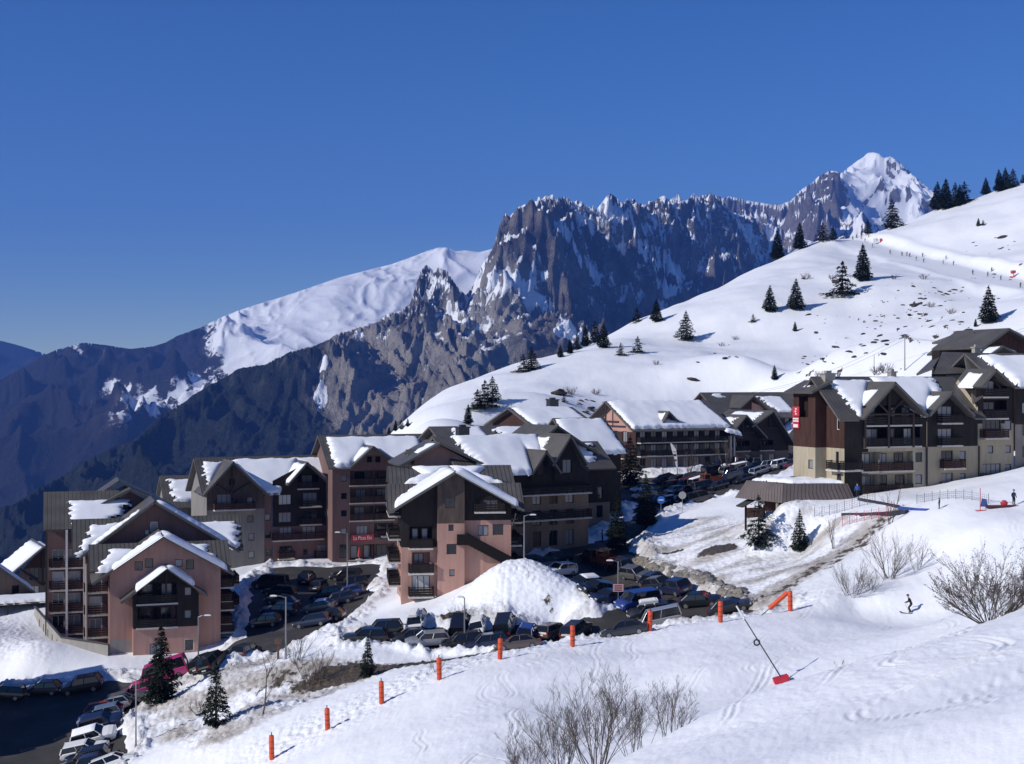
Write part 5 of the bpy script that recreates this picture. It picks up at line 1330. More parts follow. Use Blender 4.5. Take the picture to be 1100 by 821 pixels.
def building_g():
    b = Bld('apartment_block', 'cream and black block with twin trussed gables and red corner signs', 907, 165, 530, 22)
    U, W = b.U, b.W; L = U(1050)
    sp = W(481.5, 4); we = W(451, 0, -.9); wr = W(404.5, 0, 5)
    # facade
    x1, x2 = U(931), U(995)
    hs = []
    for k, y in enumerate((497.5, 521.5)):
        w0 = W(y + 8.5, 5); 
        hs += [(U(938) - 1.9 + .3, U(938) + .95, w0, w0 + 2.3, 'log', {'doors': 1, 'railing': True, 'rail': 'rail'}), (U(957) - 1.7, U(957) + 3.2, w0, w0 + 2.3, 'log', {'doors': 2, 'rail': 'rail', 'dp': 1.0}), (U(987) - .5, U(987) + .5, w0 + .95, w0 + 2.1, 'win', {'glass': 'glassl'})]
    for k, y in enumerate((449, 472)):
        w0 = W(y + 7.5, 6)
        hs += [(U(938) - 1.2, U(938) + 2.2, w0, w0 + 2.3, 'log', {'doors': 1, 'rail': 'railb'}), (U(959) - .3, U(959) + 4.0, w0, w0 + 2.3, 'log', {'doors': 2, 'rail': 'railb', 'glass': 'glassl' if k == 0 else 'glass'})]
    uc = U(960, -1); wa = W(410, uc, -1); ul, ur = U(925, -1), U(996, -1); wl, w2 = W(449.5, ul, -1), W(446, ur, -1)
    m2 = U(995.5)
    def mf(a, w): return 'black' if (a < 3.4 or w > sp) else 'cream'
    mf.ca = [3.4]; mf.cw = [sp]
    uc2 = U(1021, -1); wa2 = W(420.5, uc2, -1); ul2, ur2 = ur, U(1046, -1); wl2, w22 = W(446, ul2, -1), W(446, ur2, -1)
    b.face('f', 0, m2, 0, 12, -3, [(0, we + .3), (ul + .4, wl + .3), (uc, wa - .45), (m2, w2 + .25)], mf, hs) if False else None
    b.face('f', 0, 2.2, 0, 8.6, -3, we + .3, mf)
    b.face('f', 2.2, m2, 0, 8.6, -3, [(0, wl + .25), (uc - 2.2, wa - .45), (m2 - 2.2, w2 + .25)], (lambda g: (setattr(g, 'ca', [1.2]), setattr(g, 'cw', [sp]), g)[2])(lambda a, w: 'black' if (a < 1.2 or w > sp) else 'cream'), [(h[0] - 2.2, h[1] - 2.2, *h[2:]) for h in hs])
    hs = []
    for y in (495, 519):
        w0 = W(y + 7.5, 15); hs += [(U(1017) - m2 - .9, U(1017) - m2 + .9, w0, w0 + 2.1, 'door', {'bal': (3.2, 1.0, .5), 'rail': 'rail', 'glass': 'glassl'}), (U(1034) - m2 - .45, U(1034) - m2 + .45, w0 + .8, w0 + 2.0, 'win', {})]
    for y in (447, 471):
        w0 = W(y + 7.0, 15); hs += [(U(1015) - m2 - 1.1, U(1015) - m2 + 1.1, w0, w0 + 2.0, 'door', {'bal': (3.2, .9, .4), 'rail': 'railb', 'glass': 'glassl'})]
    b.face('f', m2, L, -.05, 12, -3, [(0, wl2 + .25), (uc2 - m2, wa2 - .4), (L - m2, w22 + .3)], split('cream', 'black', sp), hs)
    # left end wall with the corner tower
    def lf(a, w): return 'brown' if w > sp else 'cream'
    lf.ca = []; lf.cw = [sp]
    top = [(0, we + 1.4), (3.6, wr - .4), (8.6, we + .2)]
    b.face('l', 0, L, 0, 8.6, -3, top, lf, [(7.0, 7.6, sp + 2.2, sp + 4.0, 'win', {'glass': 'curtain', 'frame': 'framew'}), (6.9, 7.5, sp - 2.2, sp - .4, 'win', {}), (7.1, 8.0, sp - 4.9, sp - 3.0, 'win', {})])
    b.face('r', 0, L, -.05, 8.6, -3, top, 'cream')
    t0, t1 = 3.6, 8.3
    b.face('f', -1.6, .02, t0, t1, -3, W(420, -1.6, t0), lf); b.face('l', -1.6, .02, t0, t1, -3, W(420, -1.6, t0), lf, [(1.2, 3.2, sp + 3.6, sp + 6.2, 'log', {'doors': 0, 'railing': False, 'slab': False, 'dp': .8}), (3.2, 4.2, sp - 2.6, sp - 1.5, 'win', {})])
    b.face('b', -1.6, .02, t0, t1, -3, W(420, -1.6, t0), lf)
    wt = W(420, -1.6, t0)
    q = [(.5, t0 - .5, wt + 1.3), (.5, t1 + .7, wt + 1.3), (-2.5, t1 + .7, wt - .1), (-2.5, t0 - .5, wt - .1)]
    rr = b.roof([q[::-1] if False else [q[1], q[0], q[3], q[2]]], name='tower_roof'); b.snow(rr, [q[1], q[0], q[3], q[2]], 2.2, 3.6, 1.0, 2.0, .25, (.3, .3), 90)
    mb = MB(); mb.box(-2.0, 0, t0 + .3, t1 - .3, -.2, 1.3); mb.build('plinth', M['cream'], b.root)
    mb = MB(); mb.box(-2.15, 0, t0 + .1, t1 - .1, 1.3, 1.55); mb.build('plinth_cap', M['darkmetal'], b.root)
    # red signs stacked on the tower's outer corner
    smr = simple('red_sign', (.50, .035, .05), .5); smw = simple('white_print', (.75, .68, .68), .5)
    for k, (py, h) in enumerate(((442, 1.15), (451, .75), (457.5, .6))):
        ww = W(py, -1.6, t1 - 1)
        mb = MB(); mb.box(-1.78, -1.66, t1 - 1.5, t1 - .1, ww - h / 2, ww + h / 2); sg = mb.build('sign', smr, b.root); sg['label'] = ('red sign with a white emblem', 'red sign with white lettering', 'red sign with pale print')[k]
        mp = MB()
        if k == 0:
            for a in range(3): mp.box(-1.81, -1.783, t1 - 1.0 + .1 * (a % 2), t1 - .7 + .1 * (a % 2), ww - .4 + .3 * a, ww - .22 + .3 * a)
        elif k == 1: 
            for a in range(2): mp.box(-1.81, -1.783, t1 - 1.4, t1 - .2, ww - .25 + .28 * a, ww - .08 + .28 * a)
        else: mp.box(-1.81, -1.783, t1 - 1.25, t1 - .3, ww - .2, ww + .2)
        mp.build('print', smw, sg)
    # corner balcony
    ww = W(505, 0); b.balcony((.0 + .75, 0, ww), 0, 2.6, .9, 'railb'); b.balcony((0, 1.3, ww - .01), -math.pi / 2, 2.4, .9, 'railb')
    # roofs
    gs = [(uc, wa, (wa - wl) / (uc - ul), (wa - w2) / (ur - uc)), (uc2, wa2, (wa2 - wl2) / (uc2 - ul2), (wa2 - w22) / (ur2 - uc2))]
    r, Fq = b.sroof(-1.3, L + .6, 5, wr, -1.0, we, 9.6, we + .6, gs)
    b.snow(r, Fq, (1.5, 2.8), (8.6, 6.6), .5, 7.4, .5, (.8, .3), 91, gables=gs); b.snow(r, Fq, (8.4, 10.5), (18.2, 17.2), .0, 7.4, .6, (0, .8), 92, gables=gs)
    Lq, Rq = gable_q(ul, ur, uc, wa, wl, w2, -1.4, 5.6); rr = b.roof([Lq, Rq], name='gable_roof'); b.snow(rr, Rq, .5, 6.6, .6, 6.3, .5, (0, 0), 93); b.snow(rr, Lq, 1.5, 5.0, 1.3, 4.6, .4, (.5, 0), 94)
    Lq, Rq = gable_q(ul2, ur2, uc2, wa2, wl2, w22, -1.4, 4.6); rr = b.roof([Lq, Rq], name='gable_roof'); b.snow(rr, Lq, 1.0, 4.6, .7, 4.6, .5, (0, 0), 95)
    truss(b, uc, -.2, wa, 3.6, 3.9)
    for k, x in enumerate((U(938) - 1.3, U(957) - .5, U(980))):
        mb = MB(); mb.box(x - .13, x + .13, -.3, -.06, sp, W(449 - 6, 6)); mb.build('post', M['beam'], b.root)
    for px in (995, 1051): 
        mb = MB(); mb.box(U(px) - .09, U(px) + .09, -.22, -.06, -2, sp); mb.build('downpipe', M['darkmetal'], b.root)
    b.chimney(U(889, 4.6), 4.6, wr - 2, wr + .25, 1.5, 1.2); b.chimney(U(958, 5.4), 5.4, wr - 1, wr + .5, .8, .8)
    b.done()
    # covered kiosk at its foot
    k = Bld('kiosk', 'low flat kiosk with a ribbed reddish brown fascia and snow lying on top', 838, 164, 541, 10, 'kiosk')
    U, W = k.U, k.W; l, r_ = U(822), U(911); wt = W(519, r_); 
    c0 = [(l, 6.5), (l + 2.2, 0), (r_ - .3, -.6), (r_, 6.5)]; o0 = [(l - 1.3, 7), (l + 1.7, -1.0), (r_ + .3, -1.6), (r_ + .6, 7)]
    w1 = W(538.5, r_)
    cen = ((l + r_) / 2, 3.2)
    mb = MB()
    for i in range(4):
        p, q = o0[i], o0[(i + 1) % 4]; a, b2 = c0[i], c0[(i + 1) % 4]
        Lg = math.hypot(q[0] - p[0], q[1] - p[1])
        mb.face([(p[0], p[1], w1), (q[0], q[1], w1), (b2[0], b2[1], wt), (a[0], a[1], wt)], 0, [(0, 0), (Lg, 0), (Lg, 2), (0, 2)])
    mb.face([(x, y, wt) for x, y in c0]); mb.face([(x, y, w1) for x, y in o0][::-1])
    rf = mb.build('roof', roof_mat('kiosk_fascia', (.125, .10, .092)), k.root)
    S = [(c0[0][0] + .6, 6.3), (c0[1][0] + 1.2, .7), (c0[2][0] - .3, -.2), (c0[3][0] - .3, 6.3)]
    xs = np.arange(l - .5, r_ + .6, .25); ys = np.arange(-1, 7, .25); X, Y = np.meshgrid(xs, ys)
    sd = -poly_sdf(X, Y, S) + .25 * fbm(X / 1.2, Y / 1.2, 3, 5)
    Z = wt + np.where(sd > 0, .45 * (1 - np.exp(-np.maximum(sd, 0) / .3)) * (1 + .2 * fbm(X / 1.5, Y / 1.5, 2, 6)), -.1)
    kp = sd > -.3; kp = kp[:-1, :-1] & kp[1:, 1:]
    mesh_obj('roof_snow', grid_mesh('roof_snow', X, Y, Z, None, [M['snow']], True, kp), rf)
    for i in range(6):
        u = l + 1.6 + i * (r_ - l - 2) / 5; mb = MB(); mb.box(u - .12, u + .12, .2, .45, -1.2, w1); mb.build('post', M['cream'], k.root)
    k.face('f', l + 1.2, r_ - .5, 3.5, 6, -1.2, w1, 'brown', grid_open(r_ - l - 1.7, .3, 1, [2, 5], 1.4, 1.3)); k.done()

def building_h():
    b = Bld('apartment_block', 'dark upper block at the right edge with snow-laden roof, front gable and ribbed verge', 1052, 173, 524, 20)
    U, W = b.U, b.W; L = U(1135); sp = W(455, 3); we = W(416, 0, -1); wr = W(379, 0, 6.5)
    hs = []
    for k, y in enumerate((462, 509)):
        w0 = W(y + 8, 3); hs += [(U(1066) - 1.5, U(1066) + 1.3, w0, w0 + 2.2, 'door', {'bal': (3.6, 1.1), 'glass': 'glass'}), (U(1083) - .5, U(1083) + .5, w0 + .9, w0 + 2.1, 'win', {})]
    hs += [opening(b, 0, 0, 1064, 483, .85, .95), opening(b, 0, 0, 1083, 482.5, .85, .95)]
    for y in (417, 440): 
        w0 = W(y + 9, 3); hs += [(U(1068) - 1.6, U(1068) + 1.9, w0, w0 + 2.2, 'log', {'doors': 1, 'rail': 'railb'})]
    uc = U(1068, -1); wa = W(396, uc, -1); ul, ur = U(1052, -1), U(1087, -1); wl, w2 = W(415.5, ul, -1), W(413, ur, -1)
    m = U(1089)
    b.face('f', -.5, m, 0, 12, -3, [(0, wl + .3), (uc + .5, wa - .4), (m + .5, w2 + .2)], split('cream', 'black', sp), [(h[0] + .5, h[1] + .5, *h[2:]) if h[5].get('x') is None else h for h in hs])
    b.face('f', m, L, -.25, 12, -3, W(414, m), split('grey', 'black', W(456, 6)), grid_open(L - m, 1, 4, [1.6, 4.2], 1.0, 1.4))
    b.face('l', -.5, L, 0, 12, -3, we, split('cream', 'black', sp))
    gs = [(uc, wa, (wa - wl) / (uc - ul), (wa - w2) / (ur - uc))]
    r, Fq = b.sroof(U(1036, 6), L + 1, 6, wr, -1.1, we, 13, we, gs)
    b.snow(r, Fq, (1.2, 2.4), L + 3, .7, 8.2, .7, (.7, 0), 96, gables=gs)
    b.roof([[b.loc(1036, 380, 180), b.loc(1056, 380.5, 181), b.loc(1056, 426, 173), b.loc(1046, 433, 172)]], name='verge_roof')
    b.roof([[b.loc(1012, 378, 186), b.loc(1041, 379, 186.5), b.loc(1036, 401, 180), b.loc(1003, 402, 179.5)]], name='link_roof')
    b.face('f', U(1006, 5), -.4, 6, 8, -5, W(402, -3, 6), 'black')
    Lq, Rq = gable_q(ul, ur, uc, wa, wl, w2, -1.4, 4.4); rr = b.roof([Lq, Rq], name='gable_roof'); b.snow(rr, Rq, .6, 5.4, .6, 3.4, .5, (0, 0), 97); b.snow(rr, Lq, 1.2, 4.0, .6, 3.2, .4, (0, 0), 98)
    b.done()
    b = Bld('apartment_block', 'grey-roofed house with wide brown gable rising behind the right-hand block', 1050, 190, 470, 20)
    U, W = b.U, b.W; uc = U(1083, -1); wa = W(352.5, uc, -1); ul, ur = U(1055, -1), U(1125, -1); wl, w2 = W(373, ul, -1), W(376, ur, -1)
    l, r_ = U(1060), U(1118)
    b.face('f', l, r_, 0, 12, -6, [(0, wl), (uc - l, wa - .4), (r_ - l, w2)], 'brown'); b.face('l', l, r_, 0, 12, -6, wl, 'black')
    Lq, Rq = gable_q(ul, ur, uc, wa, wl, w2, -1.3, 10); rr = b.roof([Lq, Rq]); b.snow(rr, Rq, .3, 9, 1.2, 8, .6, (0, 0), 101)
    Fq, Bq = side_q(U(1045, 5), U(1080, 5), 5, W(357, U(1045, 5), 5), 1.0, W(375, U(1045, 1), 1), 9, W(375, 0, 9)); b.roof([Fq, Bq], name='side_roof')
    uc3 = U(1076, -3); w3 = W(371.5, uc3, -3)
    Lq, Rq = gable_q(uc3 - 2.3, uc3 + 3.2, uc3, w3, w3 - 1.3, w3 - 1.3, -3.4, 1); rr = b.roof([Lq, Rq], name='porch_roof'); b.snow(rr, Rq, .3, 4, .1, 3, .4, (0, 0), 102); b.snow(rr, Lq, .3, 4, .1, 2.2, .3, (0, 0), 103)
    b.chimney(U(1048.5, -1), -1, W(386, 0, -1), W(374, 0, -1), .9, .7); b.done()
    b = Bld('apartment_block', 'dark house with a steep left-facing gable and bare grey roof slopes on the upper right', 1003, 196, 455, 24)
    U, W = b.U, b.W; L = U(1046); wr = W(366, 1, 4.5); we = W(379, 3, -1)
    ul = U(1016, 4.5) + .5; b.face('f', ul, L, 2, 7, -8, we - .2, 'black'); b.face('l', ul, L, 2, 7, -8, [(0, we - 2), (2.5, wr - .4), (5, we - 2)], 'black')
    Fq, Bq = side_q(U(1014, 4.5), L + .5, 4.5, wr, .8, we, 8.2, we); r = b.roof([Fq, Bq]); b.snow(r, Fq, 2.2, 4.2, 2.2, 3.4, .3, (.3, .3), 104)
    q = [(U(1009, 7), 7, W(378, 0, 7)), (U(1013, 5), 5, W(378, 0, 5)), (U(1002, -1), -1, W(395, 0, -1)), (U(984, 2), 2, W(402, 0, 2))]; b.roof([q], name='lower_roof')
    b.chimney(U(1029, 6), 6, wr - .5, wr + .6, .8, .8)
    b.done()
    b = Bld('apartment_block', 'low dark house with a grey roof behind the steep dark gable', 985, 204, 450, 24)
    U, W = b.U, b.W
    Fq, Bq = side_q(U(1020, 6), U(1046, 6), 6, W(361, U(1030, 6), 6), 1, W(367, U(1030, 1), 1), 10, W(367, 0, 10)); b.roof([Fq, Bq])
    b.face('f', U(1022, 2), U(1045, 2), 2, 9, -6, W(367, U(1030, 1), 1), 'black'); b.done()

def offscreen_block():
    b = Bld('apartment_block', 'tall gabled block just outside the left edge whose shadow covers the lower car park', -185, 132, -36.5, 12, isz=True)
    L = 14
    b.face('f', -10, 4, 0, 16, -3, [(0, 15), (7, 20), (14, 15)], split('pink', 'black', 8), grid_open(14, 1, 5, [3, 7, 11], 1.4, 2, 'door', bal=(2.4, 1.2)))
    b.face('r', -10, 4, 0, 16, -3, 15, split('pink', 'black', 8), grid_open(16, 1, 5, [3, 8, 13], 1.4, 2, 'door', bal=(2.4, 1.2)))
    b.face('l', -10, 4, 0, 16, -3, 15, 'pink'); b.face('b', -10, 4, 0, 16, -3, [(0, 15), (7, 20), (14, 15)], 'pink')
    Lq, Rq = gable_q(-11.5, 5.5, -3, 20.4, 14.6, 14.6, -1.2, 17.2); r = b.roof([Lq, Rq]); b.snow(r, Rq, 1, 17, .2, 8, .5, (0, 1), 111)
    b.done()

def village():
    mats()
    building_a(); small_chalets(); building_c(); building_d(); building_e(); building_f(); building_g(); building_h(); offscreen_block()
# ------------------------------------------------------------------ vegetation
def needle_mat(name, col):
    t = NT(name)
    n = t.noise(1.3, t.coord(), 4, .6)
    t.base(t.ramp(n, [(.3, tuple(c * .6 for c in col)), (.7, tuple(c * 1.5 for c in col))]))
    return t.set(.8, 0, .15)

def conifer_meshes(seed, h=6.0, rad=1.35, whorls=15, dens=1.0, ragged=.25, lean=.0, fine=True, open_=0.0):
    r = random.Random(seed)
    tr = MB(); tr.tube([(0, 0, -.5), (lean * .3, 0, h * .5), (lean, 0, h * .97)], [h * .022, h * .014, .012], 6)
    cr = MB()
    def leaf(p, d, ln, w, droop):
        d = d.normalized(); side = d.cross(Vector((0, 0, 1))).normalized() * w
        tip = p + d * ln + Vector((0, 0, -droop * ln)); mid = p + d * ln * .55 + Vector((0, 0, -droop * ln * .3 + w * .25))
        cr.face([p, mid - side, tip, mid + side])
    N = int((2600 if fine else 1700) * dens)
    sz = (.30 if fine else .48) * (h / 6) ** .5
    gaps = [(r.uniform(0, 6.28), r.uniform(.05, .8), r.uniform(.25, .5)) for _ in range(int(open_ * 40))]
    lob = [r.uniform(1 - ragged, 1 + ragged * .5) for _ in range(whorls)]
    for i in range(N):
        f = 1 - (1 - r.random()) ** .62            # more of them low in the crown
        k = min(whorls - 1, int(f * whorls)); fk = (k + .5 + r.gauss(0, .22)) / whorls
        a = r.uniform(0, 6.283)
        if any(abs((a - g0 + 3.14) % 6.283 - 3.14) < g2 and abs(fk - g1) < .07 for g0, g1, g2 in gaps): continue
        br = 1 + ragged * .8 * math.sin(a * 3 + k * 2.1) * math.sin(a * 2 + k)
        R = (rad * max(0, 1 - fk) ** .8 + .05) * lob[k] * br * min(1, .5 + 3.5 * max(0, fk))
        q = r.random() ** .5
        d = Vector((math.cos(a), math.sin(a), 0))
        z = h * (.07 + .92 * fk) - .20 * R * q * q + (.10 * R * q if fk > .6 else 0)
        p = d * R * q + Vector((lean * fk, 0, z))
        e = (d + Vector((r.uniform(-.9, .9), r.uniform(-.9, .9), r.uniform(-.35, .35)))).normalized()
        ln = sz * r.uniform(.7, 1.3) * (1.15 - .5 * fk)
        leaf(p - e * ln * .4, e, ln, ln * .26, r.uniform(.0, .5))
    for i in range(5): leaf(Vector((lean, 0, h * (.9 + .02 * i))), Vector((r.uniform(-1, 1), r.uniform(-1, 1), 2.2)), .35, .07, 0)
    return tr, cr

class Kind:
    def __init__(s, tr, cr, h): s.tr, s.cr, s.h = tr, cr, h
def tree_at(kind, label, px, py, ppx, cat='tree', group=None, name='spruce_tree', d=None, rz=None, wide=1.0, name_parts=('trunk', 'crown')):
    """base at photo pixel, apparent height ppx pixels"""
    x, y, z = hit(px, py) if d is None else (*XY(px, d), None)
    if z is None: z = gz(x, y)
    s = ppx * y / F / kind.h
    o = empty(name, (x, y, z - .05), RNG.uniform(0, 6.28) if rz is None else rz)
    o.scale = (s * wide, s * wide, s)
    tag(o, label, cat, group)
    if kind.tr: mesh_obj(name_parts[0], kind.tr, o)
    if kind.cr: mesh_obj(name_parts[1], kind.cr, o)
    return o

def bush_meshes(seed, h, spread, stems, levels=4, rad=.03, up=1.0, twig=1.0, curve=.25, buds=0.0, kids=(2, 4)):
    r = random.Random(seed); mb = MB(); bd = MB()
    def grow(p, d, ln, rd, lev):
        pts, rr = [p], [rd]; n = 4; dd = d.copy()
        for i in range(n):
            dd = (dd + Vector((r.uniform(-1, 1), r.uniform(-1, 1), r.uniform(-.2, .6) * up)) * curve * .5).normalized()
            pts.append(pts[-1] + dd * ln / n); rr.append(max(.003, rd * (1 - .6 * (i + 1) / n)))
        mb.tube(pts, rr, 4 if lev < 2 else 3, 0, False)
        if lev + 1 < levels:
            for i in range(r.randint(*kids) if lev else r.randint(kids[0] + 1, kids[1] + 1)):
                k = r.uniform(1.0, n); j = int(min(k, n - 1e-3)); f = k - j
                q = pts[j].lerp(pts[j + 1], f) if j < n else pts[-1]
                ax = (pts[min(j + 1, n)] - pts[j]).normalized()
                e = (ax + Vector((r.uniform(-1, 1), r.uniform(-1, 1), r.uniform(-.3, .9) * up)) * .62 * twig).normalized()
                grow(q, e, ln * r.uniform(.42, .62), max(.0035, rd * .5), lev + 1)
        if buds and lev >= levels - 2:
            for i in range(int(buds)):
                q = pts[r.randint(1, n)] + Vector((r.uniform(-.06, .06), r.uniform(-.06, .06), r.uniform(-.06, .04))); s = r.uniform(.014, .034)
                bd.face([q + Vector((-s, 0, 0)), q + Vector((0, -s * .6, -s)), q + Vector((s, 0, 0)), q + Vector((0, s * .6, s * .8))])
    for i in range(stems):
        a = i * 2.4 + r.uniform(-.5, .5); t = ((i + .5) / stems) ** .6 * spread * r.uniform(.8, 1.15)
        d = Vector((math.cos(a) * t, math.sin(a) * t, 1)).normalized()
        grow(Vector((math.cos(a) * .12 * stems ** .5 * r.random(), math.sin(a) * .12 * stems ** .5 * r.random(), -.1)), d, h * .62 * r.uniform(.75, 1.1), rad * r.uniform(.7, 1.2), 0)
    return mb, bd

def vegetation():
    bark = simple('spruce_bark', (.055, .042, .032), .9, var=.3)
    ndl = needle_mat('spruce_needles', (.014, .021, .012)); ndl2 = needle_mat('pine_needles', (.028, .035, .018))
    def K(seed, **k):
        h = k.get('h', 6.0); tr, cr = conifer_meshes(seed, **k)
        return Kind(tr.mesh('trunk', bark), cr.mesh('crown', k.get('m', ndl)), h)
    near = [K(1, h=6, rad=1.6, whorls=14, dens=1.3, ragged=.35, open_=.15), K(2, h=6, rad=1.35, whorls=16, dens=1.1, ragged=.25), K(3, h=6, rad=2.1, whorls=11, dens=1.35, ragged=.5, open_=.5), K(4, h=6, rad=1.5, whorls=13, dens=1.15, ragged=.25, open_=.3)]
    far = [K(11, h=6, rad=1.75, whorls=13, dens=1.2, ragged=.22, fine=False), K(12, h=6, rad=1.55, whorls=14, dens=1.2, ragged=.18, fine=False), K(13, h=6, rad=2.0, whorls=11, dens=1.1, ragged=.4, fine=False, open_=.15), K(14, h=6, rad=2.7, whorls=8, dens=1.1, ragged=.6, fine=False, open_=.4)]
    T = tree_at
    # near conifers
    T(near[1], 'tall dark spruce in the road shade, left of the pair by the pink block road', 663, 592, 64)
    T(near[1], 'dark spruce right of the road shade, at the tip of the dirty snow bank', 694, 566, 56, wide=1.15)
    T(near[0], 'tall dark fir hiding the corner of the salmon-gabled hotel', 677, 515, 55, d=258, wide=1.25)
    T(near[2], 'broad ragged spruce on the bank just below the kiosk', 815, 588, 56, wide=1.15)
    T(near[1], 'small compact spruce on the bank right of the ragged one', 859, 592, 45, wide=1.1)
    T(near[0], 'ragged dark pine in front of the timber bay of the stepped pink block', 173, 752, 84, d=143, wide=1.15)
    T(near[3], 'symmetrical young spruce standing alone on the dirty snow bank', 232, 781, 72, wide=1.0)
    T(near[0], 'small spruce on the brown earth edge below the parked row', 395, 728, 46, wide=.9)
    # conifers on the hillside: (base px, base py, height, mesh, words)
    H = [(927,302,40,1,'tall dense spruce right of the ragged pine, below the upper piste'), (905,318,38,3,'ragged open pine just left of the tall dense spruce on the slope'),
         (827,335,29,0,'cone-shaped spruce on the slope, left one of the close pair'), (855,333,34,0,'cone-shaped spruce on the slope, right one of the close pair'),
         (1062,347,40,0,'lone dark spruce on the slope above the upper right roofs'), (737,366,32,2,'round-headed pine standing alone on the middle of the slope'),
         (705,346,25,0,'small spruce just inside the slope crest, upper of two'), (648,374,28,0,'dark spruce at the slope crest above the hotel roofs'),
         (685,379,18,3,'wide bushy pine on the slope below the crest'), (667,382,14,3,'low pine shrub left of the wide bushy pine'),
         (835,279,32,1,'dense spruce on the skyline, leftmost of the crest trees above the slope'), (859,268,29,1,'dense spruce on the skyline, second of the crest trees from the left'),
         (884,259,20,3,'broad dark tree on the skyline between two spruces'), (895,258,15,2,'short dark tree on the skyline right of the broad dark one'),
         (932,251,16,2,'small rounded spruce on the saddle of the piste'), (958,246,32,2,'tall loose spruce right of the piste saddle'),
         (1007,226,31,0,'leftmost spruce of the dark skyline clump'), (1016,225,33,1,'tallest spruce of the dark skyline clump'), (1026,222,26,2,'short spruce in the middle of the dark skyline clump'), (1036,217,22,3,'rightmost broad tree of the dark skyline clump'), (1031,220,22,0,'slim spruce inside the right half of the dark skyline clump'),
         (1059,209,19,0,'single small spruce on the skyline between two clumps'), (1073,206,24,1,'left tree of the far right skyline clump'), (1080,204,24,0,'middle tree of the far right skyline clump'), (1088,202,21,2,'right tree of the far right skyline clump'),
         (1099,197,10,2,'tiny tree at the right edge of the skyline'),
         (521,438,30,3,'wide dark pine at the lower crest behind the village'), (529,432,28,2,'dark pine leaning on the wide one at the lower crest'), (513,440,22,3,'low left tree of the dark pine group at the lower crest'),
         (503,456,22,1,'small pale spruce between the lower pines and the roofs'), (571,398,26,2,'dark brownish tree on the lower crest, right one of two'), (562,400,20,3,'dark bushy tree on the lower crest, left one of two'),
         (629,370,22,1,'dark slim spruce rising behind the crest, left of the brown one'), (639,366,24,3,'broad brown-green tree rising behind the crest'), (620,376,18,2,'small dark spruce behind the crest, lower end of the row'), (612,380,16,1,'slim dark tree behind the crest, farthest down the row'), (602,384,14,0,'little dark tree at the lowest end of the crest row'),
         (684,346,16,3,'spreading dark pine on the crest left of the small spruce'), (809,346,9,3,'small dark shrubby pine on the slope left of the close pair'), (854,356,11,1,'tiny slim spruce on the open slope below the close pair'),
         (832,408,16,1,'tiny slim spruce just above the hotel wing roof'), (1048,351,9,1,'tiny spruce left of the lone dark spruce'), (606,432,9,3,'low dark shrub above the hotel roofs on the slope'), (952,243,5,3,'tiny dark shrub beside the tall loose spruce'), (1051,243,9,0,'stunted tree standing alone on the upper right snowfield'), (1056,242,6,3,'low bush leaning beside the stunted tree')]
    for px, py, hp, k, lab in H:
        T(far[k], lab, px, py, hp, group='conifers scattered over the ski slope', wide=1.05 if k != 3 else 1.25)
    # dark treeline low on the left crest
    for i, (px, py, hp) in enumerate([(418,466,10),(425,463,12),(431,461,11),(438,458,9)]):
        T(far[i % 3], 'small dark conifer in the short row at the left foot of the slope', px, py, hp, group='short conifer row at the foot of the slope')
    # leafless shrubs
    tw = simple('bare_twigs', (.095, .078, .066), .9, var=.3); twd = simple('dark_bare_twigs', (.075, .055, .045), .9, var=.3); pale = simple('pale_bare_twigs', (.17, .145, .12), .9, var=.2)
    def B(seed, mat, lab, px, py, ppx, h, d=None, bud=None, wide=1.0, **k):
        mb, bd = bush_meshes(seed, h, **k)
        me = mb.mesh('branches', mat)
        kd = Kind(me, bd.mesh('withered_leaves', bud) if bd.f else None, h)
        return T(kd, lab, px, py, ppx, 'shrub', None, 'bare_shrub', d, rz=0, wide=wide, name_parts=('branches', 'withered_leaves'))
    B(21, tw, 'large bare shrub in the middle of the foreground thicket', 640, 822, 108, 4.0, d=70, spread=.6, stems=20, levels=5, rad=.022, up=.8)
    B(22, tw, 'bare shrub at the right end of the foreground thicket', 722, 788, 72, 3.2, d=69, spread=.6, stems=14, levels=5, rad=.019, up=.8)
    B(23, tw, 'low bare shrub at the bottom left of the foreground thicket', 566, 838, 72, 3.0, d=72, spread=.8, stems=16, levels=5, rad=.016, up=.8)
    B(24, tw, 'bare shrub between the low left one and the large middle one', 604, 830, 92, 3.6, d=73, spread=.6, stems=14, levels=5, rad=.019, up=.8)
    B(25, tw, 'bare shrub filling the dip between the two tall thicket shrubs', 682, 808, 80, 3.4, d=69, spread=.55, stems=12, levels=5, rad=.017, up=.8)
    B(26, twd, 'big dark spreading shrub with withered leaves on the right knoll', 1062, 674, 90, 4.4, d=66, bud=simple('withered_leaf', (.06, .04, .032), .9), spread=1.9, stems=26, levels=4, rad=.03, curve=.25, buds=1.6, up=.4, kids=(4, 5))
    B(27, pale, 'slender pale leafless tree rising behind the dark spreading shrub', 1089, 640, 95, 6.0, d=80, spread=.3, stems=4, levels=5, rad=.06)
    B(28, tw, 'bare bush on the right slope, leaning group below the ploughed path', 956, 622, 58, 4.2, spread=.8, stems=18, levels=4, rad=.024)
    B(29, tw, 'low spreading bare bush left of the leaning bare bush', 915, 640, 42, 3.2, spread=1.2, stems=22, levels=4, rad=.018)
    B(30, pale, 'faint pale bush at the right end of the bare bush group', 985, 612, 42, 3.2, spread=.7, stems=9, levels=4, rad=.018)
    B(31, tw, 'tangled low bare bush in front of the leaning bare bush', 935, 636, 30, 2.4, spread=1.0, stems=12, levels=4, rad=.016)
    B(32, twd, 'thin leafless sapling on the bank between spruce and path', 895, 590, 46, 5.0, spread=.4, stems=3, levels=4, rad=.045)
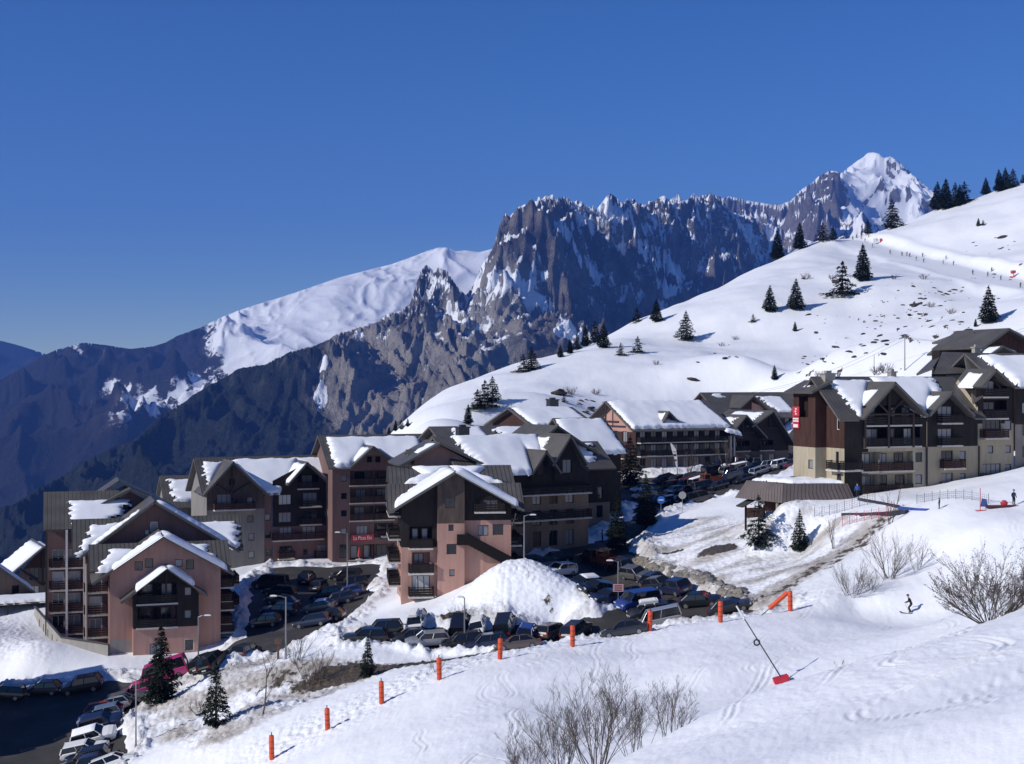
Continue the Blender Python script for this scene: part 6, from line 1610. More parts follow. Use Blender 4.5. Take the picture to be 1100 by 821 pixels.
    B(33, twd, 'thin leafless sapling by the edge of the ploughed path', 956, 563, 52, 5.0, spread=.35, stems=3, levels=4, rad=.045)
    B(34, tw, 'bare larch standing on the dirty bank beside the brown earth', 281, 768, 80, 7.5, spread=.12, stems=1, levels=4, rad=.11, up=.4, twig=1.3)
    B(35, twd, 'dense brown bare thicket above the earth edge', 335, 735, 48, 3.6, spread=.9, stems=14, levels=4, rad=.025)
    B(36, twd, 'brown bare bush at the lamp post by the middle car park', 318, 712, 40, 3.4, spread=.7, stems=10, levels=4, rad=.024)
    B(37, tw, 'small bare bush in the snow edge by the earth cut', 470, 722, 22, 2.2, spread=.9, stems=10, levels=4, rad=.018)
    B(38, tw, 'tiny dry twig poking out of the piste near the snow lance', 903, 752, 14, 1.0, d=62, spread=.9, stems=4, levels=3, rad=.012)
    B(39, twd, 'scrubby low bush on the bank below the ragged pine', 214, 768, 22, 2.2, spread=1.1, stems=9, levels=4, rad=.03)
    B(40, twd, 'leafless tree in front of the salmon-gabled hotel', 741, 512, 40, 7.5, d=261, spread=.5, stems=3, levels=4, rad=.09)
    B(41, tw, 'leafless tree in front of the low snow-filled valley roof', 779, 503, 46, 8.0, d=266, spread=.45, stems=3, levels=4, rad=.10)
    B(42, twd, 'bare bush poking through the snow mound beside the lamp', 494, 668, 30, 3.0, d=146, spread=.7, stems=9, levels=4, rad=.02)
    # twiggy bushes and stones scattered on the hill
    small = bush_meshes(60, 1.6, spread=1.2, stems=14, levels=3, rad=.04)[0].mesh('branches', twd)
    r = random.Random(5)
    for px, py, hp in [(866,300,9),(893,300,7),(1022,337,8),(992,300,8),(1046,370,9),(960,300,7),(950,400,14),(942,402,12),(775,372,6),(790,365,6),(612,424,12),(640,424,9),(705,392,7),(880,405,9),(1000,330,8)]:
        T(Kind(small, None, 1.6), 'small twiggy bush poking out of the ski slope snow', px, py, hp, 'shrub', 'twiggy bushes on the ski slope', 'bare_shrub', name_parts=('branches', 'x'))
    rockm = simple('dark_slope_rock', (.045, .038, .033), .9, var=.4, scale=6)
    rk = []
    for sd in range(5):
        bm = bmesh.new(); bmesh.ops.create_icosphere(bm, subdivisions=2, radius=1.0)
        for v in bm.verts:
            n = Vector(v.co).normalized(); q = float(fbm(np.array([n.x * 1.4 + sd * 9]), np.array([n.y * 1.4 + n.z * 2.1]), 3, sd)[0])
            v.co = Vector((n.x * 1.35, n.y * .9, n.z * .55)) * (1 + .5 * q)
        me = bpy.data.meshes.new('rock'); bm.to_mesh(me); bm.free(); me.materials.append(rockm); rk.append(me)
    spots = []
    for cx, cy, sx, sy, n in [(1000,315,32,12,26),(975,340,34,10,14),(950,352,40,10,10),(930,372,40,10,12),(885,388,34,8,10),(1060,262,34,10,12),(1075,290,20,22,7),(635,436,26,9,14),(775,388,40,16,6),(1030,352,14,20,6),(890,345,30,18,6)]:
        for i in range(n): spots.append((r.gauss(cx, sx * .5), r.gauss(cy, sy * .5), (r.uniform(.35, 1.1) ** 1.6) * .72 + .1))
    spots += [(898,303,1.7),(982,328,1.6),(864,300,.9),(600,424,2.1),(593,431,.9),(738,365,1.2),(744,408,1.2),(1076,255,1.8)]
    for px, py, s in spots:
        if px > 1098: continue
        x, y, z = hit(px, py, 200)
        o = mesh_obj('rock', rk[r.randrange(5)]); o.location = (x, y, z + .05 * s); o.scale = (s * .95, s * .95, s * .55); o.rotation_euler = (r.uniform(-.2, .2), r.uniform(-.4, .1), r.uniform(0, 6.28))
        tag(o, 'dark rock poking through the snow of the ski slope', 'rock', 'rocks on the ski slope')
# ------------------------------------------------------------------ cars
CK = {  # length, width, height, belt, [windscreen base, roof front, roof rear, rear glass base], nose height
 'hatchback': (4.05, 1.75, 1.47, .92, (.95, .30, -1.45, -1.88), .74),
 'estate car': (4.55, 1.80, 1.50, .94, (1.05, .40, -1.85, -2.15), .76),
 'saloon car': (4.55, 1.80, 1.43, .92, (1.05, .35, -1.05, -1.75), .74),
 'suv': (4.50, 1.88, 1.72, 1.06, (1.05, .50, -1.80, -2.12), .92),
 'van': (4.95, 1.95, 1.98, 1.12, (1.60, .95, -2.30, -2.42), .95),
 'minibus': (5.6, 2.0, 2.25, 1.15, (2.25, 1.70, -2.65, -2.74), 1.0),
}
_cm = {}
def car_meshes(kind):
    if kind in _cm: return _cm[kind]
    L, Wd, H, zb, (a, b, c, d), zn = CK[kind]
    h = L / 2; w = Wd / 2; body = MB()
    st = [(-h, .42, zb - .22, .86), (-h + .10, .30, zb - .05, .95), (-h + .45, .22, zb, 1.0), (-h * .5, .20, zb + .01, 1.0), (0, .20, zb, 1.0), (a, .20, zb - .02, 1.0), (a + (h - a) * .45, .21, (zb + zn) / 2 + .03, .985), (h - .22, .24, zn, .94), (h - .04, .32, zn - .14, .84), (h, .42, zn - .26, .78)]
    rings = []
    for x, z0, z1, k in st:
        ww = w * k; zm = z0 + (z1 - z0) * .55
        rings.append([(x, -ww * .90, z0), (x, -ww * .985, z0 + .12), (x, -ww, zm), (x, -ww * .965, z1 - .07), (x, -ww * .86, z1), (x, 0, z1 + .025), (x, ww * .86, z1), (x, ww * .965, z1 - .07), (x, ww, zm), (x, ww * .985, z0 + .12), (x, ww * .90, z0)])
    for p, q in zip(rings, rings[1:]):
        n = len(p)
        for j in range(n): body.face([p[j], q[j], q[(j + 1) % n], p[(j + 1) % n]])
    body.face(rings[0]); body.face(rings[-1][::-1])
    # roof shell and pillars
    tw = w * .74; bw = w * .90
    for x0, x1, y in ((b - .02, c + .02, tw),):
        rs = [(x0, -y * .98, H - .05), (x0 - .12, -y * .8, H), (x1 + .1, -y * .8, H), (x1, -y * .98, H - .05)]
        body.face([(x0, -y, H - .06), (x0 - .15, -y * .82, H), (x1 + .12, -y * .82, H), (x1, -y, H - .06)])
        body.face([(x0, y, H - .06), (x1, y, H - .06), (x1 + .12, y * .82, H), (x0 - .15, y * .82, H)])
        body.face([(x0 - .15, -y * .82, H), (x0 - .15, y * .82, H), (x1 + .12, y * .82, H), (x1 + .12, -y * .82, H)])
        body.face([(x0, -y, H - .06), (x0, y, H - .06), (x0 - .15, y * .82, H), (x0 - .15, -y * .82, H)])
        body.face([(x1, -y, H - .06), (x1 + .12, -y * .82, H), (x1 + .12, y * .82, H), (x1, y, H - .06)])
    for s in (-1, 1):
        for p, q, t in (((a, bw, zb - .02), (b, tw, H - .05), .045), ((d, bw, zb - .02), (c, tw, H - .05), .075), (((a + d) * .5 + .1, bw + .005, zb), ((b + c) * .5 + .1, tw + .005, H - .06), .04)):
            body.tube([(p[0], p[1] * s, p[2]), (q[0], q[1] * s, q[2])], t, 4)
        body.box(a - .25, a - .08, (bw + .02) * s - (.16 if s < 0 else 0), (bw + .18) * s if s > 0 else (bw + .02) * s, zb, zb + .13)   # mirror
    g = MB(); e = .015
    B4 = [(a, -bw + e, zb - .03), (a, bw - e, zb - .03), (d, bw - e, zb - .03), (d, -bw + e, zb - .03)]; T4 = [(b, -tw + e, H - .06), (b, tw - e, H - .06), (c, tw - e, H - .06), (c, -tw + e, H - .06)]
    for i in range(4):
        j = (i + 1) % 4; g.face([B4[j], B4[i], T4[i], T4[j]])
    wh = MB(); rw = .31 if kind in ('hatchback', 'estate car', 'saloon car') else .35
    n = 14
    for y0, y1 in ((-.11, .11),):
        R0 = [(rw * math.cos(i * 2 * math.pi / n), y0, rw * math.sin(i * 2 * math.pi / n)) for i in range(n)]; R1 = [(p[0], y1, p[2]) for p in R0]
        for i in range(n): wh.face([R0[i], R0[(i + 1) % n], R1[(i + 1) % n], R1[i]])
        wh.face(R0[::-1]); wh.face(R1)
    rim = MB()
    for y in (-.115, .115):
        rim.face([(rw * .66 * math.cos(i * .571), y, rw * .66 * math.sin(i * .571)) for i in range(11)])
    hl = MB(); hl.box(-.10, .03, -.17, .17, -.07, .07)
    tl = MB(); tl.box(-.03, .06, -.09, .09, -.15, .15)
    bp = MB(); bp.box(-.02, .03, -.26, .26, -.06, .06)
    paint0 = bpy.data.materials.get('car_paint') or simple('car_paint', (.5, .5, .5), .3)
    _cm[kind] = dict(body=body.mesh('body', paint0), windows=g.mesh('windows', M['cglass']), wheel=wh.mesh('wheel', M['tyre']), rim=rim.mesh('rim', M['rim']), headlight=hl.mesh('headlight', M['lamp']), taillight=tl.mesh('taillight', M['tail']), plate=bp.mesh('number_plate', M['white']), rw=rw)
    for me in ('body',):
        _cm[kind][me].polygons.foreach_set('use_smooth', [False] * len(_cm[kind][me].polygons))
    return _cm[kind]
PAINT = {'black': (.008, .008, .010), 'dark grey': (.035, .036, .04), 'grey': (.13, .13, .135), 'silver': (.36, .37, .38), 'white': (.72, .72, .71), 'navy': (.012, .018, .05), 'blue': (.02, .05, .22), 'light blue': (.16, .22, .32), 'red': (.25, .02, .02), 'dark red': (.10, .014, .016), 'taupe': (.13, .10, .085), 'magenta': (.42, .03, .16), 'orange': (.55, .09, .015), 'dull orange': (.26, .045, .012), 'green': (.03, .06, .04)}
_pm = {}
def paint(c):
    if c not in _pm:
        t = NT('car_paint_' + c.replace(' ', '_')); t.base(PAINT[c])
        t.b.inputs['Coat Weight'].default_value = .6; t.b.inputs['Coat Roughness'].default_value = .08
        _pm[c] = t.set(.38, .35 if c in ('silver', 'grey', 'dark grey', 'taupe', 'light blue') else 0, .5)
    return _pm[c]

def ground_normal(x, y, e=1.4):
    zx = (gz(x + e, y) - gz(x - e, y)) / (2 * e); zy = (gz(x, y + e) - gz(x, y - e)) / (2 * e)
    return Vector((-zx, -zy, 1)).normalized()
QUEUE = []
def car(kind, colour, label, px, py, head, group, full=True, extra=None, d=None):
    x, y = hit(px, py)[:2] if d is None else XY(px, d)
    QUEUE.append([kind, colour, label, x, y, head, group, full, extra])
def park():
    """push apart cars whose outlines would touch, then build them all"""
    def circ(c):
        L, Wd = CK[c[0]][:2]; f = (math.cos(math.radians(c[5])), math.sin(math.radians(c[5]))); e = L / 2 - Wd / 2
        return [(c[3] + f[0] * e * k, c[4] + f[1] * e * k) for k in (-1, -.33, .33, 1)], Wd / 2 + .12
    for _ in range(80):
        C = [circ(c) for c in QUEUE]
        for i in range(len(QUEUE)):
            for j in range(i):
                if abs(QUEUE[i][3] - QUEUE[j][3]) + abs(QUEUE[i][4] - QUEUE[j][4]) > 9: continue
                best = max(((C[i][1] + C[j][1] - math.hypot(p[0] - q[0], p[1] - q[1]), p[0] - q[0], p[1] - q[1]) for p in C[i][0] for q in C[j][0]))
                if best[0] > 0:
                    n = math.hypot(best[1], best[2]) + 1e-6; k = best[0] * .3 / n
                    QUEUE[i][3] += best[1] * k; QUEUE[i][4] += best[2] * k; QUEUE[j][3] -= best[1] * k; QUEUE[j][4] -= best[2] * k
    for c in QUEUE: build_car(*c)
def build_car(kind, colour, label, x, y, head, group, full=True, extra=None):
    m = car_meshes(kind)
    L, Wd, H, zb, gl, zn = CK[kind]
    z = gz(x, y) - .04
    o = empty('parked_' + kind.replace(' ', '_'), (x, y, z))
    n = ground_normal(x, y); f = Vector((math.cos(math.radians(head)), math.sin(math.radians(head)), 0))
    f = (f - n * f.dot(n)).normalized(); s = n.cross(f)
    o.rotation_euler = Matrix((f, s, n)).transposed().to_euler()
    tag(o, label, {'suv': 'car', 'van': 'van', 'minibus': 'van'}.get(kind, 'car'), group)
    b = mesh_obj('body', m['body'], o); b.material_slots[0].link = 'OBJECT'; b.material_slots[0].material = paint(colour)
    mesh_obj('windows', m['windows'], o)
    wb = L * .30
    for sx in (wb + .05, -wb - .02):
        for sy in (-1, 1):
            w = mesh_obj('wheel', m['wheel'], o); w.location = (sx, sy * (Wd / 2 - .10), m['rw'])
            if full: mesh_obj('rim', m['rim'], w)
    if full:
        for sy in (-1, 1):
            q = mesh_obj('headlight', m['headlight'], o); q.location = (L / 2 - .06, sy * Wd * .34, zn - .16)
            q = mesh_obj('taillight', m['taillight'], o); q.location = (-L / 2 + .02, sy * Wd * .41, zb - .12)
        q = mesh_obj('number_plate', m['plate'], o); q.location = (-L / 2 - .01, 0, .62)
        q = mesh_obj('number_plate', m['plate'], o); q.location = (L / 2 + .0, 0, .45)
    if extra == 'box':
        mb = MB(); mb.box(-1.0, .9, -.4, .4, H + .06, H + .34); mb.box(-.8, .75, -.36, .36, H + .34, H + .40); mb.box(-.6, -.5, -.6, .6, H, H + .06); mb.box(.4, .5, -.6, .6, H, H + .06)
        mb.build('roof_box', M['white'], o)
    if extra == 'snow':
        X, Y = np.meshgrid(np.linspace(gl[2], gl[1], 12), np.linspace(-Wd * .36, Wd * .36, 8))
        e = np.minimum.reduce([X - gl[2], gl[1] - X, Y + Wd * .36, Wd * .36 - Y])
        mesh_obj('roof_snow', grid_mesh('roof_snow', X, Y, H - .04 + .14 * (1 - np.exp(-e / .1)), None, [M['snow']]), o)
    return o

ORD = ['first', 'second', 'third', 'fourth', 'fifth', 'sixth', 'seventh', 'eighth', 'ninth', 'tenth', 'eleventh', 'twelfth', 'thirteenth', 'fourteenth', 'fifteenth']
def row(cars, where, end, group, full=True):
    """label = colour + kind + row + place counted from a named end"""
    for i, c in enumerate(cars):
        px, py, head, kind, colour = c[:5]; ex = c[5] if len(c) > 5 else None
        xt = {'box': ' with roof box', 'snow': ' with snowy roof'}.get(ex, '')
        where = where if i < 15 else where
        kind_ = kind.replace(' car', '')
        lab_ = f'{colour} {kind_}{xt} in {where}, {ORD[i]} from {end}'.replace('below the mound, ', 'below the mound, ')
        if len(lab_.split()) > 16: lab_ = lab_.replace('the upper car park', 'upper lot').replace('the row ', 'row ')
        if len(lab_.split()) > 16: lab_ = lab_.replace(' in the ', ' in ').replace('with ', '')
        car(kind, colour, lab_, px, py, head, group, full, ex, c[6] if len(c) > 6 else None)

def cars():
    M['cglass'] = glass_mat('car_glass', (.01, .012, .015), .05); M['tyre'] = simple('tyre_rubber', (.018, .018, .018), .85); M['rim'] = simple('wheel_rim', (.30, .30, .31), .35, .6)
    M['lamp'] = glass_mat('headlamp_glass', (.55, .56, .58), .1); M['tail'] = simple('tail_lamp_red', (.22, .012, .012), .3)
    g1 = 'cars in the lower left car park'
    row([(138,756,8,'estate car','grey'), (122,763,188,'hatchback','silver'), (110,770,12,'hatchback','red'), (106,778,190,'estate car','light blue'), (112,786,8,'suv','navy'), (104,794,10,'suv','white','snow'), (95,803,4,'estate car','white'), (101,811,186,'estate car','black'), (108,818,8,'hatchback','navy'), (124,826,8,'estate car','white')],
        'the lower left car park', 'the magenta minibus', g1)
    row([(4,750,186,'estate car','black'), (46,745,184,'hatchback','dark grey'), (88,742,188,'suv','black')], 'the shaded lower left corner', 'the edge', 'dark cars in the lower left shade')
    car('minibus', 'magenta', 'magenta minibus below the timber bay of the stepped pink block', 172, 741, 187, None)
    car('hatchback', 'magenta', 'magenta hatchback parked in front of the magenta minibus', 148, 750, 189, None)
    row([(222,716,72,'estate car','black'), (240,712,70,'suv','black'), (257,706,74,'estate car','dark grey')], 'the shade right of the minibus', 'its tail', 'dark cars right of the minibus')
    row([(290,632,170,'van','black'), (300,640,168,'estate car','black'), (303,650,172,'saloon car','dark grey'), (300,660,170,'estate car','navy'), (285,672,172,'hatchback','black')], 'the left of the middle car park', 'the back', 'cars in the middle car park')
    row([(330,626,85,'suv','black'), (343,634,80,'hatchback','dark grey'), (352,643,170,'estate car','black'), (345,655,172,'saloon car','grey','snow'), (338,672,165,'estate car','navy'), (352,668,170,'hatchback','black')], 'the inner middle car park', 'the back', 'cars in the middle car park')
    row([(372,622,172,'estate car','black'), (378,632,190,'suv','black'), (374,641,186,'hatchback','blue'), (362,650,186,'estate car','navy')], 'the right middle car park', 'the back', 'cars in the middle car park')
    row([(392,690,186,'estate car','black'), (413,683,184,'suv','black'), (440,692,188,'saloon car','dark grey'), (447,679,262,'suv','white','box'), (468,690,190,'estate car','silver')], 'the left row below the mound', 'its left', 'cars below the snow mound')
    row([(492,681,85,'van','black'), (494,693,185,'estate car','black'), (513,681,262,'hatchback','white'), (524,694,182,'estate car','navy'), (542,683,82,'van','black'), (556,698,184,'saloon car','taupe'), (569,684,80,'hatchback','blue'), (592,684,55,'estate car','taupe'), (620,684,62,'suv','dark grey')],
        'the crowded row below the mound', 'its lamp', 'cars below the snow mound')
    car('saloon car', 'dark grey', 'dark grey saloon car half hidden by the piste edge, left of the silver van', 671, 683, 176, None)
    car('van', 'silver', 'silver van seen from the side behind the orange post', 709, 674, 176, None)
    row([(601,621,222,'estate car','white',None,166), (626,631,218,'estate car','navy','snow'), (640,640,212,'suv','black'), (655,648,210,'estate car','navy'), (672,645,214,'hatchback','black'), (683,653,212,'van','blue'), (697,662,186,'estate car','dark grey','box')], 'the row right of the mound', 'top', 'cars right of the snow mound')
    row([(566,609,205,'estate car','black',None,175), (580,614,208,'hatchback','dark grey',None,171), (594,606,200,'saloon car','black',None,177)], 'the dark corner beside the outside stair', 'its foot', 'cars right of the snow mound')
    row([(637,604,118,'suv','black'), (667,615,118,'suv','dark grey'), (684,622,305,'estate car','grey'), (699,625,118,'hatchback','navy'), (711,633,305,'estate car','dark grey'), (726,637,118,'suv','navy'), (753,650,340,'saloon car','black'), (786,657,345,'saloon car','dark grey')], 'the line under the boulder wall', 'the bend', 'cars along the boulder wall')
    # upper car park, five rows
    r = random.Random(3); gU = 'cars in the upper car park'
    def auto(y0, xs, where, slope, heads, cols, kinds=('hatchback', 'estate car', 'suv', 'saloon car', 'van')):
        L = []
        for i, x in enumerate(xs): L.append((x, y0 + slope * (x - xs[0]), r.choice(heads) + r.uniform(-6, 6), r.choice(kinds), r.choice(cols), 'snow' if r.random() < .12 else None))
        row(L, where, 'left', gU, False)
    dk = ['black', 'black', 'navy', 'dark grey', 'grey', 'dark red']
    auto(541, [708, 722, 737, 752], 'the front row of the upper lot', -.03, (200, 20), dk)
    auto(535, [693, 708, 724, 740, 756, 772], 'the second row of the upper lot', -.12, (205, 25), dk + ['silver'])
    auto(529, [690, 706, 722, 738, 752, 786, 800], 'the third row of the upper lot', -.10, (205, 25), dk + ['white'])
    auto(519, [715, 730, 745, 792, 806, 820], 'the fourth row of the upper lot', -.10, (210, 30), dk + ['silver', 'white'])
    auto(510, [770, 784, 798, 812, 826, 840, 853], 'the fifth row of the upper lot', -.10, (210, 30), dk + ['blue', 'silver'])
    auto(502, [795, 810, 824, 838, 851], 'the sixth row of the upper lot', -.12, (100, 280), dk + ['silver', 'white'])
    car('suv', 'white', 'white off-road car near the hotel gables, brightest in the upper car park', 821, 499, 200, gU, False)
    row([(832,496,100,'suv','black'), (842,494,100,'estate car','silver','snow'), (852,492,100,'hatchback','black'), (862,491,100,'estate car','white')], 'the far row of the upper lot', 'left', gU, False)
    park()
    # orange works vehicles
    def works(label, px, py, head, L, dd=None):
        x, y, z = hit(px, py) if dd is None else (*XY(px, dd), 0); z = gz(x, y) - .04
        o = empty('works_truck', (x, y, z), math.radians(head)); tag(o, label, 'truck')
        h = L / 2; og = paint('dull orange'); mb = MB()
        mb.box(h - 1.55, h - .1, -.95, .95, .75, 1.35); mb.box(h - 1.5, h - .3, -.9, .9, 2.15, 2.25)
        for sx in (h - 1.5, h - .35):
            for sy in (-.86, .86): mb.box(sx - .05, sx + .05, sy - .05, sy + .05, 1.35, 2.15)
        mb.build('cab', og, o); g = MB(); g.box(h - 1.46, h - .36, -.85, .85, 1.35, 2.15); g.build('windows', M['cglass'], o)
        c = MB(); c.box(-h, h - .1, -.5, .5, .5, .75); c.build('chassis', M['darkmetal'], o)
        t = MB(); t.box(-h, h - 1.7, -1, 1, .8, 1.0); t.box(-h, h - 1.7, -1, -.92, 1.0, 1.75); t.box(-h, h - 1.7, .92, 1, 1.0, 1.75); t.box(-h, -h + .08, -.92, .92, 1.0, 1.75); t.box(h - 1.78, h - 1.7, -.92, .92, 1.0, 1.75); t.build('load_bed', og, o)
        for sx in (h - .8, -h + .9):
            for sy in (-.85, .85):
                w = mesh_obj('wheel', car_meshes('suv')['wheel'], o); w.location = (sx, sy, .42); w.scale = (1.2, 1.3, 1.2)
        bc = MB(); bc.tube([(h - .9, 0, 2.25), (h - .9, 0, 2.42)], .1, 8); bc.build('beacon', simple('amber_beacon', (.5, .2, .02), .3), o)
    works('orange works truck at the bend of the road, between dark cars', 651, 611, 118, 4.6)
    works('long orange works truck among dark cars in the upper car park', 770, 522, 200, 6.4)
# ------------------------------------------------------------------ street furniture, piste furniture, people
def lamp(label, px, py, ptop, d=None, arm=-1):
    x, y, z = hit(px, py) if d is None else (*XY(px, d), 0)
    if d is not None: z = gz(x, y)
    h = (CY - ptop) / F * y - z
    o = empty('street_lamp', (x, y, z - .2)); tag(o, label, 'street lamp')
    mb = MB(); mb.tube([(0, 0, -.5), (0, 0, 1.2), (0, 0, h)], [.10, .085, .055], 8); mb.tube([(0, 0, -.1), (0, 0, .8)], [.14, .12], 8); mb.build('pole', M['metal'], o)
    a = MB(); a.tube([(0, 0, h - .12), (arm * .5, 0, h + .06), (arm * 1.0, 0, h + .1)], .04, 6); a.build('arm', M['metal'], o)
    l = MB(); l.box(arm * 1.25 - .35, arm * 1.25 + .35, -.12, .12, h + .04, h + .14); l.box(arm * 1.25 - .22, arm * 1.25 + .22, -.09, .09, h + .14, h + .18); hd = l.build('lamp_head', M['white'], o)
    g = MB(); g.box(arm * 1.25 - .25, arm * 1.25 + .25, -.09, .09, h + .015, h + .037); g.build('glass', M['glassl'], hd)
    return o, h

def marker_posts():
    og = NT('orange_pad'); n = og.noise(3, None, 4); og.base(og.ramp(n, [(.3, (.52, .055, .012)), (.7, (.66, .085, .02))])); om = og.set(.6)
    words = ['lowest orange padded post at the bottom edge of the piste', 'orange padded post, second up the piste edge from the bottom', 'orange padded post in line with the small spruce, third up the piste edge', 'orange padded post below the earth cut, fourth up the piste edge', 'orange padded post by the dark estate cars, fifth up the piste edge', 'orange padded post before the taupe cars, sixth up the piste edge', 'orange padded post before the silver van, seventh up the piste edge', 'orange padded post by the road end, eighth up the piste edge', 'upright orange padded post beside the leaning one']
    P9 = [(292,817,790),(352,786,761),(410,757,732),(472,731,707),(537,709,686),(615,695,672),(698,679,656),(774,669,646),(849,657,635)]
    for k, ((px, py, pt), lab) in enumerate(zip(P9, words)):
        x, y, z = hit(px, py); h = (py - pt) / F * y
        o = empty('marker_post', (x, y, z), RNG.uniform(0, 3)); o.rotation_euler = (RNG.uniform(-.03, .03), RNG.uniform(-.03, .03), 0); tag(o, lab, 'marker post', 'orange padded posts along the piste edge')
        mb = MB(); mb.tube([(0, 0, -.6), (0, 0, h + .28)], .04, 8); mb.build('pole', M['darkmetal'], o)
        pd = MB(); pd.tube([(0, 0, .06), (0, 0, .2), (0, 0, h - .1), (0, 0, h)], [.19, .215, .215, .19], 14); pd.build('padding', om, o, True)
        for zz in (.3, .5, .75):
            st = MB(); st.tube([(0, 0, h * zz), (0, 0, h * zz + .05)], .222, 14)
            st.build('strap', bpy.data.materials.get('dark_strap') or simple('dark_strap', (.12, .03, .02), .7), o)
    x, y, z = hit(848, 657)
    o = empty('marker_post', (x - .15, y + .05, z)); tag(o, 'leaning orange padded post propped against the upright one', 'marker post', 'orange padded posts along the piste edge')
    a = Vector((-1.7, 0, .25)); b = Vector((.0, 0, 1.75))
    mb = MB(); mb.tube([a + (a - b) * .55, b], .04, 8); mb.build('pole', M['darkmetal'], o)
    pd = MB(); pd.tube([a, a.lerp(b, .05), a.lerp(b, .95), b], [.19, .215, .215, .19], 14); pd.build('padding', om, o, True)

def snow_lance():
    x, y, z = hit(840, 733)
    o = empty('snow_lance', (x, y, z)); tag(o, 'leaning snow lance with a red foot block standing alone on the piste', 'snow lance')
    tx, ty, tz = P(791, 651, y + 1.0); top = Vector((tx - x, ty - y, tz - z)); foot = Vector((0, 0, .25))
    mb = MB(); mb.tube([foot, foot.lerp(top, .5), foot.lerp(top, .82)], [.05, .045, .04], 8); mb.build('boom', M['darkmetal'], o)
    hb = MB(); hb.tube([foot.lerp(top, .82), top], [.075, .06], 8); hb.build('nozzle_head', M['white'], o)
    bm = MB(); mt = Matrix.Rotation(-.28, 4, 'Y')
    bm.box(-.55, .55, -.35, .35, -.05, .42, 0, mt); bm.box(-.42, .42, -.38, .38, .06, .32, 0, mt); bm.build('foot_block', simple('red_padding', (.50, .02, .04), .6), o)
    q = foot.lerp(top, .50)
    rg = MB(); n = 16
    for i in range(n):
        a0, a1 = i * 6.283 / n, (i + 1) * 6.283 / n
        rg.tube([q + Vector((-.18 + .2 * math.cos(a0), -.12, .2 * math.sin(a0))), q + Vector((-.18 + .2 * math.cos(a1), -.12, .2 * math.sin(a1)))], .06, 6, 0, False)
    rg.build('hose_coil', M['tyre'], o)

def person_mesh(pose, coat, trousers, skin, helmet_m, name='person'):
    """one continuous skinned body; returns parts"""
    J = {'pel': (0, 0, .93), 'che': (0, -.03, 1.22), 'nk': (0, -.02, 1.46), 'hd': (0, .03, 1.58), 'hd2': (0, .03, 1.70)}
    if pose == 'ski':
        J.update({'pel': (0, -.10, .84), 'che': (0, .06, 1.13), 'nk': (0, .16, 1.36), 'hd': (0, .22, 1.48), 'hd2': (0, .24, 1.60)})
    ed = [('pel', 'che'), ('che', 'nk'), ('nk', 'hd'), ('hd', 'hd2')]
    R = {'pel': .155, 'che': .17, 'nk': .065, 'hd': .095, 'hd2': .085}
    for s, sd in ((-1, 'l'), (1, 'r')):
        if pose == 'ski':
            pts = {'hip': (.10 * s, -.08, .80), 'kn': (.12 * s, .16, .48), 'an': (.12 * s, -.02, .12), 'toe': (.12 * s, .16, .07), 'sh': (.20 * s, .12, 1.30), 'el': (.31 * s, .13, 1.04), 'wr': (.28 * s, .38, .98), 'hand': (.27 * s, .46, .97)}
        else:
            pts = {'hip': (.10 * s, 0, .88), 'kn': (.11 * s, .03, .49), 'an': (.12 * s, -.02, .10), 'toe': (.13 * s, .15, .06), 'sh': (.20 * s, -.02, 1.40), 'el': (.28 * s, -.02, 1.12), 'wr': (.27 * s, .12, .90), 'hand': (.26 * s, .17, .83)}
        rr = {'hip': .105, 'kn': .078, 'an': .06, 'toe': .055, 'sh': .085, 'el': .062, 'wr': .048, 'hand': .042}
        for k, v in pts.items(): J[k + sd] = v; R[k + sd] = rr[k]
        ed += [('pel', 'hip' + sd), ('hip' + sd, 'kn' + sd), ('kn' + sd, 'an' + sd), ('an' + sd, 'toe' + sd), ('che', 'sh' + sd), ('sh' + sd, 'el' + sd), ('el' + sd, 'wr' + sd), ('wr' + sd, 'hand' + sd)]
    names = list(J); me = bpy.data.meshes.new('skeleton')
    me.from_pydata([J[n] for n in names], [(names.index(a), names.index(b)) for a, b in ed], [])
    ob = bpy.data.objects.new('tmp', me); COL.objects.link(ob)
    ob.modifiers.new('s', 'SKIN'); ss = ob.modifiers.new('u', 'SUBSURF'); ss.levels = 1
    for i, n in enumerate(names): me.skin_vertices[0].data[i].radius = (R[n], R[n] * (.8 if n in ('pel', 'che') else 1)); me.skin_vertices[0].data[i].use_root = n == 'pel'
    dg = bpy.context.evaluated_depsgraph_get(); dg.update()
    out = bpy.data.meshes.new_from_object(ob.evaluated_get(dg)); bpy.data.objects.remove(ob)
    out.materials.clear()
    for m in (coat, trousers, skin): out.materials.append(m)
    for p in out.polygons:
        c = p.center; p.use_smooth = True
        hz = J['nk'][2]
        if c.z > hz + .03: p.material_index = 2
        elif c.z < J['pel'][2] + .02 and abs(c.x) < .2: p.material_index = 1
        else: p.material_index = 0
    out.name = name
    hx = Vector(J['hd2'])
    hm = MB()
    n = 10
    for i in range(5):
        for j in range(n):
            q = []
            for a, b in ((i, j), (i, j + 1), (i + 1, j + 1), (i + 1, j)):
                ph = a / 5 * 1.75; th = b * 6.283 / n
                q.append(hx + Vector((.125 * math.sin(ph) * math.cos(th), .14 * math.sin(ph) * math.sin(th) - .01, .125 * math.cos(ph) - .01)))
            hm.face(q[::-1])
    ski = MB()
    ski.box(-.045, .045, -.75, .72, .0, .02); ski.tube([(0, .70, .01), (0, .82, .05), (0, .9, .13)], [.04, .035, .02], 4)
    pole = MB(); hnd = Vector(J['handr']); pole.tube([hnd + Vector((0, .02, .06)), (hnd.x + .08, hnd.y - .45, .03)], .012, 5)
    return out, hm.mesh('helmet', helmet_m, True), ski, pole, J

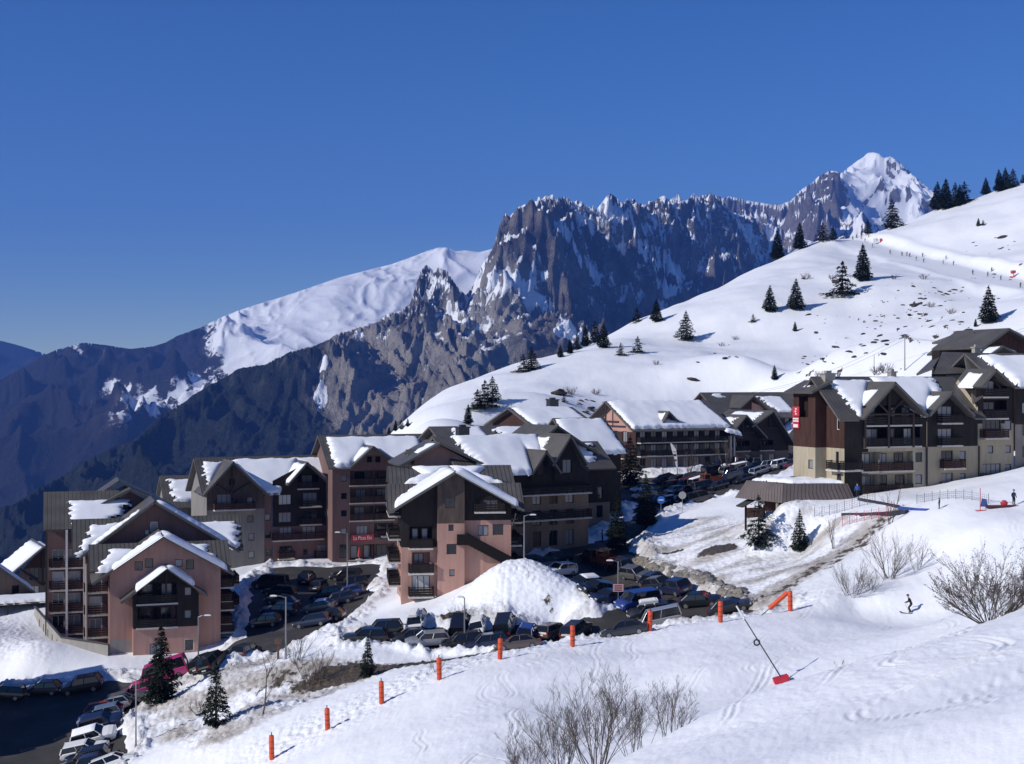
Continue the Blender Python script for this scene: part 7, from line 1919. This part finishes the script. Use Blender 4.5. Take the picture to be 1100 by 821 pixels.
def people():
    skin = simple('skin', (.45, .28, .20), .6)
    cl = {'black': (.012, .012, .014), 'navy': (.015, .02, .06), 'red': (.35, .02, .03), 'blue': (.03, .10, .35), 'grey': (.12, .12, .13), 'green': (.04, .15, .07), 'pink': (.5, .06, .2), 'orange': (.5, .13, .02), 'white': (.7, .7, .7)}
    mm = {k: simple('ski_cloth_' + k, v, .8) for k, v in cl.items()}
    skim = simple('ski_top', (.05, .05, .06), .4)
    base, hel, ski, pole, J = person_mesh('ski', mm['black'], mm['black'], skin, mm['black'])
    skim_ = ski.mesh('ski', skim); polem = pole.mesh('ski_pole', M['darkmetal'])
    stand, hel2, _, _, J2 = person_mesh('stand', mm['black'], mm['black'], skin, mm['black'])
    def put(me, hl, label, px, py, head, coat, trou, skis, group=None, hcol='black', d=None, s=1.0):
        x, y, z = hit(px, py) if d is None else (*XY(px, d), gz(*XY(px, d)))
        o = mesh_obj('person', me); o.location = (x, y, z + .02); o.rotation_euler = (0, 0, math.radians(head)); o.scale = (s, s, s)
        tag(o, label, 'person', group)
        for k, m in enumerate((mm[coat], mm[trou])):
            o.material_slots[k].link = 'OBJECT'; o.material_slots[k].material = m
        h = mesh_obj('helmet', hl, o); h.material_slots[0].link = 'OBJECT'; h.material_slots[0].material = mm[hcol]
        if skis:
            for sx in (-.12, .12): q = mesh_obj('ski', skim_, o); q.location = (sx, .05, -.015)
            mesh_obj('ski_pole', polem, o); q = mesh_obj('ski_pole', polem, o); q.scale = (-1, 1, 1)
        return o
    put(base, hel, 'lone skier in black gliding across the lower piste', 978, 659, 62, 'black', 'black', True)
    g = 'skiers on the upper piste'
    S = [(916,258,'black'),(920,256,'navy'),(925,257,'red'),(929,260,'black'),(937,266,'blue'),(956,273,'black'),(969,275,'grey'),(974,275,'navy'),(977,276,'black'),(984,280,'black'),(991,276,'navy'),(992,282,'green'),(1013,284,'grey'),(1016,279,'blue'),(1024,285,'black'),(1045,295,'navy'),(1061,297,'grey'),(1065,292,'black'),(1075,301,'blue'),(1096,309,'black'),(912,256,'grey'),(933,255,'orange')]
    for i, (px, py, c) in enumerate(S):
        put(base, hel, f'tiny skier in {c} on the upper piste, number {i + 1} down from the saddle' if False else 'tiny distant skier coming down the upper piste', px, py, RNG.uniform(160, 330), c, 'black', True, g)
    put(stand, hel2, 'person in red standing by the barrier at the piste saddle', 942, 260, 180, 'red', 'black', False)
    put(stand, hel2, 'person in dark blue standing beside the red-and-white play figure', 1089, 543, 200, 'navy', 'black', False, s=.9)
    put(stand, hel2, 'child in black standing on the flat snow of the play area', 1009, 547, 90, 'black', 'black', False, s=.65)
    put(stand, hel2, 'pedestrian in a pale jacket by the snow heap of the upper car park', 766, 507, 120, 'white', 'black', False)
    put(stand, hel2, 'pedestrian in red on the snow edge near the white off-road car', 801, 500, 200, 'red', 'navy', False)
    put(stand, hel2, 'pedestrian in grey walking on the shaded road', 647, 583, 250, 'grey', 'black', False)
    put(stand, hel2, 'person in blue looking over the ground floor balcony rail', 921, 523, 10, 'blue', 'black', False, d=163.4)

def furniture():
    L = lamp
    L('grey lamp post at the lower corner of the middle car park', 307, 708, 639)
    L('tall grey lamp post on the dirty bank beside the lower car park', 146, 806, 727, arm=-.8)
    L('lamp post close to the right wall of the stepped pink block', 213, 728, 660, d=150, arm=.8)
    L('lamp post in front of the restaurant', 373, 642, 571)
    L('lamp post at the right corner of the block with the outside stair', 563, 610, 552, d=158, arm=.8)
    L('lamp post with a small pink sign among the cars right of the mound', 664, 676, 601, d=147, arm=-.7)
    L('lamp post rising from the snow bank in front of the mound', 499, 700, 640, d=141, arm=-.3)
    L('lamp post on the shaded pavement by the dark firs', 661, 548, 506, d=226, arm=.5)
    x, y = XY(664, 146.8); z = gz(x, y)
    o = empty('road_sign', (x, y - .15, z)); tag(o, 'small pink and white notice on the lamp post right of the mound', 'sign')
    mb = MB(); mb.box(-.55, .55, -.04, 0, 1.5, 2.3); mb.build('panel', simple('pink_notice', (.55, .30, .30), .6), o)
    m2 = MB()
    for k in range(3): m2.box(-.4, .4, -.05, -.042, 1.62 + .22 * k, 1.72 + .22 * k)
    m2.build('print', M['brown'], o); m3 = MB(); m3.tube([(0, .05, 0), (0, .05, 1.5)], .04, 6); m3.build('post', M['metal'], o)
    # round road signs at the end of the upper car park
    def rsign(label, px, py, d, col, ring, s=1.0):
        x, y = XY(px, d); z = gz(x, y); o = empty('road_sign', (x, y, z)); tag(o, label, 'road sign')
        mb = MB(); mb.tube([(0, 0, -.3), (0, 0, 2.4)], .04, 6); mb.build('post', M['metal'], o)
        q = MB(); n = 20; R = .48 * s
        A = [(R * math.cos(i * 6.283 / n), -.07, 2.5 + R * math.sin(i * 6.283 / n)) for i in range(n)]; B_ = [(p[0], -.04, p[2]) for p in A]
        q.face(A); q.face(B_[::-1]); 
        for i in range(n): q.face([A[(i + 1) % n], A[i], B_[i], B_[(i + 1) % n]])
        f = q.build('sign_face', simple(label.split()[0] + '_sign_face', col, .4), o)
        if ring:
            c = MB(); c.box(-.3 * s, .3 * s, -.085, -.073, 2.42, 2.58); c.build('emblem', M['white'], f)
    rsign('blue round road sign with a white bar at the car park exit', 710, 557, 206, (.02, .12, .45), True, 1.2)
    rsign('grey back of a round road sign right of the blue one', 733, 557, 204, (.33, .33, .34), False, 1.15)
    # feather banner
    x, y = XY(725, 262); z = gz(x, y); o = empty('feather_banner', (x, y, z)); tag(o, 'tall white feather banner with dark marks in front of the hotel', 'banner')
    pts = [(.55, 0, .2), (.3, 0, 2.5), (.0, 0, 5.2), (-.35, 0, 6.6)]
    mb = MB(); mb.tube([(.6, .04, -.4)] + [(p[0], .04, p[2]) for p in pts], .035, 6); mb.build('pole', M['metal'], o)
    fb = MB(); lf = [(.5, .9), (.22, 2.4), (-.18, 4.2), (-.62, 5.6), (-.85, 6.7)]; rt = [(.55, .9), (.52, 2.4), (.42, 4.2), (.22, 5.6), (-.62, 6.75)]
    for (a, b, c, d_) in zip(lf, lf[1:], rt[1:], rt): fb.face([(a[0], 0, a[1]), (d_[0], 0, d_[1]), (c[0], 0, c[1]), (b[0], 0, b[1])]); fb.face([(b[0], .03, b[1]), (c[0], .03, c[1]), (d_[0], .03, d_[1]), (a[0], .03, a[1])])
    fl = fb.build('flag', M['white'], o)
    pr = MB(); pr.box(-.28, .25, -.02, -.004, 4.35, 4.75); pr.box(-.35, .15, -.02, -.004, 5.1, 5.22); pr.box(-.1, .3, -.02, -.004, 3.4, 3.75); pr.build('print', simple('banner_print', (.08, .03, .05), .6), fl)
    # wooden notice shelter
    x, y, z = hit(811, 564); y0 = y; o = empty('notice_shelter', (x, y, z), math.radians(18)); tag(o, 'small wooden notice shelter with a pitched roof above the dirty bank', 'shelter')
    x, y, z = hit(808, 563)
    for sx in (-1.25, 1.25): mb = MB(); mb.box(sx - .1, sx + .1, -.1, .1, -.6, 2.4); mb.build('post', M['brown'], o)
    mb = MB(); mb.box(-1.15, 1.15, -.04, .04, .9, 2.1); mb.build('notice_board', simple('notice_board', (.13, .06, .045), .7, var=.3), o)
    q1 = [(-2.1, -.9, 2.35), (-2.1, .9, 2.35), (0, .9, 3.35), (0, -.9, 3.35)]
    mb = MB()
    for s in (-1, 1):
        A = [(p[0] * s, p[1], p[2]) for p in q1]; B_ = [(p[0], p[1], p[2] - .14) for p in A]
        mb.face(A); mb.face(B_[::-1])
        for i in range(4): mb.face([A[i], A[(i + 1) % 4], B_[(i + 1) % 4], B_[i]])
    mb.build('roof', M['roof'], o)
    # boulder retaining wall
    w = empty('boulder_wall', (0, 0, 0)); tag(w, 'retaining wall of pale boulders along the right side of the road', 'retaining wall')
    r = random.Random(8); rms = [simple('boulder_stone', (.17, .16, .145), .9, var=.4, scale=4, bump=.5), simple('boulder_stone', (.22, .195, .16), .9, var=.4, scale=4, bump=.5)]
    bl = []
    for sd in range(6):
        bm = bmesh.new(); bmesh.ops.create_icosphere(bm, subdivisions=2, radius=1.0)
        for v in bm.verts:
            n = v.co.normalized(); q = float(fbm(np.array([n.x * 1.1 + sd * 7]), np.array([n.y * 1.1 + n.z * 1.7]), 2, 50 + sd)[0])
            c = max(abs(n.x), abs(n.y), abs(n.z)); v.co = n * (1 / c) ** .55 * (1 + .22 * q)
        me = bpy.data.meshes.new('boulder'); bm.to_mesh(me); bm.free(); me.materials.append(rms[sd % 2]); bl.append(me)
    path = [(668,602),(680,606),(695,610),(710,616),(725,622),(740,628),(755,633),(770,639),(785,644),(799,649)]
    for i in range(84):
        t = r.random() * (len(path) - 1.001); k = int(t); f = t - k
        px = path[k][0] + (path[k+1][0] - path[k][0]) * f; py = path[k][1] + (path[k+1][1] - path[k][1]) * f
        size = .36 + .30 * min(1, t / 6)
        x, y, z = hit(px, py - r.uniform(0, 1) * (4 + 1.2 * t)); 
        b_ = mesh_obj('boulder', bl[r.randrange(6)], w); b_.location = (x + r.uniform(-.1, .1), y, z + .12); b_.scale = (size * r.uniform(.8, 1.5), size * r.uniform(.7, 1.1), size * r.uniform(.7, 1.1)); b_.rotation_euler = (r.uniform(-.4, .4), r.uniform(-.4, .4), r.uniform(0, 6))
    # ski lift mast on the hill and its cables
    x, y, z = hit(972, 398, 200); o = empty('lift_mast', (x, y, z)); tag(o, 'thin grey lift mast with a crossbar standing on the ski slope', 'mast')
    h = (CY - 360) / F * y - z
    mb = MB(); mb.tube([(0, 0, -.5), (0, 0, h)], [.14, .09], 8); mb.build('pole', M['metal'], o); cb = MB(); cb.tube([(-.9, 0, h - .5), (.9, 0, h - .5)], .07, 6); cb.build('crossbar', M['metal'], o)
    x2, y2, z2 = hit(846, 408, 200)
    cm = MB(); A = Vector((x, y, z + h - .5)); B_ = Vector((*P(790, 425, 330),)); C_ = Vector((*P(1130, 345, 250),))
    for off in (-.9, .9):
        for P0, P1 in ((B_, A), (A, C_)):
            pts = [P0.lerp(P1, t / 12) + Vector((off, 0, -2.2 * math.sin(math.pi * t / 12))) for t in range(13)]
            cm.tube(pts, .022, 4, 0, False)
    tag(cm.build('lift_cable', M['darkmetal']), 'pair of thin lift cables running past the grey mast', 'cable')
    x, y, z = hit(939, 403, 200); o = empty('lift_mast', (x, y, z)); 
    mb = MB(); mb.tube([(0, 0, -.5), (0, 0, 4.6)], [.10, .07], 6); mb.build('pole', M['metal'], o); tag(o, 'short grey mast left of the lift mast, just above the roofs', 'mast')
    # beginners' conveyor and barriers near the right-hand block
    def strip(name, lab, cat, pts, w, hgt, m, m2=None):
        mb = MB(); Q = [Vector(hit(*p)) for p in pts]
        for a, b in zip(Q, Q[1:]):
            d_ = (b - a).normalized(); s = d_.cross(Vector((0, 0, 1))).normalized() * w
            lo = [a - s, a + s, b + s, b - s]; hi = [p + Vector((0, 0, hgt)) for p in lo]; lo = [p - Vector((0, 0, .3)) for p in lo]
            mb.face(hi[::-1]); 
            for i in range(4): mb.face([lo[i], lo[(i + 1) % 4], hi[(i + 1) % 4], hi[i]])
        tag(mb.build(name, m), lab, cat)
    blue = simple('blue_conveyor_mat', (.03, .07, .32), .6); dkm = simple('dark_conveyor_edge', (.02, .022, .035), .7)
    strip('conveyor_belt', 'long dark and blue conveyor belt slanting across the play area snow', 'conveyor', [(923,537),(945,541),(965,545)], .22, .2, dkm)
    strip('conveyor_belt', 'bright blue end of the slanting conveyor belt', 'conveyor', [(966,545.5),(982,547.3),(997,548)], .22, .14, blue)
    strip('snow_tube_edge', 'dark strip along the upper edge of the ploughed bank', 'barrier', [(905,554),(925,554),(945,553),(975,551)], .18, .3, dkm)
    def net(lab, p0, p1, n, h, m, sag=.0):
        a, b = Vector(hit(*p0)), Vector(hit(*p1)); o = empty('safety_net', (a.x, a.y, a.z)); tag(o, lab, 'safety net')
        mb = MB(); nt = MB(); L = (b - a).length
        pts = []
        for i in range(n + 1):
            q = a.lerp(b, i / n); q.z = gz(q.x, q.y); q = q - a; pts.append(q)
            st = MB(); st.tube([q - Vector((0, 0, .3)), q + Vector((0, 0, h + .15))], .03, 5); st.build('stake', m, o)
        for q, w_ in zip(pts, pts[1:]):
            for z in np.arange(.15, h + .01, .22): nt.tube([q + Vector((0, 0, z)), w_ + Vector((0, 0, z - sag))], .011, 3, 0, False)
            k = max(2, int((w_ - q).length / .25))
            for j in range(k): 
                e = q.lerp(w_, j / k); nt.tube([e + Vector((0, 0, .15)), e + Vector((0, 0, h))], .009, 3, 0, False)
        nt.build('mesh', m, o)
    red = simple('red_net', (.50, .06, .08), .7); dn = simple('dark_net', (.10, .10, .14), .7)
    net('red safety net strung along the top of the ploughed bank', (905,566), (960,553), 7, 1.1, red)
    net('thin dark safety net along the flat snow before the right-hand block', (875,556), (940,541), 8, 1.1, dn)
    net('long pale net fence below the ground floor of the cream block', (985,541), (1062,541), 9, .9, dn)
    x, y, z = hit(1053, 549); o = empty('marker_pole', (x, y, z)); tag(o, 'thin red pole with a crossfoot standing on the play area snow', 'pole')
    mb = MB(); mb.tube([(0, 0, -.3), (0, 0, 2.3)], .04, 6); mb.build('pole', red, o); mb = MB(); mb.box(-.5, .6, -.06, .06, .02, .1); mb.build('foot', red, o)
    # little play ride
    x, y, z = hit(1076, 545); o = empty('play_ride', (x, y, z), .1); o.scale = (.85, .85, .75); tag(o, 'low children\'s play ride with a blue fin, a red tub and a dark base', 'play ride')
    mb = MB(); mb.box(-2.0, 2.0, -.5, .5, .12, .26); mb.box(-1.9, 1.9, -.42, .42, 0, .12); mb.build('base', simple('dark_red_base', (.10, .02, .03), .6), o)
    mb = MB(); mb.face([(-2.6, -.05, .1), (-1.7, -.05, .1), (-1.9, -.05, 1.1), (-2.4, -.05, 1.2)]); mb.face([(-2.4, .12, 1.2), (-1.9, .12, 1.1), (-1.7, .12, .1), (-2.6, .12, .1)]); mb.face([(-2.4, -.05, 1.2), (-1.9, -.05, 1.1), (-1.9, .12, 1.1), (-2.4, .12, 1.2)]); mb.face([(-1.9, -.05, 1.1), (-1.7, -.05, .1), (-1.7, .12, .1), (-1.9, .12, 1.1)]); mb.build('fin', simple('blue_fin', (.05, .10, .30), .5), o)
    mb = MB(); mb.tube([(.3, 0, .26), (.3, 0, .6), (.3, 0, .95)], [.35, .45, .2], 10); mb.build('tub', simple('red_tub', (.45, .03, .05), .5), o); mb = MB(); mb.tube([(-1.5, 0, .9), (.3, 0, .75), (1.6, 0, .6)], .05, 6); mb.build('rail', M['white'], o)
    # snow heaps against the terrace and in the middle car park belong to the ground; parasol at the restaurant
    x, y = XY(386, 205.5); z = gz(x, y); o = empty('terrace_parasol', (x, y, z)); tag(o, 'closed red parasol and table on the restaurant terrace', 'parasol')
    mb = MB(); mb.tube([(0, 0, 0), (0, 0, 2.6)], .04, 6); mb.build('pole', M['white'], o); mb = MB(); mb.tube([(0, 0, 1.1), (0, 0, 1.6), (0, 0, 2.6)], [.3, .26, .05], 8); mb.build('canopy', simple('red_canopy', (.35, .03, .03), .7), o)
    mb = MB(); mb.tube([(0, 0, .7), (0, 0, .76)], .6, 12); mb.build('table_top', M['slab'], o)
    # wooden notice post by the middle car park
    x, y, z = hit(303, 708); o = empty('signpost', (x - .4, y, z)); tag(o, 'short brown wooden signpost beside the lamp of the middle car park', 'signpost')
    mb = MB(); mb.box(-.1, .1, -.1, .1, -.3, 2.2); mb.build('post', M['shutter'], o); mb = MB(); mb.box(-.35, .35, -.16, -.1, 1.5, 2.1); mb.build('board', M['shutter'], o)
    # piste barrier at the saddle
    x, y, z = hit(943, 262); o = empty('barrier', (x, y, z)); tag(o, 'small red and white barrier at the piste saddle', 'barrier')
    for k, s in enumerate((-1.3, 1.3)): mb = MB(); mb.box(s - .5, s + .5, -.1, .1, 0, 2.2); mb.build('panel', (red if k else M['white']), o)
    mb = MB(); mb.box(-1.8, 1.8, -.05, .05, .2, .4); mb.build('rail', M['metal'], o)
    x, y, z = hit(1089, 298); o = empty('snow_gun', (x, y, z)); tag(o, 'red snow gun beside the upper piste near the right edge', 'snow gun')
    mb = MB(); mb.tube([(-.9, 0, 1.7), (-.5, 0, 1.75), (.6, 0, 1.9)], [.55, .6, .45], 10); mb.build('barrel', red, o); mb = MB(); mb.tube([(0, 0, -.2), (0, 0, 1.4)], .15, 6); mb.box(-1.3, 1.3, -.5, .5, 0, .3); mb.build('stand', red, o)
sky_sun_camera()
terrain(); roads(); mountains(); valley_floor(); haze()
village()
vegetation(); cars(); marker_posts(); snow_lance(); furniture(); people()
